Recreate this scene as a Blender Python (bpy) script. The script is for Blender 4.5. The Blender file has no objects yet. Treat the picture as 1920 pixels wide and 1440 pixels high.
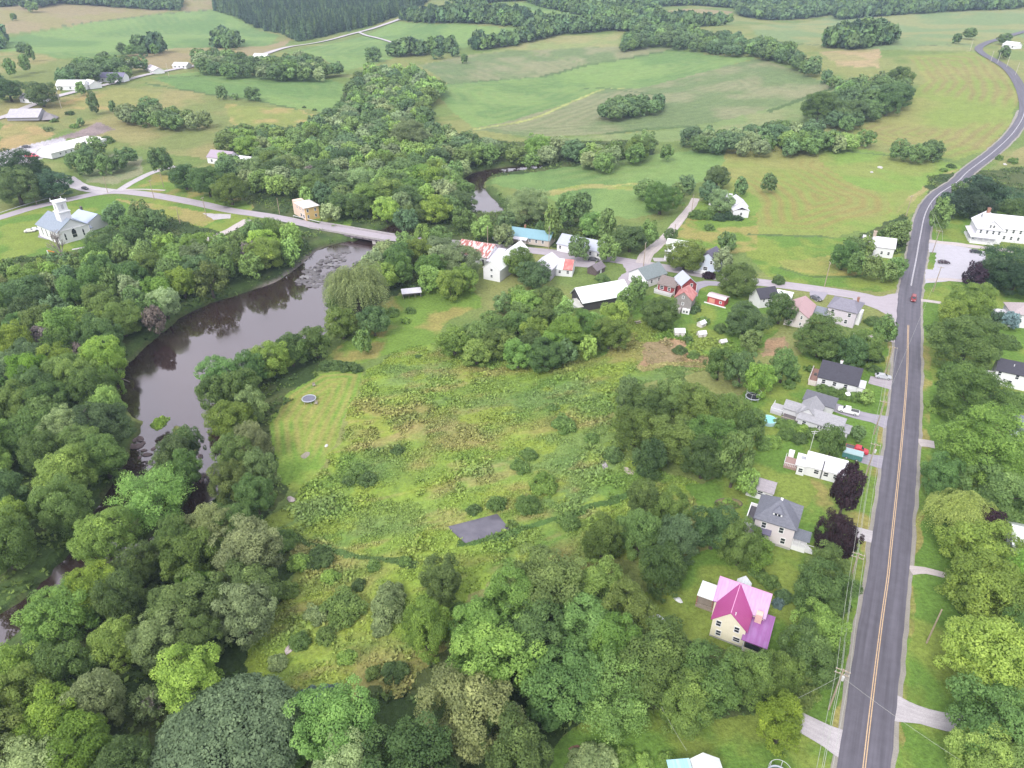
import bpy, math, random
import numpy as np
from mathutils import Vector

# ------------------------------------------------------------------ basics
scene = bpy.context.scene
C = scene.collection
F, H, PIT = 1334.0, 110.0, math.radians(31.5)
SP, CP = math.sin(PIT), math.cos(PIT)
R_ = math.radians
rng = random.Random(7)
nrg = np.random.default_rng(11)


def P(u, v, z=0.0):
    """photograph pixel -> point of the level plane at height z (flat valley floor)"""
    a = (u - 960) / F; b = (v - 720) / F
    t = (H - z) / (SP + b * CP)
    return (a * t, t * (CP - b * SP), z)


def proj(x, y, z):
    """world -> photograph pixel (used only to choose level of detail and wording)"""
    d = y * CP + (H - z) * SP
    up = (z - H) * CP + y * SP
    return 960 + F * x / d, 720 - F * up / d, d


def sstep(a, b, x):
    t = np.clip((x - a) / (b - a), 0, 1)
    return t * t * (3 - 2 * t)


# ------------------------------------------------------------------ numpy noise
_perm = np.random.default_rng(3).random(65536)


def _lat(ix, iy, s):
    return _perm[(ix * 374761393 + iy * 668265263 + s * 974634777) & 65535]


def vnoise(x, y, s=0):
    x = np.asarray(x, float); y = np.asarray(y, float)
    ix = np.floor(x).astype(np.int64); iy = np.floor(y).astype(np.int64)
    fx = x - ix; fy = y - iy
    fx = fx * fx * (3 - 2 * fx); fy = fy * fy * (3 - 2 * fy)
    a = _lat(ix, iy, s); b = _lat(ix + 1, iy, s); c = _lat(ix, iy + 1, s); d = _lat(ix + 1, iy + 1, s)
    return (a + (b - a) * fx) * (1 - fy) + (c + (d - c) * fx) * fy


def fbm(x, y, s=0, o=4):
    t = 0; a = 1; n = 0
    for k in range(o):
        t = t + a * vnoise(x * 2 ** k + 13.7 * k, y * 2 ** k - 7.1 * k, s + k); n += a; a *= .5
    return t / n


# ------------------------------------------------------------------ polygons
def inside(poly, x, y):
    r = np.zeros(x.shape, bool); n = len(poly)
    for i in range(n):
        x0, y0 = poly[i][:2]; x1, y1 = poly[(i + 1) % n][:2]
        if y0 == y1: continue
        c = ((y0 > y) != (y1 > y)) & (x < (x1 - x0) * (y - y0) / (y1 - y0) + x0)
        r ^= c
    return r


def segdist(pts, x, y, closed):
    d = np.full(x.shape, 1e9); n = len(pts)
    for i in range(n if closed else n - 1):
        x0, y0 = pts[i][:2]; x1, y1 = pts[(i + 1) % n][:2]
        dx, dy = x1 - x0, y1 - y0; L = dx * dx + dy * dy + 1e-9
        t = np.clip(((x - x0) * dx + (y - y0) * dy) / L, 0, 1)
        d = np.minimum(d, np.hypot(x - x0 - t * dx, y - y0 - t * dy))
    return d


def smooth_line(pts, step):
    """Catmull-Rom through the points, resampled"""
    pts = [np.array(p[:2], float) for p in pts]
    ps = [2 * pts[0] - pts[1]] + pts + [2 * pts[-1] - pts[-2]]
    out = []
    for i in range(1, len(ps) - 2):
        a, b, c, d = ps[i - 1:i + 3]
        n = max(2, int(np.linalg.norm(c - b) / step))
        for k in range(n):
            t = k / n
            out.append(.5 * ((2 * b) + (c - a) * t + (2 * a - 5 * b + 4 * c - d) * t * t + (3 * b - a - 3 * c + d) * t ** 3))
    out.append(ps[-2])
    return np.array(out)


# ------------------------------------------------------------------ the river (world outlines)
def PW(l, z=0.0): return [P(u, v, z) for u, v in l]
RIV_POLY = PW([(652, 452), (600, 466), (560, 500), (520, 528), (470, 546), (410, 563), (350, 588), (300, 628), (262, 662),
               (234, 690), (213, 716), (222, 748), (240, 777), (268, 790), (262, 812), (246, 840), (240, 870), (268, 892), (300, 860), (330, 800),
               (352, 800), (372, 850), (360, 900), (372, 925), (402, 920), (418, 880), (410, 840), (420, 790), (412, 745), (430, 708), (480, 678), (540, 655), (600, 632),
               (640, 590), (640, 540), (660, 500), (700, 470), (720, 455)], -2.2)
RIV_LINES = [(PW([(255, 880), (225, 925), (205, 960), (170, 1020), (120, 1085), (55, 1140), (-20, 1200), (-140, 1290)], -2.2), 3.4),
             (PW([(388, 915), (345, 980), (270, 1035), (170, 1030)], -2.2), 3.2),
             (PW([(690, 455), (760, 425), (830, 405), (905, 388)], -2.2), 6.0),
             (PW([(960, 318), (905, 327), (884, 350), (906, 380), (920, 394)], -2.2), 6.5),
             (PW([(905, 327), (960, 319), (1003, 313)], -2.2), 6.0)]
POND = PW([(838, 985), (932, 961), (957, 991), (873, 1016)])


def river_sd(x, y):
    sd = np.full(x.shape, 99.0)
    m = (x > -330) & (x < 120) & (y > 30) & (y < 560)
    if m.any():
        xx, yy = x[m], y[m]
        d = segdist(RIV_POLY, xx, yy, True)
        s = np.where(inside(RIV_POLY, xx, yy), -d, d)
        for l, w in RIV_LINES:
            s = np.minimum(s, segdist(smooth_line(l, 6), xx, yy, False) - w)
        sd[m] = s + (fbm(xx / 3, yy / 3, 5, 2) - .5) * 1.6
    return sd


def height(x, y):
    x = np.asarray(x, float); y = np.asarray(y, float)
    d = np.hypot(x, y)
    w = sstep(430, 820, d)
    h = w * (13 + 10 * np.sin(x / 130 + 1.3) * np.sin(y / 170 + .4) + 7 * np.sin(x / 290 + y / 240 + 2) + 3.2 * np.sin(x / 61 - y / 83) * np.sin(y / 97 + .5))
    h = h + sstep(1000, 3200, d) * 70
    h = h + .25 * (fbm(x / 40, y / 40, 21, 2) - .5) * sstep(250, 330, d) * 0
    return h


def ground(x, y):
    x = np.asarray(x, float); y = np.asarray(y, float)
    h = height(x, y)
    sd = river_sd(x, y)
    h = h - 3.6 * sstep(5, -3.5, sd)
    m = (np.abs(x + 8) < 40) & (np.abs(y - 120) < 40)
    if m.any():
        d = segdist(POND, x[m], y[m], True); s = np.where(inside(POND, x[m], y[m]), -d, d)
        h = h.copy(); h[m] -= 1.0 * sstep(.35, -.35, s)
    return h


_ts = 85 * 1.008 ** np.arange(480)


def G(u, v, dz=0.0):
    """photograph pixel -> point dz above the terrain"""
    a = (u - 960) / F; b = (v - 720) / F
    X = a * _ts; Y = _ts * (CP - b * SP); Z = H - _ts * (SP + b * CP)
    f = Z - height(X, Y) - dz
    k = np.argmax(f < 0)
    if f[k] >= 0: k = len(_ts) - 1
    lo, hi = _ts[max(k - 1, 0)], _ts[k]
    for _ in range(24):
        m = (lo + hi) / 2
        if H - m * (SP + b * CP) - float(height(a * m, m * (CP - b * SP))) - dz < 0: hi = m
        else: lo = m
    return (a * hi, hi * (CP - b * SP), float(height(a * hi, hi * (CP - b * SP))))


def GW(l): return [G(u, v) for u, v in l]


# ------------------------------------------------------------------ object helpers
def tag(o, label=None, cat=None, group=None, kind=None):
    if label: o['label'] = label
    if cat: o['category'] = cat
    if group: o['group'] = group
    if kind: o['kind'] = kind
    return o


def thing(name, loc, rz=0.0, label=None, cat=None, group=None):
    o = bpy.data.objects.new(name, None); C.objects.link(o)
    o.location = loc; o.rotation_euler = (0, 0, rz); o.empty_display_size = .5
    return tag(o, label, cat, group)


def link(name, me, parent=None):
    o = bpy.data.objects.new(name, me); C.objects.link(o)
    if parent is not None: o.parent = parent
    return o


def np_mesh(name, V, Q, mats=(), attrs=None, midx=None, smooth=False):
    """mesh from arrays; Q is (n,3) or (n,4) int"""
    me = bpy.data.meshes.new(name)
    V = np.asarray(V, np.float32); Q = np.asarray(Q, np.int32)
    k = Q.shape[1]
    me.vertices.add(len(V)); me.vertices.foreach_set('co', V.ravel())
    me.loops.add(Q.size); me.loops.foreach_set('vertex_index', Q.ravel())
    me.polygons.add(len(Q)); me.polygons.foreach_set('loop_start', np.arange(0, Q.size, k, dtype=np.int32))
    me.polygons.foreach_set('loop_total', np.full(len(Q), k, np.int32))
    if midx is not None: me.polygons.foreach_set('material_index', np.asarray(midx, np.int32))
    if smooth: me.polygons.foreach_set('use_smooth', np.ones(len(Q), bool))
    for m in mats: me.materials.append(m)
    for an, (dom, typ, arr) in (attrs or {}).items():
        a = me.attributes.new(an, typ, dom)
        a.data.foreach_set('color' if 'COLOR' in typ else 'value', np.asarray(arr, np.float32).ravel())
    me.update(); me.validate()
    return me


class MB:
    """collects faces and links them as ONE mesh object"""
    def __init__(s): s.v = []; s.f = []; s.m = []

    def add(s, vs, fs, mi=0):
        n = len(s.v); s.v += [tuple(p) for p in vs]
        s.f += [tuple(i + n for i in f) for f in fs]; s.m += [mi] * len(fs)

    def box(s, x0, x1, y0, y1, z0, z1, mi=0):
        s.add([(x0, y0, z0), (x1, y0, z0), (x1, y1, z0), (x0, y1, z0), (x0, y0, z1), (x1, y0, z1), (x1, y1, z1), (x0, y1, z1)],
              [(3, 2, 1, 0), (4, 5, 6, 7), (0, 1, 5, 4), (1, 2, 6, 5), (2, 3, 7, 6), (3, 0, 4, 7)], mi)

    def extr(s, prof, axis, lo, hi, mi=0):
        """profile of (a, z) pairs extruded along x (a is y) or along y (a is x)"""
        n = len(prof)
        g = (lambda t, p: (t, p[0], p[1])) if axis == 'x' else (lambda t, p: (p[0], t, p[1]))
        vs = [g(lo, p) for p in prof] + [g(hi, p) for p in prof]
        fs = [tuple(range(n - 1, -1, -1)), tuple(range(n, 2 * n))] + [(i, (i + 1) % n, n + (i + 1) % n, n + i) for i in range(n)]
        s.add(vs, fs, mi)

    def gable(s, x0, x1, y0, y1, z0, ze, zr, axis='x', at=None, mi=0):
        a0, a1, b0, b1 = (y0, y1, x0, x1) if axis == 'x' else (x0, x1, y0, y1)
        m = (a0 + a1) / 2 if at is None else at
        s.extr([(a0, z0), (a1, z0), (a1, ze - .1), (m, zr - .1), (a0, ze - .1)], axis, b0, b1, mi)

    def groof(s, x0, x1, y0, y1, ze, zr, axis='x', at=None, oh=.35, th=.18, og=.3, mi=0):
        a0, a1, b0, b1 = (y0, y1, x0, x1) if axis == 'x' else (x0, x1, y0, y1)
        m = (a0 + a1) / 2 if at is None else at
        k0 = (zr - ze) / (m - a0); k1 = (zr - ze) / (a1 - m)
        s.extr([(a0 - oh, ze - oh * k0), (a0 - oh, ze - oh * k0 - th), (m, zr - th), (a1 + oh, ze - oh * k1 - th), (a1 + oh, ze - oh * k1), (m, zr)],
               axis, b0 - og, b1 + og, mi)

    def shed(s, x0, x1, y0, y1, z0, z1, axis='y', oh=.25, th=.15, mi=0):
        """single slope: height z0 at the low end, z1 at the high end of the axis"""
        if axis == 'y': s.extr([(y0, z0), (y1, z1), (y1, z1 + th), (y0, z0 + th)], 'x', x0 - oh, x1 + oh, mi)
        else: s.extr([(x0, z0), (x1, z1), (x1, z1 + th), (x0, z0 + th)], 'y', y0 - oh, y1 + oh, mi)

    def hip(s, x0, x1, y0, y1, ze, zr, rx0, rx1, ry0, ry1, oh=.45, th=.2, mi=0):
        x0 -= oh; x1 += oh; y0 -= oh; y1 += oh
        vs = [(x0, y0, ze), (x1, y0, ze), (x1, y1, ze), (x0, y1, ze), (x0, y0, ze - th), (x1, y0, ze - th), (x1, y1, ze - th), (x0, y1, ze - th),
              (rx0, ry0, zr), (rx1, ry1, zr)]
        if abs(ry1 - ry0) < .01:
            fs = [(0, 1, 9, 8), (1, 2, 9), (2, 3, 8, 9), (3, 0, 8)]
        else:
            fs = [(0, 1, 8), (1, 2, 9, 8), (2, 3, 9), (3, 0, 8, 9)]
        s.add(vs, fs + [(0, 4, 5, 1), (1, 5, 6, 2), (2, 6, 7, 3), (3, 7, 4, 0), (7, 6, 5, 4)], mi)

    def tube(s, pts, radii, n=6, mi=0, cap=True):
        pts = [Vector(p) for p in pts]; rings = []
        if not hasattr(radii, '__len__'): radii = [radii] * len(pts)
        for i, p in enumerate(pts):
            d = (pts[min(i + 1, len(pts) - 1)] - pts[max(i - 1, 0)])
            d = d.normalized() if d.length > 1e-6 else Vector((0, 0, 1))
            a = Vector((0, 0, 1)) if abs(d.z) < .9 else Vector((1, 0, 0))
            e1 = d.cross(a).normalized(); e2 = d.cross(e1)
            rings.append([p + (e1 * math.cos(2 * math.pi * k / n) + e2 * math.sin(2 * math.pi * k / n)) * radii[i] for k in range(n)])
        vs = [q for r in rings for q in r]; fs = []
        for i in range(len(pts) - 1):
            for k in range(n):
                fs.append((i * n + k, i * n + (k + 1) % n, (i + 1) * n + (k + 1) % n, (i + 1) * n + k))
        if cap: fs += [tuple(range(n - 1, -1, -1)), tuple(range((len(pts) - 1) * n, len(pts) * n))]
        s.add(vs, fs, mi)

    def cyl(s, x, y, z0, z1, r0, r1=None, n=12, mi=0):
        s.tube([(x, y, z0), (x, y, z1)], [r0, r0 if r1 is None else r1], n, mi)

    def mesh(s, name, *mats):
        me = bpy.data.meshes.new(name)
        me.from_pydata(s.v, [], s.f)
        for m in mats: me.materials.append(m)
        if len(mats) > 1: me.polygons.foreach_set('material_index', s.m)
        import bmesh as _b
        b = _b.new(); b.from_mesh(me); _b.ops.recalc_face_normals(b, faces=b.faces); b.to_mesh(me); b.free()
        me.update()
        return me

    def build(s, name, mat, parent=None):
        return link(name, s.mesh(name, *(mat if isinstance(mat, (list, tuple)) else [mat])), parent)


# ------------------------------------------------------------------ materials
def new_mat(name):
    m = bpy.data.materials.new(name); m.use_nodes = True
    nt = m.node_tree; b = nt.nodes['Principled BSDF']
    return m, nt, b


def N(nt, typ, **k):
    n = nt.nodes.new(typ)
    for a, v in k.items(): setattr(n, a, v)
    return n


def mixc(nt, fac, a, b, mode='MIX'):
    n = N(nt, 'ShaderNodeMix', data_type='RGBA', blend_type=mode)
    for sock, val in ((n.inputs[0], fac), (n.inputs[6], a), (n.inputs[7], b)):
        if isinstance(val, bpy.types.NodeSocket): nt.links.new(val, sock)
        elif isinstance(val, (int, float)): sock.default_value = val
        else: sock.default_value = (*val, 1)
    return n.outputs[2]


_mc = {}


def mat(name, rgb, rough=.8, var=.18, scale=.8, rib=None, ribw=.5, rib_amt=.12, spec=.3, metal=0.0, streak=None):
    """painted, boarded, shingled or ribbed surface with uneven wear; rib = axis of the boards or ribs"""
    if name in _mc: return _mc[name]
    m, nt, b = new_mat(name)
    tc = N(nt, 'ShaderNodeTexCoord')
    n1 = N(nt, 'ShaderNodeTexNoise'); n1.inputs['Scale'].default_value = scale; n1.inputs['Detail'].default_value = 5
    nt.links.new(tc.outputs['Object'], n1.inputs['Vector'])
    dark = tuple(c * (1 - var) for c in rgb); lite = tuple(min(1, c * (1 + var * .7)) for c in rgb)
    col = mixc(nt, n1.outputs['Fac'], dark, lite)
    n2 = N(nt, 'ShaderNodeTexNoise'); n2.inputs['Scale'].default_value = 6; n2.inputs['Detail'].default_value = 3
    nt.links.new(tc.outputs['Object'], n2.inputs['Vector'])
    mr = N(nt, 'ShaderNodeMapRange'); mr.inputs[1].default_value = .3; mr.inputs[2].default_value = .75; mr.inputs[3].default_value = 1 - var * .8; mr.inputs[4].default_value = 1 + var * .3
    nt.links.new(n2.outputs['Fac'], mr.inputs[0])
    col = mixc(nt, 1.0, col, mr.outputs[0], 'MULTIPLY')
    if rib:
        wv = N(nt, 'ShaderNodeTexWave', wave_type='BANDS', bands_direction=rib.upper(), wave_profile='SAW')
        wv.inputs['Scale'].default_value = 2 * math.pi / (20 * ribw) ; wv.inputs['Distortion'].default_value = .05
        nt.links.new(tc.outputs['Object'], wv.inputs['Vector'])
        cr = N(nt, 'ShaderNodeMapRange'); cr.inputs[1].default_value = 0; cr.inputs[2].default_value = .25
        cr.inputs[3].default_value = 1 - rib_amt; cr.inputs[4].default_value = 1
        nt.links.new(wv.outputs['Fac'], cr.inputs[0])
        col = mixc(nt, 1.0, col, cr.outputs[0], 'MULTIPLY')
        bp = N(nt, 'ShaderNodeBump'); bp.inputs['Strength'].default_value = .3; bp.inputs['Distance'].default_value = .05
        nt.links.new(wv.outputs['Fac'], bp.inputs['Height']); nt.links.new(bp.outputs[0], b.inputs['Normal'])
    if streak:
        mp = N(nt, 'ShaderNodeMapping'); mp.inputs['Scale'].default_value = streak[1]
        nt.links.new(tc.outputs['Object'], mp.inputs['Vector'])
        n3 = N(nt, 'ShaderNodeTexNoise'); n3.inputs['Scale'].default_value = 1; n3.inputs['Detail'].default_value = 4
        nt.links.new(mp.outputs[0], n3.inputs['Vector'])
        rr = N(nt, 'ShaderNodeMapRange'); rr.inputs[1].default_value = .45; rr.inputs[2].default_value = .6
        nt.links.new(n3.outputs['Fac'], rr.inputs[0])
        col = mixc(nt, rr.outputs[0], col, streak[0])
    nt.links.new(col, b.inputs['Base Color'])
    b.inputs['Roughness'].default_value = rough; b.inputs['Specular IOR Level'].default_value = spec
    b.inputs['Metallic'].default_value = metal
    _mc[name] = m
    return m


def glass():
    return mat('window glass', (.03, .035, .045), rough=.12, var=.2, spec=.6)


def obj_colour_mat(name, rough=.35, spec=.5):
    """paint that takes the object's own colour"""
    if name in _mc: return _mc[name]
    m, nt, b = new_mat(name)
    oi = N(nt, 'ShaderNodeObjectInfo')
    tc = N(nt, 'ShaderNodeTexCoord'); n1 = N(nt, 'ShaderNodeTexNoise'); n1.inputs['Scale'].default_value = 3
    nt.links.new(tc.outputs['Object'], n1.inputs['Vector'])
    mr = N(nt, 'ShaderNodeMapRange'); mr.inputs[3].default_value = .85; mr.inputs[4].default_value = 1.1
    nt.links.new(n1.outputs['Fac'], mr.inputs[0])
    nt.links.new(mixc(nt, 1.0, oi.outputs['Color'], mr.outputs[0], 'MULTIPLY'), b.inputs['Base Color'])
    b.inputs['Roughness'].default_value = rough; b.inputs['Specular IOR Level'].default_value = spec
    _mc[name] = m
    return m
# ------------------------------------------------------------------ land cover (albedo of what grows or lies there)
def A3(c): return np.array(c, float)
def two(c0, c1, sc, seed, lo=.42, hi=.6, o=4, st=(1, 1)):
    return lambda x, y: A3(c0) + (A3(c1) - A3(c0)) * sstep(lo, hi, fbm(x / sc * st[0], y / sc * st[1], seed, o))[:, None]
def rows(base, alt, spacing, amt=.5, jit=1.2):
    """mowing or haying rounds that follow the field's edge; needs the distance to that edge"""
    def f(x, y, sd):
        c = base(x, y)
        s = .5 + .5 * np.sin(2 * np.pi * (sd + jit * fbm(x / 25, y / 25, 40, 2) * 3) / spacing)
        w = s * amt * sstep(.3, .6, fbm(x / 60, y / 60, 41, 3))
        return c + (A3(alt) - c) * w[:, None]
    f.sd = True
    return f


LAWN = two((.105, .185, .035), (.165, .215, .045), 11, 1)
LAWN_DRY = two((.125, .20, .038), (.235, .215, .07), 9, 2, .45, .62)
GREEN_FIELD = rows(two((.108, .183, .058), (.148, .228, .07), 60, 3), (.175, .235, .08), 13, .55, 3)
PASTURE = two((.15, .18, .06), (.222, .205, .085), 45, 4, .4, .64)
TAN_FIELD = two((.235, .195, .105), (.22, .20, .085), 50, 5)
CORN = rows(two((.125, .17, .07), (.20, .205, .11), 34, 6, .38, .62), (.10, .145, .06), 9, .5, 2)
HAY = two((.175, .225, .055), (.215, .222, .072), 45, 7, .4, .65)
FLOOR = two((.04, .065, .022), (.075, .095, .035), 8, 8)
DIRT = two((.30, .20, .12), (.23, .18, .10), 5, 9)
GRAVEL = two((.44, .42, .45), (.36, .34, .36), 5, 10)
ROCK = two((.13, .11, .11), (.22, .19, .18), 4, 12)


def MEADOW(x, y):
    u = x * .93 + y * .36; v = -x * .36 + y * .93
    c = two((.125, .215, .045), (.165, .24, .05), 12, 30)(x, y)
    for col, sx, sy, sd, lo, hi, am in (((.205, .290, .050), 24, 14, 31, .38, .62, .95), ((.145, .215, .075), 20, 11, 32, .5, .74, .7), ((.285, .235, .09), 26, 12, 33, .47, .68, .72),
                                        ((.225, .29, .048), 8, 5, 34, .55, .72, .8), ((.095, .165, .04), 7, 5, 35, .56, .74, .45), ((.32, .25, .115), 10, 4, 36, .58, .8, .5)):
        w = sstep(lo, hi, fbm(u / sx, v / sy, sd, 5))[:, None] * am
        c = c + (A3(col) - c) * w
    return c * .88


BASE = two((.125, .175, .05), (.185, .20, .07), 40, 13, .4, .62)
LAYERS = []
def layer(poly, fn, rough=1.0, z=None): LAYERS.append((GW(poly), fn, rough))

# ---- distant fields
layer([(-200, 60), (0, 12), (90, -5), (330, 2), (322, 20), (270, 28), (130, 50), (0, 66), (-200, 110)], TAN_FIELD, 4)
layer([(-200, 110), (0, 75), (20, 70), (130, 50), (300, 25), (400, 18), (462, 45), (525, 66), (500, 86), (330, 90), (280, 100), (180, 106), (100, 110), (60, 96), (0, 96)], GREEN_FIELD, 3)
layer([(230, 108), (330, 90), (500, 86), (548, 68), (510, 100), (470, 112), (360, 128), (250, 130)], TAN_FIELD, 3)
layer([(320, 0), (400, 0), (405, 18), (330, 22)], TAN_FIELD, 3)
layer([(-250, 100), (0, 96), (110, 112), (200, 108), (150, 150), (110, 178), (0, 220), (-250, 290)], PASTURE, 3)
layer([(0, 225), (110, 184), (225, 160), (340, 170), (480, 190), (600, 210), (560, 240), (420, 250), (400, 300), (330, 290), (200, 260), (120, 240), (60, 280), (0, 290)], PASTURE, 3)
layer([(100, 195), (225, 163), (300, 175), (270, 195), (200, 205), (120, 205)], two((.20, .205, .07), (.28, .215, .09), 25, 14), 3)
layer([(0, 235), (60, 232), (100, 250), (80, 268), (0, 285)], two((.29, .22, .10), (.23, .21, .08), 20, 15), 3)
layer([(420, 195), (560, 205), (600, 220), (570, 245), (500, 255), (440, 245)], two((.27, .23, .09), (.18, .21, .06), 15, 15), 3)
layer([(282, 146), (390, 132), (480, 142), (600, 145), (650, 160), (646, 205), (605, 210), (480, 188), (340, 168)], GREEN_FIELD, 2)
layer([(535, 100), (740, 40), (900, 48), (1000, 58), (965, 75), (870, 90), (760, 100), (650, 132), (600, 108)], GREEN_FIELD, 2)
layer([(930, 20), (1000, 0), (1060, 20), (1140, 38), (1090, 48), (1000, 40)], GREEN_FIELD, 2)
layer([(1060, -5), (1190, -5), (1180, 20), (1120, 20)], GREEN_FIELD, 2)
layer([(790, 120), (860, 106), (960, 88), (1040, 68), (1165, 62), (1158, 86), (1000, 92), (900, 104)], two((.19, .225, .085), (.235, .23, .10), 40, 16), 2)
layer([(785, 122), (860, 106), (960, 94), (1100, 88), (1262, 90), (1190, 108), (1100, 122), (1020, 143), (900, 152), (840, 158)], CORN, 2)
layer([(815, 165), (842, 156), (900, 151), (1020, 143), (1100, 122), (1190, 108), (1262, 92), (1420, 108), (1300, 142), (1200, 165), (1130, 168), (1080, 190), (960, 228), (890, 240), (850, 212)], GREEN_FIELD, 2)
layer([(880, 243), (960, 226), (1080, 190), (1130, 168), (1200, 165), (1300, 140), (1420, 110), (1520, 145), (1572, 160), (1500, 185), (1440, 208), (1300, 236), (1150, 250), (1000, 258)], CORN, 2)
layer([(1300, 238), (1572, 163), (1540, 200), (1500, 240), (1400, 255), (1100, 275), (1000, 262), (1150, 252)], two((.15, .205, .075), (.19, .215, .095), 40, 17), 2)
layer([(1405, 48), (1560, 28), (1900, 18), (2100, 30), (2100, 62), (1850, 76), (1830, 96), (1560, 96), (1500, 80), (1420, 70)], two((.15, .205, .085), (.205, .22, .09), 60, 18), 3)
layer([(1535, 98), (1650, 92), (1650, 126), (1570, 124)], two((.30, .235, .13), (.24, .22, .10), 25, 19), 3)
layer([(1235, 25), (1290, 16), (1375, 22), (1360, 33), (1250, 36)], TAN_FIELD, 2)
hay = rows(HAY, (.20, .168, .07), 8, .8, 2)
layer([(1590, 245), (1640, 225), (1690, 195), (1735, 150), (1700, 105), (1850, 96), (1888, 132), (1912, 172), (1895, 236), (1850, 282), (1790, 300), (1740, 290), (1640, 265)], hay, 2)
layer([(1850, 320), (1930, 265), (2100, 260), (2100, 420), (1780, 380)], PASTURE, 2)
layer([(1870, 88), (2100, 60), (2100, 240), (1930, 190), (1900, 130)], two((.15, .20, .065), (.20, .21, .08), 40, 20), 2)
# ---- fields behind the village
layer([(900, 338), (1000, 320), (1100, 300), (1220, 290), (1365, 276), (1352, 330), (1300, 345), (1235, 400), (1180, 410), (1100, 395), (1000, 365)], GREEN_FIELD, 2)
layer([(1010, 362), (1100, 344), (1190, 350), (1188, 357), (1100, 352), (1030, 368)], two((.25, .24, .09), (.19, .23, .06), 12, 22), 1)
layer([(1365, 276), (1500, 272), (1620, 280), (1760, 300), (1800, 310), (1780, 345), (1730, 385), (1690, 420), (1560, 445), (1400, 438), (1300, 440), (1290, 400), (1352, 345)], two((.155, .235, .05), (.19, .225, .06), 30, 23), 2)
layer([(1365, 277), (1480, 275), (1535, 290), (1548, 315), (1600, 345), (1668, 372), (1672, 398), (1600, 415), (1545, 438), (1440, 435), (1408, 420), (1425, 380), (1400, 350), (1350, 330)], rows(HAY, (.215, .178, .062), 6.5, .8, 2), 2)
layer([(1680, 400), (1740, 355), (1800, 315), (1770, 325), (1700, 372)], two((.27, .24, .10), (.21, .225, .07), 14, 24), 1)
layer([(1400, 438), (1560, 446), (1690, 440), (1690, 540), (1640, 545), (1520, 535), (1440, 520), (1400, 480)], LAWN, 1.5)
layer([(1460, 490), (1560, 480), (1680, 500), (1660, 516), (1560, 518), (1480, 508)], two((.20, .22, .06), (.26, .24, .07), 9, 25), 1.5)
layer([(1290, 410), (1420, 400), (1420, 470), (1330, 480), (1230, 470)], LAWN_DRY, 1.5)
# ---- church side
layer([(-100, 420), (60, 385), (190, 366), (330, 380), (480, 408), (420, 450), (330, 470), (250, 480), (100, 520), (-100, 530)], LAWN, 1.5)
layer([(215, 372), (330, 388), (420, 405), (380, 425), (280, 400)], two((.20, .225, .055), (.25, .22, .08), 12, 26), 1)
layer([(225, 352), (290, 326), (330, 330), (440, 355), (480, 400), (380, 380), (300, 362)], LAWN_DRY, 1)
layer([(430, 340), (560, 330), (580, 420), (480, 400)], two((.13, .18, .045), (.22, .2, .075), 9, 27), 1)
layer([(145, 320), (215, 285), (265, 295), (270, 325), (215, 345), (160, 342)], two((.15, .19, .09), (.21, .215, .12), 12, 28), 1.5)
layer([(150, 245), (185, 228), (215, 242), (180, 255), (95, 262)], two((.23, .18, .175), (.18, .145, .14), 10, 29), 1)
layer([(-60, 300), (10, 282), (60, 270), (95, 262), (120, 258), (130, 275), (60, 305), (0, 310), (-60, 330)], GRAVEL, 1)
# ---- woods floor
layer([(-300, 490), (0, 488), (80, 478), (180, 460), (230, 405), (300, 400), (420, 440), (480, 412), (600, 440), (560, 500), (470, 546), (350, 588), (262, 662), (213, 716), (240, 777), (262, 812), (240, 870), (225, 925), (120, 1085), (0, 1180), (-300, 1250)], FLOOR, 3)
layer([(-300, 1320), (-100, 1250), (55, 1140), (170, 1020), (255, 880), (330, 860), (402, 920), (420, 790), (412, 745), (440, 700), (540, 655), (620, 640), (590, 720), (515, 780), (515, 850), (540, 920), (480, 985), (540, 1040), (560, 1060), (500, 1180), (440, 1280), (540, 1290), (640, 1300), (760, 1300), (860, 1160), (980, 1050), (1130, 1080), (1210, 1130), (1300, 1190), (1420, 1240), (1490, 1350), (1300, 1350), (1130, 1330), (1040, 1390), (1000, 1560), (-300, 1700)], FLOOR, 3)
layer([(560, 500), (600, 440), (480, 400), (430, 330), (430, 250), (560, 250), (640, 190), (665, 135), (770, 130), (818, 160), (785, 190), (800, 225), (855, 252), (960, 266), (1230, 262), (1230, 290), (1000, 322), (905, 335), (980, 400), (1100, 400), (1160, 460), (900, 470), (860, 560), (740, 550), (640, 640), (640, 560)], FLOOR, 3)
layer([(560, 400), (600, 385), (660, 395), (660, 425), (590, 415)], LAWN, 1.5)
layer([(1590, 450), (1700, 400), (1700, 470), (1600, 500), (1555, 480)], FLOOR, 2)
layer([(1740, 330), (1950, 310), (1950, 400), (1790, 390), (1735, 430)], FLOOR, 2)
# ---- meadow, mown grass and yards
layer([(470, 1000), (545, 935), (610, 880), (645, 790), (690, 695), (730, 660), (800, 645), (900, 660), (1000, 670), (1150, 640), (1190, 600), (1290, 620), (1440, 660), (1350, 690), (1200, 720), (1140, 780), (1190, 870), (1310, 900), (1290, 960), (1180, 1060), (1000, 1060), (900, 1090), (860, 1150), (760, 1310), (520, 1310), (430, 1290), (500, 1150), (560, 1080), (540, 1030)], MEADOW, 3)
def BANK(x, y): return two((.115, .19, .04), (.17, .23, .05), 8, 50)(x, y)
layer([(820, 660), (900, 690), (1000, 690), (1120, 670), (1180, 610), (1140, 600), (1000, 650), (880, 640)], BANK, 2)
mow = rows(two((.135, .225, .04), (.18, .235, .05), 9, 2), (.25, .225, .075), 2.6, .75, 1.0)
layer([(505, 790), (540, 740), (600, 700), (650, 694), (683, 697), (668, 742), (640, 790), (618, 850), (590, 900), (550, 925), (525, 905), (512, 850)], mow, 1)
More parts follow.
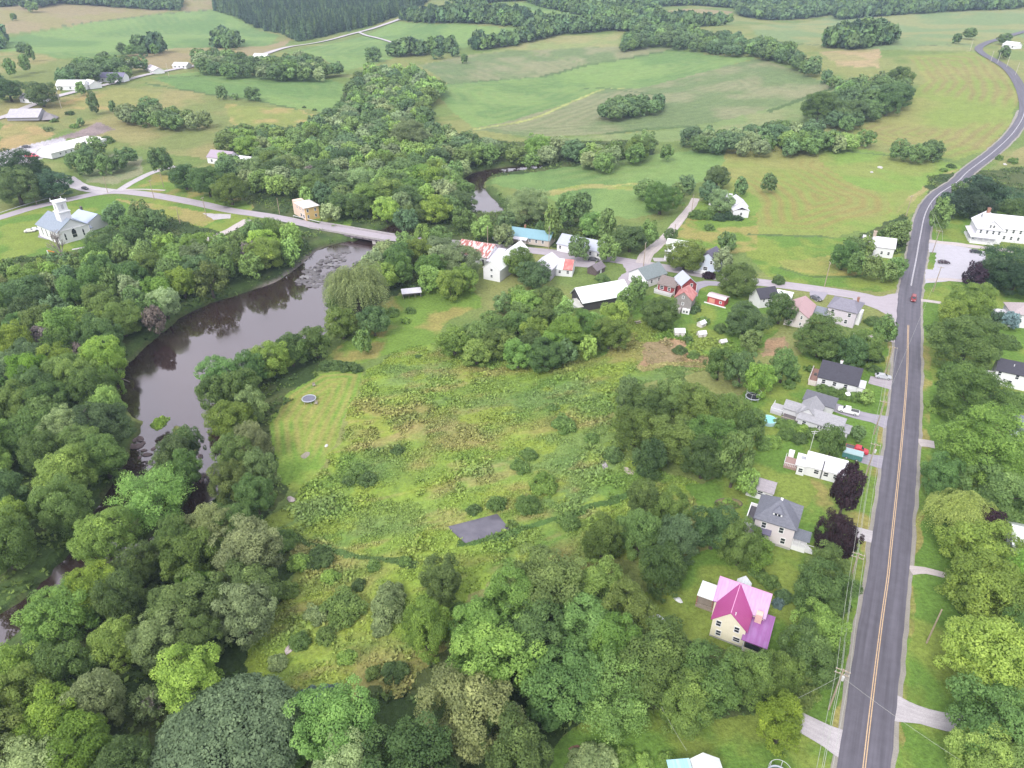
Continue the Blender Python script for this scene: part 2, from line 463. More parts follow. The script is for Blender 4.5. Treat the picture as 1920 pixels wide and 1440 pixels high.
layer([(615, 668), (690, 610), (738, 556), (800, 542), (890, 540), (900, 575), (840, 600), (822, 640), (770, 655), (720, 664), (650, 690)], LAWN_DRY, 1.5)
layer([(475, 985), (530, 950), (555, 960), (545, 980), (490, 1000)], LAWN, 1)
layer([(1190, 560), (1330, 530), (1460, 545), (1470, 600), (1440, 650), (1340, 670), (1190, 640)], LAWN, 1.5)
layer([(1215, 645), (1250, 636), (1290, 640), (1270, 660), (1340, 672), (1320, 690), (1200, 688)], DIRT, 2)
layer([(1440, 640), (1475, 630), (1470, 665), (1430, 668)], DIRT, 1.5)
layer([(1290, 910), (1380, 880), (1400, 800), (1390, 740), (1460, 680), (1560, 640), (1665, 600), (1680, 690), (1668, 765), (1655, 877), (1633, 1040), (1612, 1180), (1572, 1440), (1565, 1600), (1000, 1600), (1030, 1400), (1140, 1320), (1300, 1340), (1440, 1330), (1480, 1260), (1180, 1160), (1240, 1060), (1330, 1030), (1310, 980)], LAWN, 1.5)
layer([(1510, 900), (1560, 880), (1640, 880), (1630, 1000), (1560, 990), (1500, 980), (1530, 930)], LAWN_DRY, 1.5)
layer([(1725, 540), (1735, 400), (1800, 400), (2300, 380), (2600, 1500), (1640, 1640), (1668, 1440), (1702, 1040), (1722, 765), (1725, 630)], LAWN, 2)
layer([(1725, 640), (1745, 640), (1740, 900), (1720, 1040), (1690, 1440), (1668, 1440), (1702, 1040), (1722, 765)], LAWN_DRY, 1)
layer([(1672, 600), (1680, 690), (1668, 765), (1655, 877), (1633, 1040), (1612, 1180), (1572, 1440), (1556, 1440), (1600, 1180), (1640, 880), (1660, 700)], LAWN_DRY, 1)
# ---- ditches, hedge bottoms and field edges
def edge(px, w, col):
    p = smooth_line(GW(px), 8); d = np.gradient(p, axis=0); d /= np.linalg.norm(d, axis=1)[:, None]; n = np.stack([-d[:, 1], d[:, 0]], 1) * w / 2
    poly = [(a, b, 0) for a, b in np.concatenate([p + n, (p - n)[::-1]])]
    LAYERS.append((poly, two(col, tuple(c * 1.25 for c in col), 6, 44), 1.5))
DK = (.072, .11, .04)
edge([(1020, 143), (1060, 133), (1105, 121), (1150, 114), (1190, 107), (1262, 93)], 7, DK); edge([(840, 157), (920, 151), (1020, 143)], 5, (.09, .13, .05)); edge([(1100, 121), (1000, 99), (960, 94)], 3, (.12, .16, .06))
edge([(890, 243), (1000, 222), (1075, 190), (1130, 168), (1180, 166)], 4, (.24, .26, .09)); edge([(1080, 166), (1130, 165), (1180, 171), (1240, 180)], 4, DK); edge([(1440, 210), (1500, 187), (1570, 162)], 5, DK); edge([(1130, 252), (1220, 242), (1310, 236)], 6, DK)
edge([(270, 156), (340, 168), (420, 180), (480, 188), (560, 205)], 4, DK); edge([(105, 50), (200, 38), (300, 27), (400, 18)], 5, (.10, .12, .06)); edge([(300, 146), (380, 142), (430, 138)], 4, DK)
edge([(1410, 75), (1480, 82), (1560, 84), (1700, 84), (1830, 84)], 6, (.10, .13, .06)); edge([(1560, 272), (1600, 285), (1680, 292), (1780, 300)], 4, (.10, .15, .05)); edge([(1400, 440), (1440, 440), (1530, 444), (1560, 446)], 2.2, DK)
edge([(1463, 500), (1500, 515), (1560, 520), (1640, 514), (1690, 505)], 1.8, (.08, .125, .035)); edge([(848, 1020), (900, 1018), (960, 998), (1010, 984), (1100, 958), (1180, 930)], 2.0, (.06, .11, .03)); edge([(470, 998), (560, 1010), (640, 1036), (720, 1052), (780, 1066)], 1.6, (.06, .10, .03))
edge([(1200, 690), (1290, 682), (1360, 690)], 2.5, (.22, .20, .08)); edge([(1130, 352), (1180, 345), (1220, 348)], 3, (.23, .24, .08))


def cover(x, y):
    x = np.asarray(x, float); y = np.asarray(y, float)
    col = BASE(x, y)
    jx = fbm(x / 6, y / 6, 60, 3) - .5; jy = fbm(x / 6, y / 6, 61, 3) - .5
    for poly, fn, rough in LAYERS:
        px = [p[0] for p in poly]; py = [p[1] for p in poly]
        e = 8
        m = (x > min(px) - e) & (x < max(px) + e) & (y > min(py) - e) & (y < max(py) + e)
        if not m.any(): continue
        k = np.nonzero(m)[0]
        k = k[inside(poly, x[k] + jx[k] * 2.4 * rough, y[k] + jy[k] * 2.4 * rough)]
        if not len(k): continue
        xx, yy = x[k], y[k]
        col[k] = fn(xx, yy, segdist(poly, xx, yy, True)) if getattr(fn, 'sd', False) else fn(xx, yy)
    sd = river_sd(x, y)
    rx, ry = P(605, 500)[:2]
    stony = sstep(34, 22, np.hypot(x - rx, y - ry))
    w = sstep(2.4, -.3, sd + 1.6 * (1 - stony))[:, None]
    bank = ROCK(x, y) * stony[:, None] + (1 - stony)[:, None] * A3((.085, .065, .045))
    col = col + (np.where((sd > 98)[:, None], col, bank) - col) * w
    gw = (sstep(7, 2.5, sd) * (1 - stony) * .7)[:, None] * (sd > 1.2)[:, None]
    col = col + (A3((.075, .12, .035)) - col) * gw
    # worn paths in the meadow and the faint line of a ditch
    return col


def make_terrain():
    vs = list(np.arange(1570, -46, -2.0))
    ys = []
    for v in vs:
        b = (v - 720) / F; t = H / (SP + b * CP); ys.append((t * (CP - b * SP), t))
    d = ys[-1][0]; t = ys[-1][1]
    ex = []
    while d < 14000:
        d *= 1.12; ex.append((d, d))
    near = [(-400, 130), (-150, 120), (-40, 112), (20, 108)]
    ys = near + ys + ex
    Y = np.array([a for a, b in ys]); T = np.array([b for a, b in ys])
    mid = np.arange(-.86, .861, 2.4 / F); out = np.linspace(.89, 2.4, 60)
    s = np.concatenate([-out[::-1], mid, out])
    X = T[:, None] * s[None, :]; YY = np.repeat(Y[:, None], len(s), 1)
    xf, yf = X.ravel(), YY.ravel()
    z = ground(xf, yf)
    col = cover(xf, yf)
    # short growth everywhere: crops and rough grass give the sheet a little relief
    n, m = X.shape
    idx = np.arange(n * m).reshape(n, m)
    Q = np.stack([idx[:-1, :-1], idx[:-1, 1:], idx[1:, 1:], idx[1:, :-1]], -1).reshape(-1, 4)
    me = np_mesh('ground', np.stack([xf, yf, z], 1), Q, attrs={'cover': ('POINT', 'FLOAT_COLOR', np.concatenate([col, np.ones((len(col), 1))], 1))}, smooth=True)
    mt, nt, b = new_mat('grass, crops and soil')
    at = N(nt, 'ShaderNodeAttribute', attribute_name='cover')
    tc = N(nt, 'ShaderNodeTexCoord')
    c = at.outputs['Color']
    for sc, lo, hi in ((1.1, .72, 1.28), (.16, .86, 1.14), (4.5, .8, 1.2)):
        n1 = N(nt, 'ShaderNodeTexNoise'); n1.inputs['Scale'].default_value = sc; n1.inputs['Detail'].default_value = 4; n1.inputs['Roughness'].default_value = .65
        nt.links.new(tc.outputs['Object'], n1.inputs['Vector'])
        mr = N(nt, 'ShaderNodeMapRange'); mr.inputs[1].default_value = .3; mr.inputs[2].default_value = .7; mr.inputs[3].default_value = lo; mr.inputs[4].default_value = hi
        nt.links.new(n1.outputs['Fac'], mr.inputs[0])
        c = mixc(nt, 1.0, c, mr.outputs[0], 'MULTIPLY')
    nt.links.new(c, b.inputs['Base Color'])
    b.inputs['Roughness'].default_value = .9; b.inputs['Specular IOR Level'].default_value = .1
    n2 = N(nt, 'ShaderNodeTexNoise'); n2.inputs['Scale'].default_value = 1.6; n2.inputs['Detail'].default_value = 5
    nt.links.new(tc.outputs['Object'], n2.inputs['Vector'])
    bp = N(nt, 'ShaderNodeBump'); bp.inputs['Strength'].default_value = .5; bp.inputs['Distance'].default_value = .5
    nt.links.new(n2.outputs['Fac'], bp.inputs['Height']); nt.links.new(bp.outputs[0], b.inputs['Normal'])
    me.materials.append(mt)
    tag(link('ground', me), 'green fields, lawns and meadow of the valley floor', 'ground', kind='structure')


# ------------------------------------------------------------------ roads and yards
def strip(name, px, width, m, lift=.06, step=2.5, label=None, cat='road', offs=0.0, world=None, vary=0.0, kind='structure', ends=None):
    """ribbon draped on the ground along a line of photograph pixels"""
    w = smooth_line(world if world is not None else GW(px), step)
    d = np.gradient(w, axis=0); d /= np.linalg.norm(d, axis=1)[:, None] + 1e-9
    nn = np.stack([-d[:, 1], d[:, 0]], 1)
    acr = np.linspace(-.5, .5, 5)
    V = []
    t = np.linspace(0, 1, len(w))
    wd = np.interp(t, np.linspace(0, 1, len(width)), width) if hasattr(width, '__len__') else np.full(len(w), float(width))
    for a in acr:
        k = (a * wd + offs + (vary * (fbm(w[:, 0] / 3, w[:, 1] / 3, 70 + int(a * 10), 2) - .5) if abs(a) == .5 else 0))[:, None]
        q = w + nn * k
        z = height(q[:, 0], q[:, 1]) + lift + .0009 * np.maximum(0, np.hypot(q[:, 0], q[:, 1]) - 400)
        V.append(np.concatenate([q, z[:, None]], 1))
    V = np.stack(V, 1); n = len(w)
    idx = np.arange(n * 5).reshape(n, 5)
    Q = np.stack([idx[:-1, :-1], idx[1:, :-1], idx[1:, 1:], idx[:-1, 1:]], -1).reshape(-1, 4)
    uv = np.stack([np.repeat(acr[None, :], n, 0), np.repeat(np.arange(n)[:, None] * step, 5, 1)], -1).reshape(-1, 2)
    me = np_mesh(name, V.reshape(-1, 3), Q, [m], attrs={'across': ('POINT', 'FLOAT', uv[:, 0]), 'along': ('POINT', 'FLOAT', uv[:, 1])})
    o = link(name, me)
    if kind: o['kind'] = kind
    return tag(o, label, cat)


def sheet(name, px, m, lift=.05, label=None, cat='yard', step=1.2, edge=1.0, z=0.0):
    """flat sheet filling an outline, with a slightly ragged edge"""
    pw = PW(px, z) if z else GW(px)
    pts = []
    n = len(pw)
    for i in range(n):
        a = np.array(pw[i][:2]); b = np.array(pw[(i + 1) % n][:2]); L = np.linalg.norm(b - a); k = max(1, int(L / step))
        for j in range(k):
            q = a + (b - a) * j / k; nn = np.array([-(b - a)[1], (b - a)[0]]) / (L + 1e-9)
            q = q + nn * (float(fbm(q[0] / 2, q[1] / 2, 80, 2)) - .5) * edge
            pts.append((q[0], q[1], float(height(q[0], q[1])) + lift))
    mb = MB(); mb.add(pts, [tuple(range(len(pts)))])
    o = mb.build(name, m)
    o['kind'] = 'structure'
    return tag(o, label, cat)


def road_mat(name, rgb, dark=.8, track=.12, edge=None, crack=.1):
    m, nt, b = new_mat(name)
    tc = N(nt, 'ShaderNodeTexCoord'); ac = N(nt, 'ShaderNodeAttribute', attribute_name='across'); al = N(nt, 'ShaderNodeAttribute', attribute_name='along')
    n1 = N(nt, 'ShaderNodeTexNoise'); n1.inputs['Scale'].default_value = .5; n1.inputs['Detail'].default_value = 6
    nt.links.new(tc.outputs['Object'], n1.inputs['Vector'])
    col = mixc(nt, n1.outputs['Fac'], tuple(c * dark for c in rgb), tuple(c * 1.16 for c in rgb))
    # wheel tracks: lighter bands along each lane, broken up along the road
    cx = N(nt, 'ShaderNodeCombineXYZ'); nt.links.new(ac.outputs['Fac'], cx.inputs[0])
    mu = N(nt, 'ShaderNodeMath', operation='MULTIPLY'); mu.inputs[1].default_value = .004; nt.links.new(al.outputs['Fac'], mu.inputs[0]); nt.links.new(mu.outputs[0], cx.inputs[1])
    n2 = N(nt, 'ShaderNodeTexNoise'); n2.inputs['Scale'].default_value = 9; n2.inputs['Detail'].default_value = 3
    nt.links.new(cx.outputs[0], n2.inputs['Vector'])
    mr = N(nt, 'ShaderNodeMapRange'); mr.inputs[1].default_value = .3; mr.inputs[2].default_value = .7; mr.inputs[3].default_value = 1 - track; mr.inputs[4].default_value = 1 + track * 1.3
    nt.links.new(n2.outputs['Fac'], mr.inputs[0])
    col = mixc(nt, 1.0, col, mr.outputs[0], 'MULTIPLY')
    n3 = N(nt, 'ShaderNodeTexNoise'); n3.inputs['Scale'].default_value = 12; n3.inputs['Detail'].default_value = 2
    nt.links.new(tc.outputs['Object'], n3.inputs['Vector'])
    m3 = N(nt, 'ShaderNodeMapRange'); m3.inputs[1].default_value = .3; m3.inputs[2].default_value = .7; m3.inputs[3].default_value = 1 - crack; m3.inputs[4].default_value = 1 + crack
    nt.links.new(n3.outputs['Fac'], m3.inputs[0])
    col = mixc(nt, 1.0, col, m3.outputs[0], 'MULTIPLY')
    nt.links.new(col, b.inputs['Base Color']); b.inputs['Roughness'].default_value = .75; b.inputs['Specular IOR Level'].default_value = .35
    return m


MAIN = [(1600, 1640), (1620, 1440), (1638, 1286), (1653, 1166), (1665, 1080), (1669, 1040), (1686, 877), (1696, 765), (1701, 690), (1703, 610), (1707, 545), (1718, 485), (1725, 445),
        (1736, 398), (1757, 367), (1794, 342), (1817, 320), (1865, 283), (1902, 246), (1921, 208), (1914, 168), (1892, 133), (1865, 114), (1842, 101), (1835, 91), (1850, 81), (1880, 72), (1940, 55), (2040, 30)]
SIDE = [(1692, 582), (1640, 562), (1600, 553), (1520, 541), (1440, 531), (1370, 523), (1310, 513), (1235, 500), (1160, 488), (1090, 479), (1040, 474), (1000, 470), (930, 463), (860, 456), (780, 450), (722, 445)]
SIDE2 = [(600, 426), (570, 419), (540, 412), (490, 403), (430, 394), (370, 381), (300, 368), (235, 360), (190, 362), (130, 374), (60, 390), (0, 408), (-90, 432), (-200, 470)]


def make_roads():
    asphalt = road_mat('dark asphalt', (.106, .099, .121), .72, .2)
    old = road_mat('pale worn asphalt', (.325, .29, .318), .86, .1)
    old2 = road_mat('grey worn asphalt', (.27, .25, .29), .86, .1)
    gravel = road_mat('pale gravel', (.40, .37, .385), .78, .1, crack=.22)
    tan = road_mat('dusty gravel', (.42, .37, .36), .78, .1, crack=.2)
    white = mat('road paint white', (.62, .6, .64), var=.3, scale=2)
    yellow = mat('road paint yellow', (.58, .41, .25), var=.3, scale=2)
    w = smooth_line(GW(MAIN), 2.5)
    strip('verge', MAIN[:20], 9.2, road_mat('gravel verge', (.26, .24, .21), .7, .1, crack=.25), .025, label='thin gravel shoulder along the main road', cat='verge', vary=1.0)
    strip('main_road', MAIN, [7.6] * 6 + [7.4] * 4 + [7.2] * 18, asphalt, .07, label='dark asphalt main road running up the right side and curving away', cat='road', vary=.5)
    cut = int(np.argmin(np.hypot(w[:, 0] - P(1702, 604)[0], w[:, 1] - P(1702, 604)[1])))
    c2 = int(np.argmin(np.hypot(w[:, 0] - P(1710, 538)[0], w[:, 1] - P(1710, 538)[1])))
    for k, of in enumerate((-.17, .17)):
        strip('centre_line', None, .16, yellow, .085, world=w[:cut], offs=of, label=('left' if of > 0 else 'right') + ' stripe of the double yellow centre line', cat='marking', step=4)
    for k, of in enumerate((-.14, .14)):
        strip('centre_line', None, .15, white, .095, world=w[c2:c2 + 150], offs=of, label=('left' if of > 0 else 'right') + ' pale centre stripe beyond the junction', cat='marking', step=4)
    strip('side_road', SIDE, 7.0, old, .05, label='pinkish worn side road through the village', cat='road', vary=.3)
    strip('church_road', SIDE2, [6.6, 6.6, 7.2, 7.5, 7, 6.8, 6.4], old, .05, label='pale pinkish road from the bridge past the church', cat='road', vary=.3)
    sheet('road_junction', [(1698, 545), (1685, 549), (1650, 556), (1600, 551), (1600, 563), (1640, 578), (1665, 592), (1684, 622), (1704, 620)], old, .06, 'fan of worn asphalt where the side road meets the main road', 'road')
    strip('farm_road', [(-200, 270), (0, 222), (40, 206), (110, 181), (220, 155), (280, 140), (360, 125), (430, 113), (490, 104), (560, 86), (640, 70), (700, 54), (752, 36)], [5.5, 6, 7, 7, 9], gravel, .3, label='pale farm road running past the distant barns', cat='road', vary=.6)
    strip('field_track', [(674, 62), (710, 73), (750, 86), (792, 97)], 4, gravel, .4, label='thin pale track across the far green field', cat='track', vary=.6)
    strip('hill_lane', [(862, 12), (900, 6), (930, 1)], 8, gravel, 1.5, label='short pale lane on the far wooded hill', cat='track')
    strip('lane', [(222, 358), (250, 341), (288, 323), (330, 312)], 4.5, gravel, .055, label='gravel lane leaving the church road junction', cat='lane', vary=.6)
    strip('lane', [(226, 356), (265, 355), (310, 357)], 1.8, tan, .055, label='narrow footworn path beside the church road', cat='path', vary=.3)
    strip('lane', [(205, 360), (165, 354), (140, 346), (118, 335)], [10, 8, 12], gravel, .055, label='gravel lane with a dark car on it', cat='lane', vary=.8)
    strip('lane', [(1205, 494), (1212, 478), (1232, 460), (1250, 444), (1267, 422), (1283, 403), (1297, 386), (1304, 372)], [6, 5, 4, 4], tan, .055, label='pale lane climbing from the village past the barns', cat='lane', vary=.6)
    strip('lane', [(432, 452), (395, 448), (430, 432), (465, 412)], 4.6, tan, .055, label='gravel lane dropping from the church road to the river', cat='lane', vary=.6)
    sheet('gravel_lot', [(868 // 2, 402), (380, 400), (400, 412), (432, 410)], gravel, .055, 'small gravel pull off by the church road', 'lot')
    sheet('gravel_lot', [(412, 470), (440, 460), (455, 476), (430, 482)], old2, .055, 'small grey patch of paving among the riverside trees', 'lot')
    sheet('farmyard', [(1165, 492), (1235, 502), (1222, 515), (1200, 535), (1180, 552), (1150, 548), (1160, 520), (1176, 510)], old, .06, 'pinkish yard in front of the long barn', 'yard')
    sheet('farmyard', [(930, 463), (960, 466), (955, 485), (938, 492), (925, 480)], old2, .055, 'grey yard between the barns', 'yard')
    sheet('farmyard', [(1040, 478), (1120, 484), (1112, 502), (1075, 500), (1020, 488)], old, .055, 'paved yard in front of the slate roofed house', 'yard')
    sheet('parking_lot', [(1742, 455), (1800, 462), (1848, 472), (1850, 500), (1846, 522), (1800, 524), (1734, 532), (1736, 505), (1750, 506), (1756, 474), (1741, 473)], road_mat('white gravel', (.36, .345, .385), .9, .08, crack=.1), .055, 'pale gravel parking lot beside the main road', 'parking lot')
    sheet('driveway', [(1742, 455), (1741, 449), (1800, 456), (1900, 468), (1900, 474), (1800, 462)], tan, .05, 'sandy track along the back of the parking lot', 'driveway')
    strip('driveway', [(1740, 526), (1770, 524), (1810, 527)], 3, tan, .06, label='sandy edge track below the parking lot', cat='driveway')
    strip('driveway', [(1726, 563), (1745, 565), (1765, 568)], 2.4, tan, .05, label='short sandy drive opposite the red car', cat='driveway', vary=.3)
    strip('driveway', [(1722, 830), (1736, 831), (1752, 834)], 3.4, tan, .05, label='short driveway into the big trees across the road', cat='driveway', vary=.3)
    strip('driveway', [(1706, 1069), (1735, 1070), (1775, 1080)], [2.6, 2, 1.8], tan, .05, label='narrow sandy path from the road to the yellow willow', cat='driveway', vary=.4)
    strip('driveway', [(1676, 1325), (1705, 1335), (1745, 1347), (1795, 1356), (1850, 1350)], [5.5, 3.8, 3.4, 3], gravel, .05, label='gravel driveway curving under the near right trees', cat='driveway', vary=.8)
    strip('driveway', [(1580, 1395), (1550, 1380), (1505, 1356), (1470, 1335)], [5.5, 4.4, 4], gravel, .05, label='gravel driveway across from the near right trees', cat='driveway', vary=.8)
    strip('driveway', [(1640, 1008), (1615, 1002), (1590, 996)], 4, gravel, .05, label='gravel driveway between the two copper trees', cat='driveway', vary=.5)
    strip('driveway', [(1657, 868), (1630, 862), (1608, 855)], [6, 5, 5], old2, .05, label='grey driveway beside the white bungalow', cat='driveway', vary=.4)
    strip('driveway', [(1665, 793), (1635, 784), (1600, 776), (1560, 762)], [7, 4.5, 4.5, 5], old2, .05, label='grey driveway with the white pickup on it', cat='driveway', vary=.4)
    strip('driveway', [(1672, 722), (1650, 717), (1630, 712)], [6, 5, 5], old, .05, label='pale driveway of the black roofed house', cat='driveway', vary=.4)
    strip('driveway', [(1684, 640), (1640, 632), (1600, 628)], 3, tan, .05, label='faint track behind the lilac house', cat='driveway', vary=.4)
    sheet('driveway', [(1520, 545), (1552, 549), (1545, 562), (1530, 566), (1518, 556)], old2, .055, 'paved forecourt between the lilac house and its barn', 'driveway')
    strip('driveway', [(1360, 534), (1325, 531), (1300, 540), (1298, 555)], [4, 5, 5, 4], old2, .055, label='blue grey drive to the red farm buildings', cat='driveway', vary=.4)
    strip('driveway', [(1255, 487), (1225, 487)], 4, gravel, .055, label='short pale drive by the white barn', cat='driveway')
    sheet('driveway', [(75, 432), (95, 426), (112, 430), (104, 452), (70, 445)], old2, .055, 'grey paved patch beside the church', 'driveway')
    strip('driveway', [(135, 468), (165, 463), (190, 458)], 1.6, gravel, .055, label='pale footpath in front of the church', cat='path', vary=.3)
    for px, lab in (([(150, 205), (128, 196)], 'left'), ):
        pass


def make_water():
    m, nt, b = new_mat('brown river water')
    tc = N(nt, 'ShaderNodeTexCoord')
    b.inputs['Base Color'].default_value = (.030, .018, .016, 1)
    b.inputs['Specular Tint'].default_value = (1.0, .93, 1.0, 1)
    b.inputs['Roughness'].default_value = .04
    b.inputs['IOR'].default_value = 1.95
    b.inputs['Specular IOR Level'].default_value = .75
    n1 = N(nt, 'ShaderNodeTexNoise'); n1.inputs['Scale'].default_value = 1.2; n1.inputs['Detail'].default_value = 3
    nt.links.new(tc.outputs['Object'], n1.inputs['Vector'])
    bp = N(nt, 'ShaderNodeBump'); bp.inputs['Strength'].default_value = .06; bp.inputs['Distance'].default_value = .1
    nt.links.new(n1.outputs['Fac'], bp.inputs['Height']); nt.links.new(bp.outputs[0], b.inputs['Normal'])
    n9 = N(nt, 'ShaderNodeTexNoise'); n9.inputs['Scale'].default_value = .06; n9.inputs['Detail'].default_value = 5
    nt.links.new(tc.outputs['Object'], n9.inputs['Vector'])
    r9 = N(nt, 'ShaderNodeMapRange'); r9.inputs[1].default_value = .42; r9.inputs[2].default_value = .66; r9.inputs[3].default_value = .02; r9.inputs[4].default_value = .16
    nt.links.new(n9.outputs['Fac'], r9.inputs[0]); nt.links.new(r9.outputs[0], b.inputs['Roughness'])
    mb = MB(); mb.add([(-330, 30, -2.2), (120, 30, -2.2), (120, 560, -2.2), (-330, 560, -2.2)], [(0, 1, 2, 3)])
    o = mb.build('river', m); tag(o, 'dark brown river reflecting sky and trees', 'river', kind='structure')
    x0, y0 = P(895, 990)[:2]
    mb = MB(); mb.add([(x0 - 12, y0 - 9, -.42), (x0 + 12, y0 - 9, -.42), (x0 + 12, y0 + 9, -.42), (x0 - 12, y0 + 9, -.42)], [(0, 1, 2, 3)])
    pm, pnt, pb = new_mat('dark pond water'); pb.inputs['Roughness'].default_value = .22
    ptc = N(pnt, 'ShaderNodeTexCoord'); pn = N(pnt, 'ShaderNodeTexNoise'); pn.inputs['Scale'].default_value = .5; pn.inputs['Detail'].default_value = 5
    pnt.links.new(ptc.outputs['Object'], pn.inputs['Vector']); pnt.links.new(mixc(pnt, pn.outputs['Fac'], (.06, .055, .075), (.15, .14, .17)), pb.inputs['Base Color'])
    o = mb.build('pond_water', pm); tag(o, 'small rectangular pond in the meadow', 'pond', kind='structure')
# ------------------------------------------------------------------ leaves
def leaf_mat():
    m, nt, b = new_mat('leaves')
    oi = N(nt, 'ShaderNodeObjectInfo'); at = N(nt, 'ShaderNodeAttribute', attribute_name='tone')
    hs = N(nt, 'ShaderNodeHueSaturation')
    mr = N(nt, 'ShaderNodeMapRange'); mr.inputs[1].default_value = .6; mr.inputs[2].default_value = 1.4; mr.inputs[3].default_value = .51; mr.inputs[4].default_value = .487
    nt.links.new(at.outputs['Fac'], mr.inputs[0]); nt.links.new(mr.outputs[0], hs.inputs['Hue'])
    nt.links.new(mixc(nt, 1.0, oi.outputs['Color'], at.outputs['Fac'], 'MULTIPLY'), hs.inputs['Color'])
    b.inputs['Roughness'].default_value = .55; b.inputs['Specular IOR Level'].default_value = .22
    nt.links.new(hs.outputs[0], b.inputs['Base Color'])
    tr = N(nt, 'ShaderNodeBsdfTranslucent'); nt.links.new(hs.outputs[0], tr.inputs['Color'])
    mx = N(nt, 'ShaderNodeMixShader'); mx.inputs[0].default_value = .42
    nt.links.new(b.outputs[0], mx.inputs[1]); nt.links.new(tr.outputs[0], mx.inputs[2])
    nt.links.new(mx.outputs[0], nt.nodes['Material Output'].inputs['Surface'])
    return m


def unit(n, r):
    d = r.normal(size=(n, 3)); return d / np.linalg.norm(d, axis=1)[:, None]


def leaf_quads(c, nrm, s, r, asp=.62, axis=None):
    """rhombic leaf sprays at points c with normals nrm"""
    n = len(c)
    a = axis if axis is not None else unit(n, r)
    t1 = np.cross(nrm, a) if axis is None else a - nrm * (a * nrm).sum(1)[:, None]
    t1 /= np.linalg.norm(t1, axis=1)[:, None] + 1e-9
    t2 = np.cross(nrm, t1)
    s = np.asarray(s).reshape(-1, 1)
    k = nrm * s * .22
    V = np.stack([c + t1 * s, c + t2 * s * asp - k, c - t1 * s, c - t2 * s * asp - k], 1).reshape(-1, 3)
    return V, np.arange(4 * n).reshape(n, 4)


def crown_round(seed, nl, per, s, e=.95, rlo=.3, rhi=.44, low=-.8, base=1.12, rough=.2, droop=0.0, spike=0.0):
    r = np.random.default_rng(seed)
    i = np.arange(nl) + .5
    zz = 1 - (1 - low) * i / nl; ph = i * 2.39996 + r.normal(size=nl) * .35
    q = np.sqrt(np.maximum(0, 1 - zz * zz))
    d = np.stack([q * np.cos(ph), q * np.sin(ph), zz], 1) + r.normal(size=(nl, 3)) * .12
    d /= np.linalg.norm(d, axis=1)[:, None]
    f = 1 + rough * np.sin(d[:, 0] * 3.1 + seed) * np.sin(d[:, 1] * 2.7 + seed * 2.3) + r.normal(size=nl) * rough * .55
    lr = r.uniform(rlo, rhi, nl)
    cen = d * ((1 - lr * .75) * f)[:, None] * np.array([1, 1, e])
    P_, Nn, T = [], [], []
    for k in range(nl):
        m = int(per * (lr[k] / .37) ** 2)
        u = unit(m * 2, r); u = u[(u @ d[k]) > -.3][:m]; m = len(u)
        rad = lr[k] * (r.uniform(.72, 1.06, m) + .12 * np.sin(u[:, 0] * 7 + k) * np.sin(u[:, 2] * 6 + 2 * k))
        p = cen[k] + u * rad[:, None] * np.array([1.05, 1.05, .86])
        if spike: p = p + d[k] * (r.random(m)[:, None] ** 2) * spike
        p[:, 2] -= droop * np.hypot(p[:, 0], p[:, 1]) ** 2
        P_.append(p)
        nn = u * .7 + np.array([0, 0, .3]) + unit(m, r) * .5
        Nn.append(nn / np.linalg.norm(nn, axis=1)[:, None])
        T.append(np.full(m, 1 + r.normal() * .15) * r.uniform(.84, 1.2, m))
    c = np.concatenate(P_); nn = np.concatenate(Nn); t = np.concatenate(T)
    # inner leaves so the crown is not a hollow shell
    m = len(c) // 7
    u = unit(m, r) * (r.random(m)[:, None] ** .5) * np.array([.68, .68, .62 * e]); u = u[u[:, 2] > low * .8]
    c = np.concatenate([c, u]); nn = np.concatenate([nn, unit(len(u), r)]); t = np.concatenate([t, r.uniform(.7, 1.1, len(u))])
    V, Q = leaf_quads(c, nn, s * np.exp(r.normal(size=len(c)) * .3), r)
    V[:, 2] += base
    return V, Q, np.repeat(t, 4)


def crown_willow(seed, per, s):
    """domes of long hanging strands"""
    r = np.random.default_rng(seed)
    P_, A_, T = [], [], []
    nl = 26
    i = np.arange(nl) + .5
    zz = 1 - 1.1 * i / nl; ph = i * 2.39996
    q = np.sqrt(np.maximum(0, 1 - zz * zz))
    d = np.stack([q * np.cos(ph), q * np.sin(ph), zz], 1) + r.normal(size=(nl, 3)) * .13
    for k in range(nl):
        c = d[k] * np.array([.75, .75, .8]) * r.uniform(.85, 1.1); lr = r.uniform(.26, .4)
        ns = per // 8
        for j in range(ns):
            u = unit(1, r)[0]
            if u[2] < -.1: u[2] *= -1
            p0 = c + u * lr
            o = np.array([p0[0], p0[1], 0]); o = o / (np.linalg.norm(o) + .2)
            L = r.uniform(.2, .75) * (1.0 if p0[2] < .4 else .55)
            tn = r.uniform(.75, 1.3)
            for g in range(8):
                h = g / 7
                P_.append(p0 + o * .22 * h * (1 - .5 * h) + np.array([0, 0, -L * h ** 1.4]) + r.normal(size=3) * .018)
                A_.append(np.array([o[0] * .35 * (1 - h), o[1] * .35 * (1 - h), -1]) + r.normal(size=3) * .25); T.append(tn * r.uniform(.85, 1.15))
    c = np.array(P_); a = np.array(A_); a /= np.linalg.norm(a, axis=1)[:, None]
    nn = c * np.array([1, 1, .4]) + np.array([0, 0, 1.1]); nn /= np.linalg.norm(nn, axis=1)[:, None]
    nn = nn + unit(len(c), r) * .5; nn /= np.linalg.norm(nn, axis=1)[:, None]
    V, Q = leaf_quads(c, nn, s * r.uniform(.8, 1.3, len(c)), r, .4, a)
    V[:, 2] += 1.1
    return V, Q, np.repeat(np.array(T), 4)


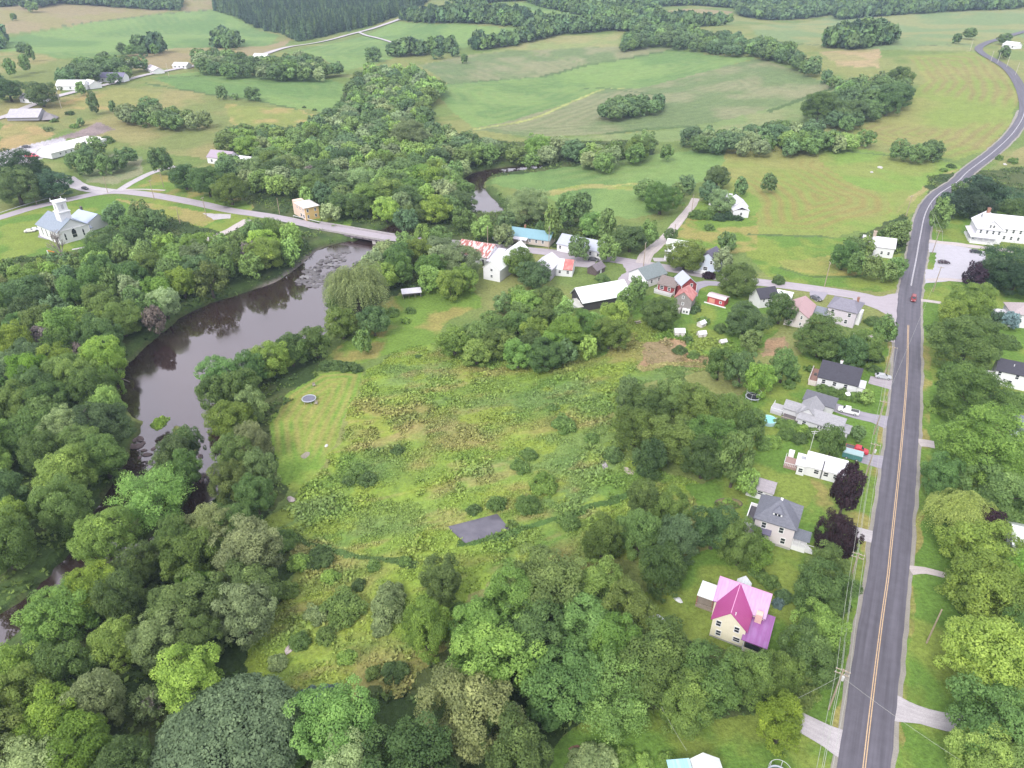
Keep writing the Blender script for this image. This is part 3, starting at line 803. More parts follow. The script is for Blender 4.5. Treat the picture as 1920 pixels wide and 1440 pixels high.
def crown_conifer(seed, per, s, spruce=True):
    """whorls of branches with needles; spruce is a cone, pine is ragged and flat layered"""
    r = np.random.default_rng(seed)
    P_, N_, A_, T = [], [], [], []
    Ht = 3.0 if spruce else 2.6
    lv = 15 if spruce else 13
    for k in range(lv):
        h = (k + .5) / lv
        z = Ht * (.08 + .92 * h) if spruce else Ht * (.22 + .76 * h)
        rad = (1 - h) ** .85 * 1.0 + .05 if spruce else math.sin(math.pi * (.18 + .75 * h)) ** .8 * r.uniform(.75, 1.1)
        nb = int(9 * (rad + .25)) + 3
        for j in range(nb):
            an = 2 * math.pi * (j + r.random() * .7) / nb + k
            L = rad * r.uniform(.75, 1.1)
            m = max(3, int(per * L / 10))
            t = r.uniform(.12, 1, m) ** .7
            x = np.cos(an) * L * t; y = np.sin(an) * L * t
            zz = z - (.22 if spruce else -.06) * L * t + r.normal(size=m) * .03
            w = r.normal(size=m) * .09 * (1.2 - t) * (1 if spruce else 2)
            P_.append(np.stack([x - np.sin(an) * w, y + np.cos(an) * w, zz], 1))
            N_.append(np.array([math.cos(an) * .35, math.sin(an) * .35, 1]) + r.normal(size=(m, 3)) * .3)
            A_.append(np.array([math.cos(an), math.sin(an), -.25]) + r.normal(size=(m, 3)) * .4)
            T.append(r.uniform(.7, 1.25, m) * r.uniform(.9, 1.1))
    c = np.concatenate(P_); nn = np.concatenate(N_); a = np.concatenate(A_)
    nn /= np.linalg.norm(nn, axis=1)[:, None]; a /= np.linalg.norm(a, axis=1)[:, None]
    V, Q = leaf_quads(c, nn, s * r.uniform(.75, 1.25, len(c)), r, .5, a)
    return V, Q, np.repeat(np.concatenate(T), 4)


def trunk_mesh(seed, m, h=1.3, r0=.085, limbs=5):
    r = random.Random(seed); mb = MB()
    pts = [(0, 0, -.1), (.01, .01, .25), (r.uniform(-.04, .04), r.uniform(-.04, .04), h * .6), (r.uniform(-.08, .08), r.uniform(-.08, .08), h)]
    mb.tube(pts, [r0 * 1.35, r0, r0 * .7, r0 * .3], 7)
    for k in range(limbs):
        a = 2 * math.pi * k / limbs + r.random(); z = h * r.uniform(.45, .8); L = r.uniform(.35, .6)
        mb.tube([(0, 0, z), (math.cos(a) * L * .5, math.sin(a) * L * .5, z + L * .35), (math.cos(a) * L, math.sin(a) * L, z + L * .9)], [r0 * .5, r0 * .33, r0 * .12], 5)
    return mb.mesh('trunk', m)


def bare_mesh(seed, m, limbs=9):
    """leafless forked branches"""
    r = random.Random(seed); mb = MB()
    def grow(p, d, L, rad, lev):
        q = p + d * L * .5 + Vector((r.gauss(0, .04), r.gauss(0, .04), r.gauss(0, .02))); e = p + d * L
        mb.tube([p, q, e], [rad, rad * .75, rad * .5], 5 if lev < 2 else 3)
        if lev >= 3: return
        for k in range(4 if lev else limbs):
            nd = (d + Vector((r.gauss(0, .55), r.gauss(0, .55), r.gauss(.15, .3)))).normalized()
            grow(p + d * L * r.uniform(.45, 1), nd, L * r.uniform(.42, .62), rad * .5, lev + 1)
    grow(Vector((0, 0, -.05)), Vector((.03, .02, 1)), 1.1, .075, 0)
    return mb.mesh('branches', m)


# ------------------------------------------------------------------ the trees of the photograph: centre of the crown, its width, its colour
COL = {'v': (.050, .072, .052), 'd': (.041, .070, .028), 'm': (.052, .090, .030), 'l': (.080, .132, .036), 'y': (.082, .136, .028), 'g': (.085, .116, .060), 'b': (.042, .074, .035),
       'o': (.056, .088, .029), 'p': (.022, .011, .017), 'c': (.026, .014, .017), 'w': (.26, .35, .115), 's': (.075, .11, .105), 'x': (.20, .17, .15), 'e': (.022, .042, .024), 't': (.066, .092, .042)}
COL = {k: tuple(min(.5, c * (1.2 if k in 'xw' else 2.4) * q) for c, q in zip(v, (1.22, 1.16, .96) if k not in 'xpcs' else (.8, .8, .8))) for k, v in COL.items()}
CNAME = {'v': 'blue grey green', 'd': 'dark green', 'm': 'mid green', 'l': 'light green', 'y': 'yellow green', 'g': 'silvery green', 'b': 'bluish green', 'o': 'olive green', 'p': 'dark purple', 'c': 'copper leaved',
         'w': 'pale yellow', 's': 'blue green', 'x': 'leafless grey', 'e': 'very dark green', 't': 'dull olive'}
# u v width colour kind(r round, t tall, w willow, p pine, s spruce, x bare, f fine leaved dome, k spiky) [height factor]
HAND = '''
1816 640 126 m r|1892 492 84 e k|1905 520 80 e r|1870 510 50 e k|1852 362 62 e k|1815 372 56 e r|1790 388 50 e k|1835 345 44 e r|1884 372 56 e k|1765 402 40 m t|1908 392 60 d r|1800 358 30 d r|1775 378 34 e r|1840 388 50 e r|1829 517 42 p r|1826 562 81 l r|1789 588 54 l r|1870 597 30 e s|1894 600 36 s s
1826 742 135 m r|1852 838 171 l r|1876 925 126 m r|1766 892 75 m r|1802 968 118 w w|1852 1035 135 l r|1856 1115 157 l r|1862 1232 175 l r|1880 1358 184 m r|1842 1420 117 l r|1919 1075 81 y r|1914 1180 90 m r
1854 990 63 p r|1908 1450 120 m r
1590 915 56 c t|1569 1008 78 c r|1553 1068 84 m r|1544 1108 112 d r|1536 1190 108 l r|1520 1232 108 m r|1470 1268 74 o r|1466 1352 92 y r|1500 1300 60 o r|1562 828 52 d r|1610 812 30 d s|1541 632 98 d r
1397 600 76 d r|1465 578 54 d r|1385 525 76 d r|1355 488 42 g r|1286 478 72 o r|1364 455 34 d r|1238 585 68 d r|1182 447 64 b r|1140 466 48 o r|1085 464 42 d r|1216 438 40 m r
1240 372 72 m r|1212 355 48 m r|1288 345 34 b r|1270 360 36 o r|1330 360 40 b r|1346 332 52 d r|1352 376 52 g r|1443 342 28 d r|1390 350 26 d r|1632 352 1 d r
868 410 44 m r|905 428 46 l r|948 418 40 d r|990 384 78 g r|1060 392 40 m t|1086 390 44 d t|1112 418 52 m r|1138 420 34 o t|1035 420 34 o t|975 490 62 o r|1000 515 66 b r|945 440 40 t s|1014 430 24 d t|1258 440 26 d r
668 545 124 g w|700 600 60 d r|640 605 60 m r|680 640 34 m t|806 522 48 l r|640 560 60 m r|590 640 64 m r|545 655 64 m r|505 672 74 l r|470 690 60 m r|410 700 76 m r|450 722 66 m r|400 735 60 d r
432 790 84 l r|470 760 60 g r|470 830 76 g r|440 850 70 m r|490 880 64 g r|430 900 76 o r|478 930 70 m r|330 850 66 d r|352 830 50 d r|310 865 50 m r|345 880 56 m r|282 930 124 l k|195 1005 110 l r
330 1010 80 m r|395 990 90 g r|440 985 70 o r|432 1392 285 v f|535 1405 110 m f|95 1350 120 y r|40 1310 110 l r|150 1395 130 y r|285 1330 60 w x|280 1315 66 g k|195 1420 70 g r|460 1150 110 g r|300 1200 110 g r|365 1095 60 y r|110 1150 120 l r
170 1110 110 y r|648 1300 50 x x|115 478 60 x x|470 478 36 x x|55 560 34 x x|180 770 40 x x|585 330 30 x x|80 640 46 x x|290 600 40 x x|150 660 40 x x|690 245 40 g r|770 255 70 g r|985 340 1 d r
1180 75 1 d r|800 1180 92 y r|828 1085 76 d r|1245 1065 96 d r|1000 1190 130 d r|1060 1280 150 m r|1230 1240 160 o r|1150 1210 110 l r|1330 1275 140 m r|1405 1268 96 m r|1290 1320 110 m r|1120 1100 100 l r|960 1120 110 l r|900 1180 110 l r
1340 990 90 d r|1390 1020 76 o r|1420 1035 60 l r|1270 1010 80 b r|1200 1000 84 m r|1210 940 70 m r|1260 960 70 m r|1130 1010 80 m r|1380 860 62 m t|1400 900 44 l t|1265 740 80 m r|1210 760 86 d r|1310 760 84 o r|1370 775 80 o r|1330 820 100 m r|1260 820 100 o r|1320 860 80 d r|1190 800 80 m r|1405 800 60 d r|1180 740 56 b r|1220 860 60 d r
1150 592 60 l r|1110 612 70 m r|1176 562 44 m r|1196 542 38 m r|1062 622 70 l r|1030 562 58 m r|1425 710 56 l r|1470 685 56 m r|1390 690 60 b r|1350 680 50 m r|1410 640 40 o r|1620 650 70 m r|1660 620 44 m r|1600 660 50 d r|1625 745 28 l r|215 402 46 b r|265 405 48 d s|245 424 44 m r|292 412 38 d r|200 455 70 d r|40 320 90 e r|95 345 66 e r|30 350 80 d r|390 340 70 d r|430 355 70 m r|345 330 60 d r
300 300 40 d t|472 175 30 d r|415 172 22 d r|440 180 12 d r|173 192 20 d t|260 118 34 d r|235 135 26 m r|150 165 18 m r|75 175 56 d r|15 168 50 b r|40 90 24 d r|55 98 14 d t|18 125 20 m t|46 118 20 m t|267 95 20 d r|290 92 17 m r|246 93 26 m r|122 142 26 m r|60 12 24 m r|46 8 18 d r|24 30 12 m r|210 200 14 d t|150 228 14 m r|228 90 22 d r|440 82 14 d r|412 74 20 d t|425 78 18 d t|545 62 16 d r|1590 265 40 l r|1625 258 36 m r|1560 262 40 l r|1480 262 44 l r|1330 262 44 g r|1540 200 70 d r|1680 180 60 d r|1250 285 24 m r|820 100 24 d r|852 96 18 d r|700 100 34 d r|905 70 18 d r|870 108 14 m r|1820 62 26 d r|1885 98 22 d r|1885 72 26 d r|1795 70 16 d r
'''
# woods: outline of the crown centres, spacing in metres, crown width in metres, colours, name
WOODS = [
    ('riverbank', [(-40, 492), (60, 495), (110, 490), (190, 470), (240, 440), (320, 452), (400, 445), (440, 455), (500, 425), (560, 428), (585, 445), (555, 482), (520, 503), (450, 522), (380, 545), (310, 588), (268, 620), (222, 672), (185, 720), (212, 785), (232, 830), (210, 880), (185, 925), (115, 965), (105, 1030), (60, 1075), (-40, 1110)], 7.9, 9.8, 'mmllgodbmmly', 'wood below the church'),
    ('southbank', [(-40, 1230), (60, 1160), (130, 1090), (180, 1060), (260, 1020), (400, 1000), (450, 1000), (480, 1040), (470, 1100), (440, 1160), (430, 1220), (380, 1260), (320, 1280), (280, 1330), (235, 1440), (-40, 1450)], 8.0, 10.0, 'mlgmolydmg', 'south bank wood'),
    ('nearwood', [(890, 1130), (950, 1085), (1010, 1065), (1090, 1070), (1140, 1100), (1180, 1130), (1180, 1180), (1250, 1210), (1340, 1230), (1420, 1262), (1430, 1310), (1330, 1320), (1200, 1290), (1110, 1310), (1010, 1360), (980, 1440), (640, 1440), (620, 1370), (570, 1325), (640, 1335), (720, 1375), (800, 1330), (870, 1260), (905, 1190)], 8.2, 10.4, 'mlglomdlmml', 'near centre wood'),
    ('hedgerow', [(838, 615), (880, 600), (930, 580), (945, 540), (1000, 540), (1060, 556), (1100, 590), (1170, 575), (1150, 615), (1090, 650), (1000, 655), (930, 650), (870, 640)], 6.8, 8.4, 'mdlmlo', 'thicket by the long barn'),
    ('villagewood', [(735, 450), (790, 430), (850, 440), (870, 510), (850, 530), (800, 500), (740, 535), (690, 480)], 8.6, 11, 'mdlgm', 'trees beside the bridge'),
    ('housewood', [(1590, 462), (1620, 440), (1690, 420), (1695, 440), (1650, 440), (1610, 470), (1640, 490), (1690, 485), (1660, 500), (1590, 488), (1570, 475)], 6.0, 8.5, 'dmodm', 'chimney house grove'),
    ('corridor', [(590, 400), (570, 350), (490, 345), (420, 315), (400, 285), (440, 235), (540, 245), (600, 220), (660, 190), (655, 160), (700, 125), (780, 128), (830, 160), (790, 190), (800, 225), (860, 250), (950, 275), (1080, 270), (1120, 280), (980, 290), (880, 300), (840, 330), (880, 350), (850, 385), (800, 395), (750, 410), (700, 420), (660, 405)], 9.0, 11.5, 'mdgmlbodgl', 'wooded river corridor'),
    ('treeline', [(1085, 285), (1150, 275), (1210, 262), (1220, 280), (1130, 300)], 11, 12, 'mdgm', 'river treeline'),
    ('treeline', [(1285, 252), (1370, 245), (1500, 232), (1570, 250), (1590, 262), (1480, 272), (1300, 268)], 10, 12, 'mdgmb', 'striped field treeline'),
    ('copse', [(1510, 210), (1540, 180), (1570, 170), (1610, 150), (1680, 145), (1710, 160), (1680, 190), (1640, 205), (1590, 225), (1550, 215)], 10.5, 15, 'dmbmd', 'hayfield copse'),
    ('copse', [(1632, 272), (1680, 278), (1740, 288), (1770, 285), (1750, 265), (1735, 278)], 10, 12, 'dmd', 'short hayfield tree row'),
    ('copse', [(1125, 208), (1180, 205), (1235, 195), (1240, 180), (1170, 180), (1150, 190)], 9, 11, 'dbd', 'cornfield copse'),
    ('treeline', [(1168, 85), (1230, 75), (1330, 85), (1420, 95), (1500, 115), (1550, 140), (1570, 150), (1540, 125), (1450, 80), (1300, 55), (1200, 45)], 11, 14, 'dbdm', 'far cornfield treeline'),
    ('scrub', [(230, 205), (280, 195), (330, 210), (385, 218), (370, 225), (300, 222), (240, 218)], 9, 12, 'gdot', 'scrub in the tan pasture'),
    ('scrub', [(140, 270), (180, 290), (250, 275), (210, 300), (150, 310), (130, 295), (200, 265)], 9, 10, 'mdgd', 'scrub behind the long white shed'),
    ('farmtrees', [(110, 140), (150, 110), (200, 105), (240, 125), (215, 140), (160, 150)], 12, 14, 'dmbd', 'far farmhouse trees'),
    ('farmtrees', [(360, 105), (400, 95), (450, 110), (500, 110), (560, 105), (640, 125), (600, 138), (540, 135), (430, 130), (370, 120)], 11, 13, 'dmbgd', 'farm road trees'),
]
# far woods that read as one mass
FAR = [[(400, 0), (520, -14), (760, -30), (880, -30), (770, 20), (740, 33), (700, 48), (620, 66), (560, 78), (520, 62), (460, 42), (400, 20)],
       [(750, 38), (830, 31), (900, 27), (960, 33), (1010, 45), (1060, 50), (1010, 56), (940, 49), (860, 45), (780, 43)],
       [(985, -8), (1040, 2), (1100, 22), (1165, 34), (1130, 40), (1060, 24), (990, 4)], [(850, 12), (900, -20), (985, -20), (985, 2), (930, 4), (900, 10)],
       [(1110, 54), (1180, 14), (1232, 14), (1232, 46), (1370, 47), (1300, 52), (1250, 56), (1180, 60)],
       [(1180, 14), (1180, -25), (1500, -25), (1920, -40), (1960, 0), (1900, 18), (1740, 26), (1690, 28), (1570, 38), (1560, 28), (1470, 38), (1430, 38), (1385, 30), (1380, 16), (1290, 10)],
       [(880, 88), (960, 78), (1040, 55), (1140, 50), (1150, 58), (1040, 68), (960, 88), (900, 96)],
       [(1540, 92), (1580, 70), (1620, 62), (1680, 80), (1660, 85), (1600, 95)],
       [(60, 18), (110, 0), (340, -10), (340, 20), (270, 18), (120, 8)], [(-60, 8), (40, 4), (30, 12), (-60, 18)],
       [(400, 90), (420, 72), (450, 86), (430, 92)], [(240, 100), (270, 95), (310, 96), (300, 102)], [(700, 105), (780, 100), (860, 92), (850, 98), (760, 108)],
       [(-80, 100), (5, 92), (10, 80), (-80, 80)], [(-100, 170), (0, 160), (10, 175), (-80, 190)]]
# bushes: centre, width, colour
BUSH = '''672 1095 27 d|640 1136 70 o|725 1132 66 g|735 1106 46 g|714 1172 42 g|740 1256 46 d|590 1150 44 g|610 1190 36 o|560 1200 40 m|650 1230 34 l|700 1260 30 o|520 1240 38 g|800 1130 40 l|860 1140 36 m|745 842 26 d|652 902 22 d|690 896 38 d|672 878 30 m|655 892 28 m|930 942 38 m|888 954 26 d|1037 762 22 m|1057 792 44 m|1110 820 28 m|975 872 36 m
1020 906 50 l|990 944 46 m|1067 976 42 m|1150 852 38 d|992 850 32 m|530 1012 52 m|600 1042 52 d|562 1052 42 l|504 1006 40 l|612 684 30 d|632 683 30 d|652 686 30 d|668 690 24 d|570 1310 46 s|615 1300 50 s|740 1130 40 o|540 1106 40 o|784 667 12 d
1366 404 24 e|1350 406 24 e|1330 424 22 m|1325 402 28 m|1306 400 30 m|1384 407 20 e|1660 730 1 d|1545 728 26 m|1562 733 26 m|1580 738 26 m|1596 742 26 m|1612 744 30 m|1465 792 28 m|1485 797 30 m|1505 803 32 l|1525 810 30 m|1545 818 30 m|1475 812 34 m|1500 820 30 d
1448 825 36 l|1430 830 34 m|1350 946 20 o|1378 946 18 o|1366 938 18 l|1320 600 22 m|1290 635 22 d|1275 655 26 d|1300 665 24 m|1352 615 26 d|1640 600 30 d|1490 705 26 m|1480 720 24 m|1518 690 20 m|1560 665 34 m|1640 665 36 d|1130 520 26 d|1110 545 30 d
1640 690 24 d|1330 515 24 p|1345 514 20 o|1255 520 20 m|1300 578 26 b|1305 570 20 m|770 580 22 m|735 585 26 m|760 600 20 l|1445 1090 34 m|1470 1115 34 b|1430 1080 30 m|1415 1070 24 m|1460 1130 24 s|296 792 30 y|306 786 20 y|1590 690 20 d
840 1412 60 g|1120 1420 70 g|1090 1425 50 g|1170 1415 40 l|1210 1425 34 l|1250 1420 30 l|960 980 20 o|1460 525 24 d|1680 305 1 d|1660 296 1 d|1785 310 16 d|1770 318 12 m|1900 300 20 m|1875 295 16 m|620 205 8 d|570 200 8 d|590 205 8 d
130 210 16 d|100 225 14 m|90 240 18 g|200 260 26 m|175 265 22 g|140 235 16 m|1800 700 60 m|1760 760 40 l|1900 745 40 m|1890 640 40 m|1660 440 30 m|500 1120 36 l|620 1080 34 l|700 1060 26 m|760 1050 24 m'''
# ------------------------------------------------------------------ growing them
FOOT = []          # (x, y, radius) kept free of wild trees
ROADLINES = []
ORD = ['first', 'second', 'third', 'fourth', 'fifth', 'sixth', 'seventh', 'eighth', 'ninth', 'tenth', 'eleventh', 'twelfth', 'thirteenth', 'fourteenth', 'fifteenth', 'sixteenth',
       'seventeenth', 'eighteenth', 'nineteenth', 'twentieth']
MARKS = [(1385, 1150, 'the magenta roofed house'), (1460, 965, 'the grey hip roofed house'), (1537, 872, 'the white bungalow'), (1520, 770, 'the pale grey roofed house'), (1575, 698, 'the black roofed house'),
         (1580, 580, 'the lilac house'), (1503, 580, 'the pink roofed barn'), (1285, 560, 'the red roofed barn'), (1240, 525, 'the red house'), (1348, 562, 'the long red shed'), (1120, 550, 'the long white roofed barn'),
         (1333, 482, 'the pale blue house'), (1272, 462, 'the steep white barn'), (1100, 455, 'the slate roofed house'), (990, 440, 'the teal roofed house'), (895, 468, 'the rusty roofed barn'), (940, 485, 'the white gabled barn'),
         (1045, 495, 'the pale roofed shed'), (1370, 375, 'the white hilltop farmhouse'), (1645, 455, 'the white chimney house'), (1870, 425, 'the big white house'), (1905, 580, 'the blue spruce house'),
         (1900, 690, 'the right edge white house'), (1310, 1425, 'the blue roofed cottage'), (130, 430, 'the church'), (565, 393, 'the yellow building'), (640, 440, 'the bridge'), (900, 990, 'the meadow pond'),
         (580, 748, 'the lawn trampoline'), (710, 608, 'the two junked cars'), (120, 272, 'the long white shed'), (55, 208, 'the far grey barn'), (145, 158, 'the white farmhouse'), (1795, 495, 'the parking lot'), (1712, 562, 'the red car'),
         (1411, 745, 'the dark trampoline'), (1440, 787, 'the round pool'), (1275, 655, 'the bare soil patch'), (330, 850, 'the river island'), (772, 550, 'the lean-to shed'), (1750, 1174, 'the lone pole'), (300, 700, 'the wide river bend'),
         (1690, 1200, 'the near road'), (1895, 140, 'the hill road bend'), (460, 105, 'the far white roofs'), (1180, 190, 'the cornfield')]


def near_mark(u, v):
    best = sorted(((math.hypot(u - a, (v - b) * 1.3), a, b, n) for a, b, n in MARKS))[0]
    dx, dy = u - best[1], v - best[2]
    if abs(dx) > abs(dy) * 1.2: rel = 'right of' if dx > 0 else 'left of'
    else: rel = 'in front of' if dy > 0 else 'behind'
    return rel, best[3], best[0]


def sizew(w): return 'huge' if w > 150 else 'big' if w > 95 else 'mid sized' if w > 52 else 'small'


def pip(poly, x, y):
    r = False; n = len(poly)
    for i in range(n):
        x0, y0 = poly[i][:2]; x1, y1 = poly[i - 1][:2]
        if (y0 > y) != (y1 > y) and x < (x1 - x0) * (y - y0) / (y1 - y0) + x0: r = not r
    return r


class Forest:
    def __init__(s):
        s.T = []; s.B = []; s.vis = {}

    def hand(s):
        for tok in HAND.replace('\n', '|').split('|'):
            a = tok.split()
            if len(a) < 4: continue
            u, v, w, c, k = float(a[0]), float(a[1]), float(a[2]), a[3], (a[4] if len(a) > 4 else 'r')
            if w < 8: continue
            s.put(u, v, w * .93, c, k, None)

    def put(s, u, v, w, c, k, wood):
        d = proj(*P(u, v, 7))[2] if v > 330 else None
        if d is None:
            g = G(u, v, 6); d = proj(g[0], g[1], g[2] + 6)[2]
        R = max(.8, w * d / F / 2)
        if k in 'sp': ratio = 3.0 if k == 's' else 2.4; sz = 1.0; cz = ratio * .42 * R * 1.0
        else:
            tgt = 11
            sz = min(1.5, max(.8, tgt / (2.1 * R)))
            if R < 3: sz = min(sz, 1.15)
            if k == 't': sz *= 1.45
            if k == 'f': sz = .85
            if k == 'k': sz *= .9
            cz = {'w': 1.15, 'x': 1.0, 'f': .5}.get(k, 1.12) * R * sz
        x, y, h = G(u, v, cz)
        if k == 's': sz = 1.15
        s.T.append(dict(x=x, y=y, h=h, R=R, sz=sz, c=c, k=k, w=w, u=u, v=v, wood=wood))

    def woods(s):
        for name, poly, sp, wid, cols, title in WOODS:
            pw = [G(u, v, 8) for u, v in poly]
            X = [p[0] for p in pw]; Y = [p[1] for p in pw]
            r = random.Random(name + str(len(poly)) + str(poly[0])); pts = []
            area = abs(sum(X[i] * Y[(i + 1) % len(X)] - X[(i + 1) % len(X)] * Y[i] for i in range(len(X)))) / 2
            for _ in range(int(area / sp ** 2 * 60)):
                x = r.uniform(min(X), max(X)); y = r.uniform(min(Y), max(Y))
                if not pip(pw, x, y): continue
                if any((x - a) ** 2 + (y - b) ** 2 < (sp * q) ** 2 for a, b, q in pts): continue
                if any((x - t['x']) ** 2 + (y - t['y']) ** 2 < (.72 * (t['R'] + wid * .42)) ** 2 for t in s.T if t['wood'] is None): continue
                if any((x - a) ** 2 + (y - b) ** 2 < (q + wid * .4) ** 2 for a, b, q in FOOT): continue
                if river_sd(np.array([x]), np.array([y]))[0] < 1.0: continue
                if any(segdist(L, np.array([x]), np.array([y]), False)[0] < wid * .42 + 1.5 for L in ROADLINES): continue
                pts.append((x, y, r.uniform(.8, 1.15)))
            for x, y, q in pts:
                R = wid / 2 * q * r.uniform(.85, 1.25); sz = min(1.5, max(.85, (r.uniform(7, 9.5) if name == 'hedgerow' else r.uniform(10.5, 14) if name == 'riverbank' else r.uniform(9, 12.5)) / (2.1 * R)))
                h = float(ground(np.array([x]), np.array([y]))[0])
                u, v, d = proj(x, y, h + 1.12 * R * sz)
                if u < -90 or u > 2010 or v > 1530: continue
                k = 'r' if r.random() < .8 else 't' if r.random() < .7 else 'k'
                if k == 't': R *= .75; sz *= 1.3
                s.T.append(dict(x=x, y=y, h=h, R=R, sz=sz, c=r.choice(cols), k=k, w=2 * R * F / d, u=u, v=v, wood=title))

    def variants(s):
        s.leaf = leaf_mat()
        bark = mat('bark', (.10, .085, .07), var=.35, scale=3); pale = mat('bare grey wood', (.30, .26, .24), var=.3, scale=3)
        def mk(kind, lod, seed):
            if kind == 'r': a = [lambda: crown_round(seed, 84, 720, .026, rlo=.15, rhi=.31, rough=.26), lambda: crown_round(seed, 56, 330, .040, rlo=.18, rhi=.34, rough=.26), lambda: crown_round(seed, 22, 34, .15)][lod]()
            elif kind == 'R': a = crown_round(seed, 150, 1050, .0195, rlo=.11, rhi=.235, rough=.22)
            elif kind == 't': a = [lambda: crown_round(seed, 70, 700, .027, e=1.0, base=1.15, rlo=.17, rhi=.32), lambda: crown_round(seed, 44, 180, .058, rlo=.2, rhi=.36), lambda: crown_round(seed, 20, 40, .14)][lod]()
            elif kind == 'k': a = [lambda: crown_round(seed, 60, 700, .025, rlo=.18, rhi=.3, spike=.35, base=1.1), lambda: crown_round(seed, 40, 180, .055, rlo=.2, rhi=.34, spike=.35, base=1.1), lambda: crown_round(seed, 18, 34, .15, spike=.3)][lod]()
            elif kind == 'f': a = crown_round(seed, 330, 1500, .021, e=.5, rlo=.10, rhi=.16, low=-.2, base=.5, rough=.03)
            elif kind == 'w': a = crown_willow(seed, [1000, 300, 100][lod], [.03, .05, .09][lod])
            elif kind == 's': a = crown_conifer(seed, [200, 70, 24][lod], [.045, .08, .14][lod], True)
            elif kind == 'p': a = crown_conifer(seed, [420, 160, 40][lod], [.038, .065, .13][lod], False)
            elif kind == 'b': a = [lambda: crown_round(seed, 40, 300, .048, e=.8, low=-.2, base=.12, rough=.3, rlo=.2, rhi=.4), lambda: crown_round(seed, 26, 110, .08, e=.8, low=-.2, base=.12, rough=.3), lambda: crown_round(seed, 12, 24, .2, e=.8, low=-.15, base=.12)][lod]()
            me = np_mesh('crown', a[0], a[1], [s.leaf], attrs={'tone': ('POINT', 'FLOAT', a[2])})
            return me
        s.mk = mk
        s.tr = [trunk_mesh(i, bark) for i in range(4)]; s.trs = trunk_mesh(9, bark, 2.6, .06, 0)
        s.bare = [bare_mesh(i, pale) for i in range(3)]

    def get(s, kind, lod, r, r_big=False):
        if kind == 'r' and lod == 0 and r_big: kind = 'R'
        n = {'R': (5, 5, 5), 'r': (6, 5, 4), 't': (3, 3, 2), 'k': (2, 2, 2), 'b': (3, 3, 3)}.get(kind, (2, 2, 2))[lod]
        i = r.randrange(n); key = (kind, lod, i)
        if key not in s.vis: s.vis[key] = s.mk(kind, lod, 100 + i * 17 + lod * 5 + ord(kind[0]))
        return s.vis[key]

    def grow(s):
        s.T.sort(key=lambda t: -t['w'])
        keep, rest = [], []
        for t in s.T:
            vis = -30 < t['u'] < 1950 and t['v'] < 1480
            (keep if len(keep) < 300 and (vis or t['wood'] is None) else rest).append(t)
        # wording: rows inside a wood, otherwise the nearest landmark
        by = {}
        for t in keep:
            if t['wood']: by.setdefault(t['wood'], []).append(t)
        for wd, l in by.items():
            l.sort(key=lambda t: -t['v']); per = max(3, int(math.sqrt(len(l) * 1.4)))
            for i in range(0, len(l), per):
                row = sorted(l[i:i + per], key=lambda t: t['u']); ri = i // per
                for j, t in enumerate(row):
                    rw = 'front row' if ri == 0 else ORD[ri] + ' row'
                    t['label'] = f"{CNAME[t['c']]} tree, {ORD[j]} from left, {rw} of {wd}"
                    t['group'] = 'trees of the ' + wd
        used = {}
        for t in keep:
            if t['wood']: continue
            rel, nm, dist = near_mark(t['u'], t['v'])
            kn = {'w': 'weeping willow', 's': 'spruce', 'p': 'pine', 'x': 'bare tree', 't': 'upright tree', 'f': 'fine leaved domed tree', 'k': 'shaggy tree'}.get(t['k'], 'round tree')
            cn = '' if t['k'] == 'x' else CNAME[t['c']] + ' '
            t['stem'] = (f"{sizew(t['w'])} {cn}{kn}", f"{rel} {nm}"); t['dist'] = dist
            used.setdefault(t['stem'], []).append(t)
        for st, l in used.items():
            l.sort(key=lambda t: t['dist'])
            for j, t in enumerate(l):
                t['label'] = f"{st[0]} {st[1]}" if len(l) == 1 else f"{st[0]} {st[1]}, {('nearest' if j == 0 else ORD[j] + ' nearest')}"
                t['group'] = None
        r = random.Random(5)
        for t in keep:
            k = t['k']; lod = 0 if t['w'] > 62 else 1 if t['w'] > 27 else 2
            nm = {'w': 'willow_tree', 's': 'spruce_tree', 'p': 'pine_tree', 'x': 'bare_tree', 'c': 'copper_tree'}.get(k, 'broadleaf_tree')
            if t['c'] == 'c': nm = 'copper_beech_tree'
            o = thing(nm, (t['x'], t['y'], t['h']), r.uniform(0, 6.28), t['label'], 'tree', t.get('group'))
            o.scale = (t['R'] * r.uniform(.93, 1.07), t['R'] * r.uniform(.93, 1.07), t['R'] * t['sz'])
            if k == 'x':
                o.scale = (t['R'] * .95, t['R'] * .95, t['R'] * 1.5)
                link('branches', r.choice(s.bare), o)
                continue
            c = link('crown', s.get(k, lod, r, t['R'] > 7.5), o); j = math.exp(r.gauss(0, .15)); b = COL[t['c']]
            c.color = (b[0] * j * r.uniform(.88, 1.14), b[1] * j, b[2] * j * r.uniform(.85, 1.15), 1)
            tk = link('trunk', s.trs if k in 'sp' else r.choice(s.tr), o)
            if k == 'f': tk.scale = (.5, .5, .45)
        s.mass('distant_trees', [(t['x'], t['y'], t['h'], t['R'], t['sz'], COL[t['c']], t['w']) for t in rest], 'trees crowding the far river corridor and distant treelines', 'trees')
        print('TREES', len(keep), 'rest', len(rest))

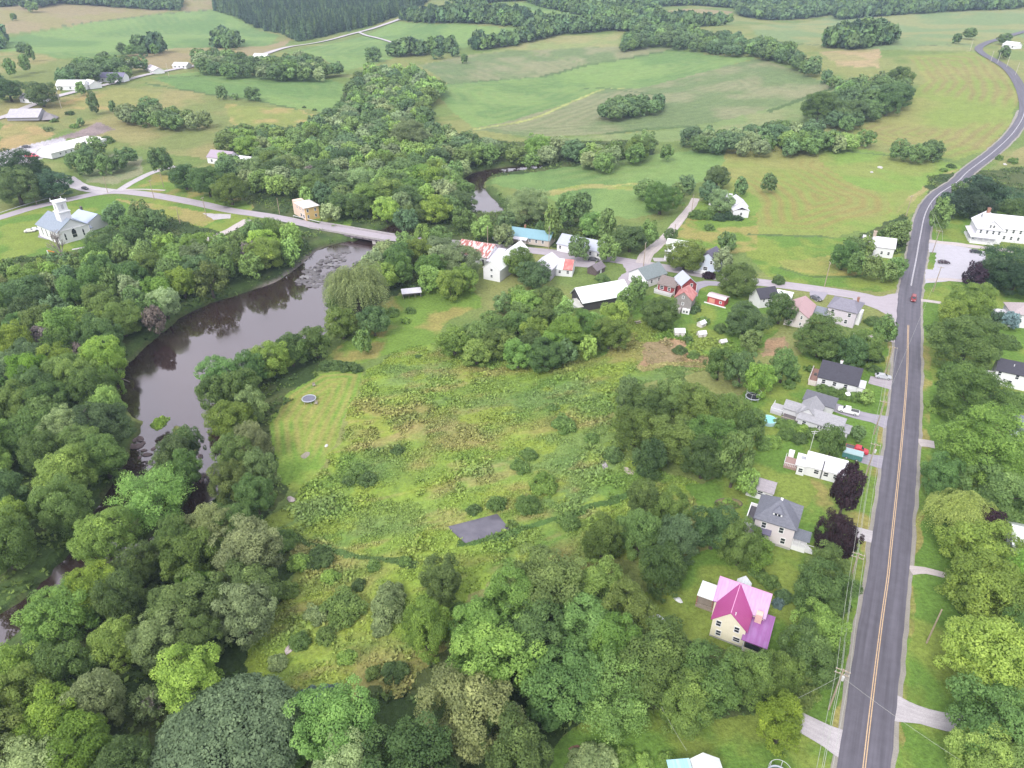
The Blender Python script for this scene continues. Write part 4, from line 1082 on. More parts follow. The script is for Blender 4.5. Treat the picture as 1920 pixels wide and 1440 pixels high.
    def mass(s, name, L, label, cat):
        """many distant crowns that read as one mass"""
        r = np.random.default_rng(4); vs, qs, cs = [], [], []; n = 0
        var = [crown_round(50 + i, 14, 20, .24, rlo=.3, rhi=.46) for i in range(6)]
        var3 = [crown_round(90 + i, 8, 11, .36, rlo=.36, rhi=.52) for i in range(4)]
        varc = [crown_conifer(120 + i, 10, .26, True) for i in range(3)]
        var2 = [crown_round(70 + i, 26, 60, .1, rlo=.24, rhi=.4) for i in range(5)]
        var1 = [crown_round(170 + i, 44, 130, .062, rlo=.2, rhi=.36) for i in range(4)]
        for (x, y, h, R, sz, c, w) in L:
            V, Q, T = (var1[r.integers(4)] if w > 34 else var2[r.integers(5)] if w > 17 else varc[r.integers(3)] if w <= 7 else var3[r.integers(4)] if w <= 8 else var[r.integers(6)])
            a = r.uniform(0, 6.28); ca, sa = math.cos(a), math.sin(a)
            X = V[:, 0] * ca - V[:, 1] * sa; Y = V[:, 0] * sa + V[:, 1] * ca
            vs.append(np.stack([X * R + x, Y * R + y, V[:, 2] * R * sz + h], 1)); qs.append(Q + n); n += len(V)
            j = .86 * math.exp(r.normal() * .10) * np.array([r.uniform(.93, 1.06), 1, r.uniform(.92, 1.15)])
            cs.append(np.concatenate([np.array(c)[None] * j[None] * T[:, None], np.ones((len(T), 1))], 1))
        if not vs: return
        m, nt, b = new_mat('far leaves')
        at = N(nt, 'ShaderNodeAttribute', attribute_name='leafcol'); nt.links.new(at.outputs['Color'], b.inputs['Base Color'])
        b.inputs['Roughness'].default_value = .6; b.inputs['Specular IOR Level'].default_value = .2
        me = np_mesh(name, np.concatenate(vs), np.concatenate(qs), [m], attrs={'leafcol': ('POINT', 'FLOAT_COLOR', np.concatenate(cs))})
        tag(link(name, me), label, cat, kind='stuff')

    def far(s):
        r = random.Random(8); L = []
        cone = FAR[0]
        for poly in FAR:
            pw = [G(u, v, 0) for u, v in poly]
            X = [p[0] for p in pw]; Y = [p[1] for p in pw]; sp = 8.5
            y = min(Y); cand = []
            while y < min(max(Y), 3000):
                sp = 8.0 if y < 1500 else 10 if y < 2200 else 14
                xs = np.arange(max(min(X), -.8 * y), min(max(X), .8 * y), sp)
                cand += [(x + r.uniform(-.4, .4) * sp, y + r.uniform(-.4, .4) * sp, sp) for x in xs]
                y += sp * .9
            if not cand: continue
            ca = np.array(cand); k = inside(pw, ca[:, 0], ca[:, 1]); ca = ca[k]
            hh = height(ca[:, 0], ca[:, 1])
            for (a, b, sp), h in zip(ca, hh):
                L.append((a, b, float(h), r.uniform(3.6, 5.4) * (sp / 8.5) ** .8, r.uniform(1.25, 1.7), COL[r.choice('eebed')], 7) if poly is cone else (a, b, float(h), r.uniform(4.6, 7.4) * (sp / 8.5) ** .8, r.uniform(1.0, 1.5), COL[r.choice('ddbbmde')], 8))
        print('FAR', len(L))
        s.mass('distant_forest', L, 'dark bluish forest covering the far hills at the top', 'forest')

    def bushes(s):
        r = random.Random(12); used = {}; L = []
        for tok in BUSH.replace('\n', '|').split('|'):
            a = tok.split(); u, v, w, c = float(a[0]), float(a[1]), float(a[2]), a[3]
            if w < 6: continue
            g = G(u, v, 1.0); d = proj(g[0], g[1], g[2] + 1)[2]; R = w * d / F / 2
            x, y, h = G(u, v, .5 * R)
            rel, nm, dist = near_mark(u, v)
            t = dict(x=x, y=y, h=h, R=R, c=c, w=w, dist=dist); used.setdefault((f"{CNAME[c]} bush", f"{rel} {nm}"), []).append(t); L.append(t)
        for st, l in used.items():
            l.sort(key=lambda t: t['dist'])
            for j, t in enumerate(l):
                t['label'] = f"{st[0]} {st[1]}" if len(l) == 1 else f"{st[0]} {st[1]}, {('nearest' if j == 0 else ORD[j] + ' nearest')}"
        for t in L:
            lod = 0 if t['w'] > 44 else 1 if t['w'] > 22 else 2
            o = link('bush', s.get('b', lod, r)); tag(o, t['label'], 'bush', 'bushes and shrubs')
            o.location = (t['x'], t['y'], t['h']); o.rotation_euler = (0, 0, r.uniform(0, 6.28)); o.scale = (t['R'], t['R'] * r.uniform(.85, 1.1), t['R'] * r.uniform(.85, 1.1))
            j = math.exp(r.gauss(0, .1)); b = COL[t['c']]; o.color = (b[0] * j, b[1] * j, b[2] * j, 1)


def weeds():
    """tall meadow growth: one mass of leafy tufts that nobody could count"""
    r = np.random.default_rng(9)
    px = [l for l in LAYERS if l[1] is MEADOW][0][0]
    X = [p[0] for p in px]; Y = [p[1] for p in px]
    n = 230000
    x = r.uniform(min(X), max(X), n); y = r.uniform(min(Y), max(Y), n)
    k = inside(px, x + (fbm(x / 6, y / 6, 60, 3) - .5) * 4, y + (fbm(x / 6, y / 6, 61, 3) - .5) * 4)
    lawn = GW([(505, 790), (540, 740), (600, 700), (650, 694), (683, 697), (668, 742), (640, 790), (618, 850), (590, 900), (550, 925), (525, 905), (512, 850)])
    k &= ~inside(lawn, x, y); k &= fbm(x / 5, y / 5, 90, 3) > .36
    m2 = segdist(POND, x, y, True); k &= ~inside(POND, x, y) & (m2 > .3)
    k &= r.random(n) < .25 + .75 * sstep(.35, .6, fbm(x / 9, y / 9, 91, 3))
    x, y = x[k], y[k]; n = len(x)
    col = (.8 * cover(x, y) / .80 + .2 * A3((.175, .25, .055))) * r.uniform(.84, 1.16, n)[:, None]
    big = sstep(.45, .7, fbm(x / 7, y / 7, 92, 3))
    s = r.uniform(.18, .40, n) * (1 + .9 * big)
    z = ground(x, y) + s * .45
    per = 2
    c = np.repeat(np.stack([x, y, z], 1), per, 0) + r.normal(size=(n * per, 3)) * np.repeat(s, per)[:, None] * np.array([.55, .55, .35])
    nn = unit(n * per, r) * .8 + np.array([0, 0, .7]); nn /= np.linalg.norm(nn, axis=1)[:, None]
    V, Q = leaf_quads(c, nn, np.repeat(s, per) * .8, r, .55)
    cc = np.repeat(col, per, 0) * r.uniform(.82, 1.2, n * per)[:, None]
    me = np_mesh('meadow_weeds', V, Q, [bpy.data.materials['far leaves']], attrs={'leafcol': ('POINT', 'FLOAT_COLOR', np.concatenate([np.repeat(cc, 4, 0), np.ones((len(V), 1))], 1))})
    tag(link('meadow_weeds', me), 'tall weeds and goldenrod filling the overgrown meadow', 'weeds', kind='stuff')
    print('WEEDS', n)
    vs, qs, cs = [], [], []; k0 = 0
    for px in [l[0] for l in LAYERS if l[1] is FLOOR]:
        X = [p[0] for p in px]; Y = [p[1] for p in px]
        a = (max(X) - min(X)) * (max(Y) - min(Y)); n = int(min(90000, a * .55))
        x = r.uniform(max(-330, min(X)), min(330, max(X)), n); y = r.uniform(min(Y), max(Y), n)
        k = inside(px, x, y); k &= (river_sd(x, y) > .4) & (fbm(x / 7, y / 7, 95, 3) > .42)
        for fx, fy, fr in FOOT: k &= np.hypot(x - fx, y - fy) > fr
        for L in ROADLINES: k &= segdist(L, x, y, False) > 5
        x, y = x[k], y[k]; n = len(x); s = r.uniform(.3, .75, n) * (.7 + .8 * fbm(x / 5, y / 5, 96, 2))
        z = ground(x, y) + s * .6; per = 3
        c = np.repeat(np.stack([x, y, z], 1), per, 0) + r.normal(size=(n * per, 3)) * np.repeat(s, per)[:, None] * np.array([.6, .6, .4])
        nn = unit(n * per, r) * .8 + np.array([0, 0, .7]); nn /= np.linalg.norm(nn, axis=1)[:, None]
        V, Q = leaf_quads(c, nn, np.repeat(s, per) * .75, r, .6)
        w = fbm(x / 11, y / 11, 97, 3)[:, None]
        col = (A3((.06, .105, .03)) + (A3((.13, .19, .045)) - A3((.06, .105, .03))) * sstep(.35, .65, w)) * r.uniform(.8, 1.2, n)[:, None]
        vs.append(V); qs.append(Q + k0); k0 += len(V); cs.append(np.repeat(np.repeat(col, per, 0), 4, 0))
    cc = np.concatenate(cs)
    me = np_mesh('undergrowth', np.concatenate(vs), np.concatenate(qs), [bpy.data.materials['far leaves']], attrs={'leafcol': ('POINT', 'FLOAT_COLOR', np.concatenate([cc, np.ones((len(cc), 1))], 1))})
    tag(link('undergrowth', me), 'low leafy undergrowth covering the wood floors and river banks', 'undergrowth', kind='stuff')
# ------------------------------------------------------------------ buildings
def frame(r1, r2, zr):
    a = P(*r1, zr); b = P(*r2, zr)
    return ((a[0] + b[0]) / 2, (a[1] + b[1]) / 2, 0.0), math.atan2(b[1] - a[1], b[0] - a[0]), math.hypot(b[0] - a[0], b[1] - a[1])


def hroot(name, r1, r2, zr, label, cat='house', rad=9, flip=False):
    o, a, L = frame(r1, r2, zr)
    z = float(height(o[0], o[1]))
    if z > .3:      # on the hills: slide along the view ray on to the rising ground
        u = (r1[0] + r2[0]) / 2; v = (r1[1] + r2[1]) / 2
        g = G(u, v, zr); o = (g[0], g[1], g[2])
        a1 = G(*r1, zr); b1 = G(*r2, zr); a = math.atan2(b1[1] - a1[1], b1[0] - a1[0]); L = math.hypot(b1[0] - a1[0], b1[1] - a1[1])
    FOOT.append((o[0], o[1], rad))
    return thing(name, o, a, label, cat), L


WHITE = lambda: mat('white clapboard', (.70, .70, .72), var=.07, rib='z', ribw=.28, rib_amt=.1)
TRIM = lambda: mat('white trim', (.74, .74, .75), var=.06)
FOUND = lambda: mat('concrete', (.42, .40, .39), var=.2)
BRICK = lambda: mat('chimney brick', (.33, .17, .12), var=.3, scale=4)
WOOD = lambda: mat('weathered deck boards', (.30, .25, .21), var=.25, rib='x', ribw=.2)


def win(root, x, y, z, w=.9, h=1.3, face='s', fmat=None, gm=None):
    """a window: frame with sill, and its pane"""
    f = MB(); p = MB()
    t, g = .07, .10
    def bx(mb, a0, a1, z0, z1, d0, d1):
        if face == 's': mb.box(x + a0, x + a1, y - d1, y - d0, z0, z1)
        elif face == 'n': mb.box(x + a0, x + a1, y + d0, y + d1, z0, z1)
        elif face == 'e': mb.box(x + d0, x + d1, y + a0, y + a1, z0, z1)
        else: mb.box(x - d1, x - d0, y + a0, y + a1, z0, z1)
    b = .14
    bx(f, -w / 2 - b, w / 2 + b, z - h / 2 - b, z - h / 2, -.05, t + .03)
    bx(f, -w / 2 - b, w / 2 + b, z + h / 2, z + h / 2 + b, -.05, t)
    bx(f, -w / 2 - b, -w / 2, z - h / 2, z + h / 2, -.05, t - .01)
    bx(f, w / 2, w / 2 + b, z - h / 2, z + h / 2, -.05, t - .01)
    bx(f, -w / 2, w / 2, z - .04, z + .04, -.05, t - .005)
    o = f.build('window', fmat or TRIM(), root)
    bx(p, -w / 2, w / 2, z - h / 2, z + h / 2, -.04, .03)
    p.build('pane', gm or glass(), o)
    return o


def door(root, x, y, z, face='s', m=None, w=1.0, h=2.05):
    d = MB()
    if face in 'sn':
        s = -1 if face == 's' else 1
        a, b = sorted((y - s * .04, y + s * .07)); d.box(x - w / 2, x + w / 2, a, b, z, z + h)
    else:
        s = 1 if face == 'e' else -1
        a, b = sorted((x - s * .04, x + s * .07)); d.box(a, b, y - w / 2, y + w / 2, z, z + h)
    o = d.build('door', m or mat('door paint', (.25, .22, .2)), root)
    k = MB(); s2 = .09
    if face in 'sn': k.box(x + w * .33, x + w * .33 + .08, y + (-.14 if face == 's' else .07), y + (-.07 if face == 's' else .14), z + .95, z + 1.05)
    else: k.box(x + (.07 if face == 'e' else -.14), x + (.14 if face == 'e' else -.07), y + w * .33, y + w * .33 + .08, z + .95, z + 1.05)
    k.build('handle', mat('dull metal', (.4, .4, .4), rough=.4), o)


def chimney(root, x, y, z0, z1, s=.5, m=None):
    b = MB(); b.box(x - s, x + s, y - s, y + s, z0, z1); b.box(x - s - .08, x + s + .08, y - s - .08, y + s + .08, z1 - .2, z1 + .02)
    o = b.build('chimney', m or BRICK(), root)
    c = MB(); c.cyl(x, y, z1, z1 + .35, .18, n=8); c.build('flue', mat('flue pot', (.3, .2, .16)), o)
    return o


def porch(root, x0, x1, y0, y1, zf, zr0, zr1, roofm, axis='y', rail=True, posts=3, deckm=None, low='y0'):
    """deck, posts, railing and a single-slope roof (zr0 at y0/x0, zr1 at the far side)"""
    d = MB(); d.box(x0, x1, y0, y1, .02, zf); d.build('porch_deck', deckm or WOOD(), root)
    if zr1:
        r = MB(); r.shed(x0 - .2, x1 + .2, y0 - .25, y1, zr0, zr1, 'y') if axis == 'y' else r.shed(x0 - .25, x1, y0 - .2, y1 + .2, zr0, zr1, 'x')
        r.build('porch_roof', roofm, root)
        for i in range(posts):
            t = i / max(1, posts - 1); p = MB()
            if axis == 'y': x = x0 + .1 + (x1 - x0 - .2) * t; p.box(x - .08, x + .08, y0 + .02, y0 + .18, zf, zr0)
            else:
                yy = y0 + .1 + (y1 - y0 - .2) * t; xx = x0 if zr0 < zr1 else x1 - .2; p.box(xx + .02, xx + .18, yy - .08, yy + .08, zf, min(zr0, zr1))
            p.build('post', TRIM(), root)
    if rail:
        f = MB(); h = zf + .95
        segs = [((x0, y0), (x1, y0))] + ([((x0, y0), (x0, y1)), ((x1, y0), (x1, y1))])
        for (ax, ay), (bx_, by) in segs:
            if ax != bx_: f.box(ax, bx_, ay, ay + .07, h - .08, h); n = int(abs(bx_ - ax) / .35)
            else: f.box(ax - .035, ax + .035, ay + .08, by, h - .09, h - .01); n = int(abs(by - ay) / .35)
            for i in range(n + 1):
                t = (i + .5) / (n + 1); px = ax + (bx_ - ax) * t; py = ay + (by - ay) * t
                f.box(px - .03, px + .03, py + .01, py + .06, zf, h - .08)
        f.build('railing', TRIM(), root)


def steps(root, x0, x1, y0, n, h, face='s', m=None):
    s = MB()
    for i in range(n): s.box(x0, x1, y0 - (i + 1) * .3, y0 - i * .3 - .002, .01, h * (n - i) / (n + 1))
    s.build('steps', m or FOUND(), root)


def gutterboard(root, pts, m=None):
    b = MB()
    for q in pts: b.box(*q)
    b.build('trim_board', m or TRIM(), root)


SHING = lambda n, c: mat(n, c, var=.26, scale=1.6, rib='y', ribw=.5, rib_amt=.14)
METAL = lambda n, c, ax='x', **k: mat(n + ax, c, rough=.38, var=.1, scale=.5, rib=ax, ribw=.6, rib_amt=.16, spec=.5, **k)


def b_magenta():
    r, L = hroot('magenta_roof_house', (1352, 1081), (1447, 1114), 8, 'cream two storey farmhouse under a bright magenta metal roof', rad=11)
    W = mat('cream clapboard', (.82, .76, .60), var=.08, rib='z', ribw=.28, rib_amt=.1)
    fade = dict(streak=((.29, .13, .33), (1.3, .25, .6))); mg = METAL('sky sheen magenta metal', (.27, .095, .29), **fade); mgy = METAL('magenta metal', (.38, .07, .22), 'y'); wm = METAL('white metal', (.72, .74, .76))  # main slopes' lilac has reflected sky put into the colour; streaks are wear
    w = MB(); w.gable(-4.6, 4.55, -3.0, 3.2, 0, 5, 8, 'x', at=0); w.gable(-3.85, 2.15, -7.6, -.4, 0, 5.02, 7.98, 'y', at=-1.0)
    w.build('wall', W, r)
    f = MB(); f.box(-4.63, 4.58, -3.03, 3.23, -.3, .35); f.box(-3.88, 2.18, -7.63, -.4, -.3, .36); f.build('foundation', FOUND(), r)
    q = MB(); q.groof(-4.6, 4.55, -3.0, 3.2, 5, 8, 'x', at=0); ro = q.build('roof', mg, r)
    q = MB(); q.groof(-3.85, 2.15, -7.6, -.35, 5.02, 8.03, 'y', at=-1.0, og=.35); q.build('cross_gable_roof', mgy, r)
    q = MB(); q.box(-1.05, -.95, -7.95, .1, 8.02, 8.09); q.box(-4.9, 4.85, -.05, .05, 7.99, 8.06); q.build('ridge_cap', mat('pale pink cap', (.66, .33, .52)), ro)
    porch(r, 2.2, 5.9, -8.6, -1.3, .5, 3.35, 3.9, mg, 'y', False, 2)
    p = MB(); p.box(2.2, 5.85, -8.57, -8.45, .5, 1.5); p.box(5.73, 5.85, -8.45, -1.4, .5, 1.5); p.build('porch_wall', W, r)
    p = MB(); p.box(2.6, 5.6, -8.62, -8.59, 1.65, 2.9); p.build('porch_window', glass(), r)
    c = MB(); c.box(3.0, 4.2, -4.1, -2.9, 3.4, 5.9); c.build('dormer', mat('pale salmon boards', (.68, .46, .40)), r)
    q = MB(); q.box(-8.1, -4.85, -1.9, 2.3, 2.95, 3.12); q.build('side_porch_roof', wm, r)
    for x, y in ((-8, -1.8), (-8, 2.2), (-5, -1.8)):
        p = MB(); p.box(x - .08, x + .08, y - .08, y + .08, 0, 2.95); p.build('post', mat('red brown post', (.32, .13, .11)), r)
    p = MB(); p.box(-8.1, -4.7, -2.0, 2.3, .02, .45); p.box(-8.1, -4.7, -2.05, -1.98, 1.1, 1.25); p.build('side_porch_deck', WOOD(), r)
    k = MB(); k.gable(-1.9, .6, 3.2, 5.2, 0, 3.9, 5.2, 'y'); k.build('rear_wing', TRIM(), r)
    k = MB(); k.groof(-1.9, .6, 3.3, 5.2, 3.9, 5.25, 'y', oh=.15, og=.1); k.build('rear_roof', wm, r)
    win(r, .6, -7.6, 4.1, .8, 1.25); win(r, .9, -7.6, 1.6, 1.1, 1.0); win(r, -2.7, -7.6, 4.0, .8, 1.25); win(r, -2.4, -7.6, 1.6, .8, 1.2)
    win(r, 4.55, .9, 3.9, .8, 1.2, 'e'); win(r, 4.55, .9, 1.6, .8, 1.2, 'e'); win(r, -4.6, .8, 4.0, .8, 1.2, 'w')
    v = MB(); v.cyl(-.2, -7.3, 6.6, 7.9, .09); v.build('vent_pipe', TRIM(), r)


def b_greyhip():
    r, L = hroot('hip_roof_house', (1430, 919), (1509, 942), 7, 'pale pink two storey house under a grey hip roof with front dormer', rad=10)
    W = mat('pale pink clapboard', (.66, .60, .62), var=.07, rib='z', ribw=.28, rib_amt=.08); S = SHING('blue grey shingle', (.16, .165, .20))
    x0, x1, y0, y1 = -4.1, 4.0, -8.5, -.6; cx, cy = (x0 + x1) / 2, (y0 + y1) / 2
    w = MB(); w.box(x0, x1, y0, y1, 0, 5.95); w.build('wall', W, r)
    f = MB(); f.box(x0 - .03, x1 + .03, y0 - .03, y1 + .03, -.3, .6); f.build('foundation', FOUND(), r)
    q = MB(); q.hip(x0, x1, y0, y1, 6, 9.6, cx - .2, cx - .2, cy - .3, cy + .5); ro = q.build('roof', S, r)
    k = MB(); k.box(cx - .25, cx + .25, cy - .2, cy + .3, 9.3, 9.75); k.build('roof_cap', TRIM(), ro)
    d = MB(); d.box(cx - .95, cx + .95, y0 + 1.0, y0 + 3.2, 6.6, 8.0); dm = d.build('dormer', TRIM(), r)
    d = MB(); d.hip(cx - .95, cx + .95, y0 + 1.0, y0 + 4.2, 8.0, 8.95, cx, cx, y0 + 2.2, y0 + 3.6, .2, .12); d.build('dormer_roof', S, dm)
    d = MB(); d.box(cx - .6, cx - .1, y0 + .95, y0 + .99, 7.1, 7.75); d.box(cx + .1, cx + .6, y0 + .95, y0 + .99, 7.1, 7.75); d.build('dormer_window', glass(), dm)
    # gable bay to the right with its own little ridge
    q = MB(); q.groof(cx + .6, x1 + .4, y0 + 3.2, y1 - .2, 6.05, 8.3, 'x', oh=.2, og=.1); q.build('side_gable_roof', S, r)
    g = MB(); g.gable(x1 - .4, x1 + .3, y0 + 3.3, y1 - .3, 0, 6.0, 8.15, 'x'); g.build('bay_wall', W, r)
    win(r, -2.2, y0, 4.6, .85, 1.4); win(r, 1.4, y0, 4.6, .85, 1.4); win(r, 2.2, y0, 1.9, .85, 1.4)
    p = MB(); p.shed(x0 - .2, -.6, y0 - 1.3, y0, 3.1, 3.6); p.build('entry_roof', mat('dark awning', (.14, .13, .19)), r)
    win(r, -2.6, y0, 1.8, 2.2, 1.3)
    win(r, x0, y0 + 2.2, 4.6, .85, 1.4, 'w'); win(r, x0, y0 + 5.6, 4.6, .85, 1.4, 'w'); win(r, x1 + .3, y0 + 5, 4.6, .85, 1.4, 'e')
    # side deck on the left with its white parapet
    d = MB(); d.box(x0 - 2.0, x0, y0 + .1, y1 - .6, 0, 2.9); d.build('side_wing', W, r)
    d = MB(); d.box(x0 - 2.05, x0 - 1.85, y0, y1 - .5, 2.9, 3.7); d.box(x0 - 1.85, x0, y0, y0 + .2, 2.9, 3.7); d.box(x0 - 1.85, x0, y1 - .7, y1 - .5, 2.9, 3.7); d.build('parapet', TRIM(), r)
    d = MB(); d.box(x0 - 1.85, x0 - .02, y0 + .2, y1 - .7, 2.9, 2.96); d.build('deck_floor', mat('dark roofing felt', (.09, .085, .1)), r)
    porch(r, x1 + .05, x1 + 2.9, y0 + .4, y0 + 3.0, 1.2, 3.3, 3.9, SHING('slate shingle', (.17, .185, .22)), 'y', True, 3, TRIM())
    s = MB()
    for i in range(5): s.box(x1 + 2.95 + i * .3, x1 + 3.23 + i * .3, y0 + .8, y0 + 2.0, .02, 1.15 - i * .22)
    s.box(x1 + 2.95, x1 + 4.5, y0 + .7, y0 + .76, 1.1, 1.2); s.box(x1 + 2.95, x1 + 4.5, y0 + 2.04, y0 + 2.1, 1.1, 1.2); s.build('steps', TRIM(), r)
    g = MB(); g.box(-.2, 1.8, y1 + .1, y1 + 1.6, 0, 2.8); g.build('bay', mat('pink stucco', (.55, .47, .50)), r)
    # garden shed joined at the back
    r2, L = hroot('garage', (1407, 891), (1455, 905), 4.6, 'small white garage with mottled lilac shingles behind the grey hip roofed house', 'garage', 5)
    S2 = SHING('mottled lilac shingle', (.34, .31, .34))
    w = MB(); w.gable(-2.9, 2.9, -1.9, 2.2, 0, 3.1, 4.55, 'x'); w.build('wall', WHITE(), r2)
    q = MB(); q.groof(-2.9, 2.9, -1.9, 2.2, 3.1, 4.6, 'x'); q.build('roof', S2, r2)
    win(r2, .2, -1.9, 1.9, 1.1, .9); win(r2, -2.9, 0, 1.8, .8, .8, 'w'); door(r2, 1.9, -1.9, 0)


def b_white():
    r, L = hroot('white_bungalow', (1517, 845), (1591, 864), 4.4, 'long white bungalow with low white metal roof and black stovepipe', rad=9)
    rm = METAL('white ribbed metal', (.66, .65, .70))
    w = MB(); w.gable(-4.4, 4.3, -4.2, 1.6, 0, 3.0, 4.3, 'x', at=0); w.box(-6.2, -4.4, -4.9, -.4, 0, 2.7); w.build('wall', WHITE(), r)
    q = MB(); q.groof(-4.4, 4.3, -4.2, 1.6, 3.0, 4.4, 'x', at=0, oh=.3); q.build('roof', rm, r)
    q = MB(); q.shed(-6.5, -4.42, -5.1, -.2, 2.8, 3.1); q.build('wing_roof', METAL('white ribbed metal', (.66, .65, .70)), r)
    s = MB(); s.box(-5.8, -4.8, -2.3, -1.4, 3.0, 3.32); s.build('skylight', mat('sky light', (.35, .36, .40), rough=.15), r)
    for x in (-1.8, .4, 2.6): win(r, x, -4.2, 1.75, 1.0, 1.1)
    p = MB(); p.tube([(-.6, -4.45, .3), (-.6, -4.45, 3.9), (-.6, -4.0, 4.6), (-.6, -4.0, 5.3)], .14, 8); p.build('stovepipe', mat('black iron', (.12, .12, .13)), r)
    win(r, -5.3, -4.9, 1.5, .9, 1.1); win(r, 4.3, -1.5, 1.6, 1.0, 1.2, 'e'); win(r, -6.2, -2.5, 1.5, .9, 1.0, 'w')
    d = MB(); d.box(-9.3, -6.3, -3.6, .6, .02, .7); d.build('deck', mat('pinkish deck', (.36, .24, .22), rib='x', ribw=.2), r)
    f = MB()
    for a in range(8): f.box(-9.3 + a * .4, -9.24 + a * .4, -3.6, -3.54, .7, 1.6)
    for a in range(10): f.box(-9.3, -9.24, -3.5 + a * .42, -3.44 + a * .42, .7, 1.6)
    f.box(-9.32, -6.3, -3.62, -3.53, 1.6, 1.68); f.box(-9.32, -9.23, -3.5, .6, 1.6, 1.68); f.build('railing', TRIM(), r)
    b = MB(); b.box(-8.9, -7.6, .7, 2.0, 0, 2.1); b.build('storage_box', TRIM(), r)
    x, y, _ = P(1517, 838)
    an = thing('antenna_mast', P(1518, 846), 0, 'thin white antenna mast behind the white bungalow', 'antenna')
    m = MB(); m.cyl(0, 0, 0, 6.5, .06, n=6); m.build('mast', TRIM(), an); m = MB(); m.box(-.9, .9, -.04, .04, 6.1, 6.17); m.box(-.6, .6, -.04, .04, 5.6, 5.67); m.build('crossarm', TRIM(), an)


def b_greyL():
    r, L = hroot('grey_roof_house', (1506, 758), (1590, 783), 4.8, 'sprawling pale grey house of joined gables with a white deck', rad=12)
    S = SHING('pale grey shingle', (.33, .325, .35)); W = mat('grey white clapboard', (.60, .60, .63), var=.08, rib='z', ribw=.25)
    w = MB(); w.gable(-5.4, 5.4, -4.3, 2.2, 0, 3.1, 4.7, 'x', at=-.6); w.gable(-6.3, -1.2, -2.5, 4.8, 0, 3.3, 5.5, 'y'); w.gable(-10.2, -5.8, -.6, 3.2, 0, 2.7, 4.0, 'x'); w.build('wall', W, r)
    q = MB(); q.groof(-5.4, 5.4, -4.3, 2.2, 3.1, 4.8, 'x', at=-.6); q.build('roof', S, r)
    q = MB(); q.groof(-6.3, -1.2, -2.5, 4.8, 3.3, 5.62, 'y'); q.build('cross_gable_roof', S, r)
    q = MB(); q.groof(-10.2, -5.9, -.6, 3.2, 2.7, 4.1, 'x'); q.build('rear_wing_roof', S, r)
    for x in (-.2, .5, 1.2): win(r, x, -4.3, 2.0, .5, .9)
    win(r, -3.8, -4.3, 1.9, .9, 1.1); win(r, 5.4, -1.5, 1.8, 1.2, 1.2, 'e'); win(r, -3.7, -2.52, 2.6, .9, 1.2)
    p = MB(); p.box(5.5, 7.0, -4.0, -.6, 0, 2.5); p.build('entry', W, r); p = MB(); p.shed(5.42, 7.2, -4.2, -.4, 2.55, 2.9, 'y'); p.build('entry_roof', S, r)
    d = MB(); d.box(-9.8, -5.6, -4.2, -.7, .02, .8); d.build('patio', mat('dark patio boards', (.14, .12, .12), rib='x', ribw=.3), r)
    d = MB()
    for a in range(9): d.box(-9.8 + a * .5, -9.72 + a * .5, -4.2, -4.12, .8, 1.7)
    d.box(-9.8, -5.6, -4.22, -4.1, 1.7, 1.78); d.build('railing', mat('tan rail', (.4, .34, .28)), r)
    porch(r, -13.4, -10.3, -1.5, 3.0, .9, 0, 0, None, rail=True, deckm=mat('grey deck', (.45, .44, .47)))
    r2, L = hroot('carport', (1519, 731), (1567, 745), 3.6, 'dark grey roofed garage beside the pale grey house', 'garage', 6)
    S2 = SHING('dark grey shingle', (.135, .135, .16))
    w = MB(); w.gable(-4.0, 4.0, -3.6, 1.6, 0, 2.4, 3.5, 'x', at=0); w.build('wall', W, r2)
    q = MB(); q.groof(-4.0, 4.0, -3.6, 1.6, 2.4, 3.6, 'x', at=0); q.build('roof', S2, r2)
    g = MB(); g.box(4.0, 4.06, -3.0, -.4, .05, 2.2); g.build('garage_door', TRIM(), r2); win(r2, -1.5, -3.6, 1.4, .9, .8)


def b_dark():
    r, L = hroot('black_roof_house', (1543, 674), (1618, 691), 5.8, 'white house under one broad black shingle roof with brick terrace', rad=10)
    S = SHING('black shingle', (.06, .058, .075))
    w = MB(); w.gable(-5.3, 5.4, -5.9, 3.2, 0, 3.2, 5.7, 'x', at=0); w.build('wall', WHITE(), r)
    q = MB(); q.groof(-5.3, 5.4, -5.9, 3.2, 3.2, 5.8, 'x', at=0); q.build('roof', S, r)
    chimney(r, -.4, .3, 4.6, 6.5, .3, TRIM())
    for x in (-3.6, -.6, 2.4): win(r, x, -5.9, 1.9, .9, 1.2)
    win(r, 5.4, -2.2, 2.0, .9, 1.2, 'e'); win(r, 5.4, 1.0, 2.0, .9, 1.2, 'e'); win(r, -5.3, -2.0, 2.0, .9, 1.2, 'w')
    p = MB(); p.box(5.45, 7.0, -5.2, -1.5, 0, 2.2); p.build('entry', TRIM(), r); p = MB(); p.shed(5.43, 7.2, -5.4, -1.3, 2.25, 2.6); p.build('entry_roof', METAL('pale metal', (.6, .6, .64)), r)
    s = MB(); [s.box(7.05 + i * .35, 7.38 + i * .35, -4.4, -3.0, .02, .8 - i * .2) for i in range(4)]; s.build('steps', FOUND(), r)
    t = MB(); t.box(-7.6, -5.35, -6.6, 2.6, .02, 1.0); t.build('terrace', mat('reddish terrace', (.30, .18, .15), var=.3, rib='y', ribw=.3), r)
    t = MB(); t.box(-7.7, -7.5, -6.6, 2.6, 1.0, 1.8); t.box(-7.5, -5.35, -6.75, -6.6, .1, 1.75); t.build('terrace_wall', mat('pinkish white wall', (.60, .54, .52)), r)
    k = MB(); k.box(-6.8, -6.0, -2.0, -1.0, 1.0, 1.5); k.build('planter', mat('dark planter', (.1, .09, .09)), r)


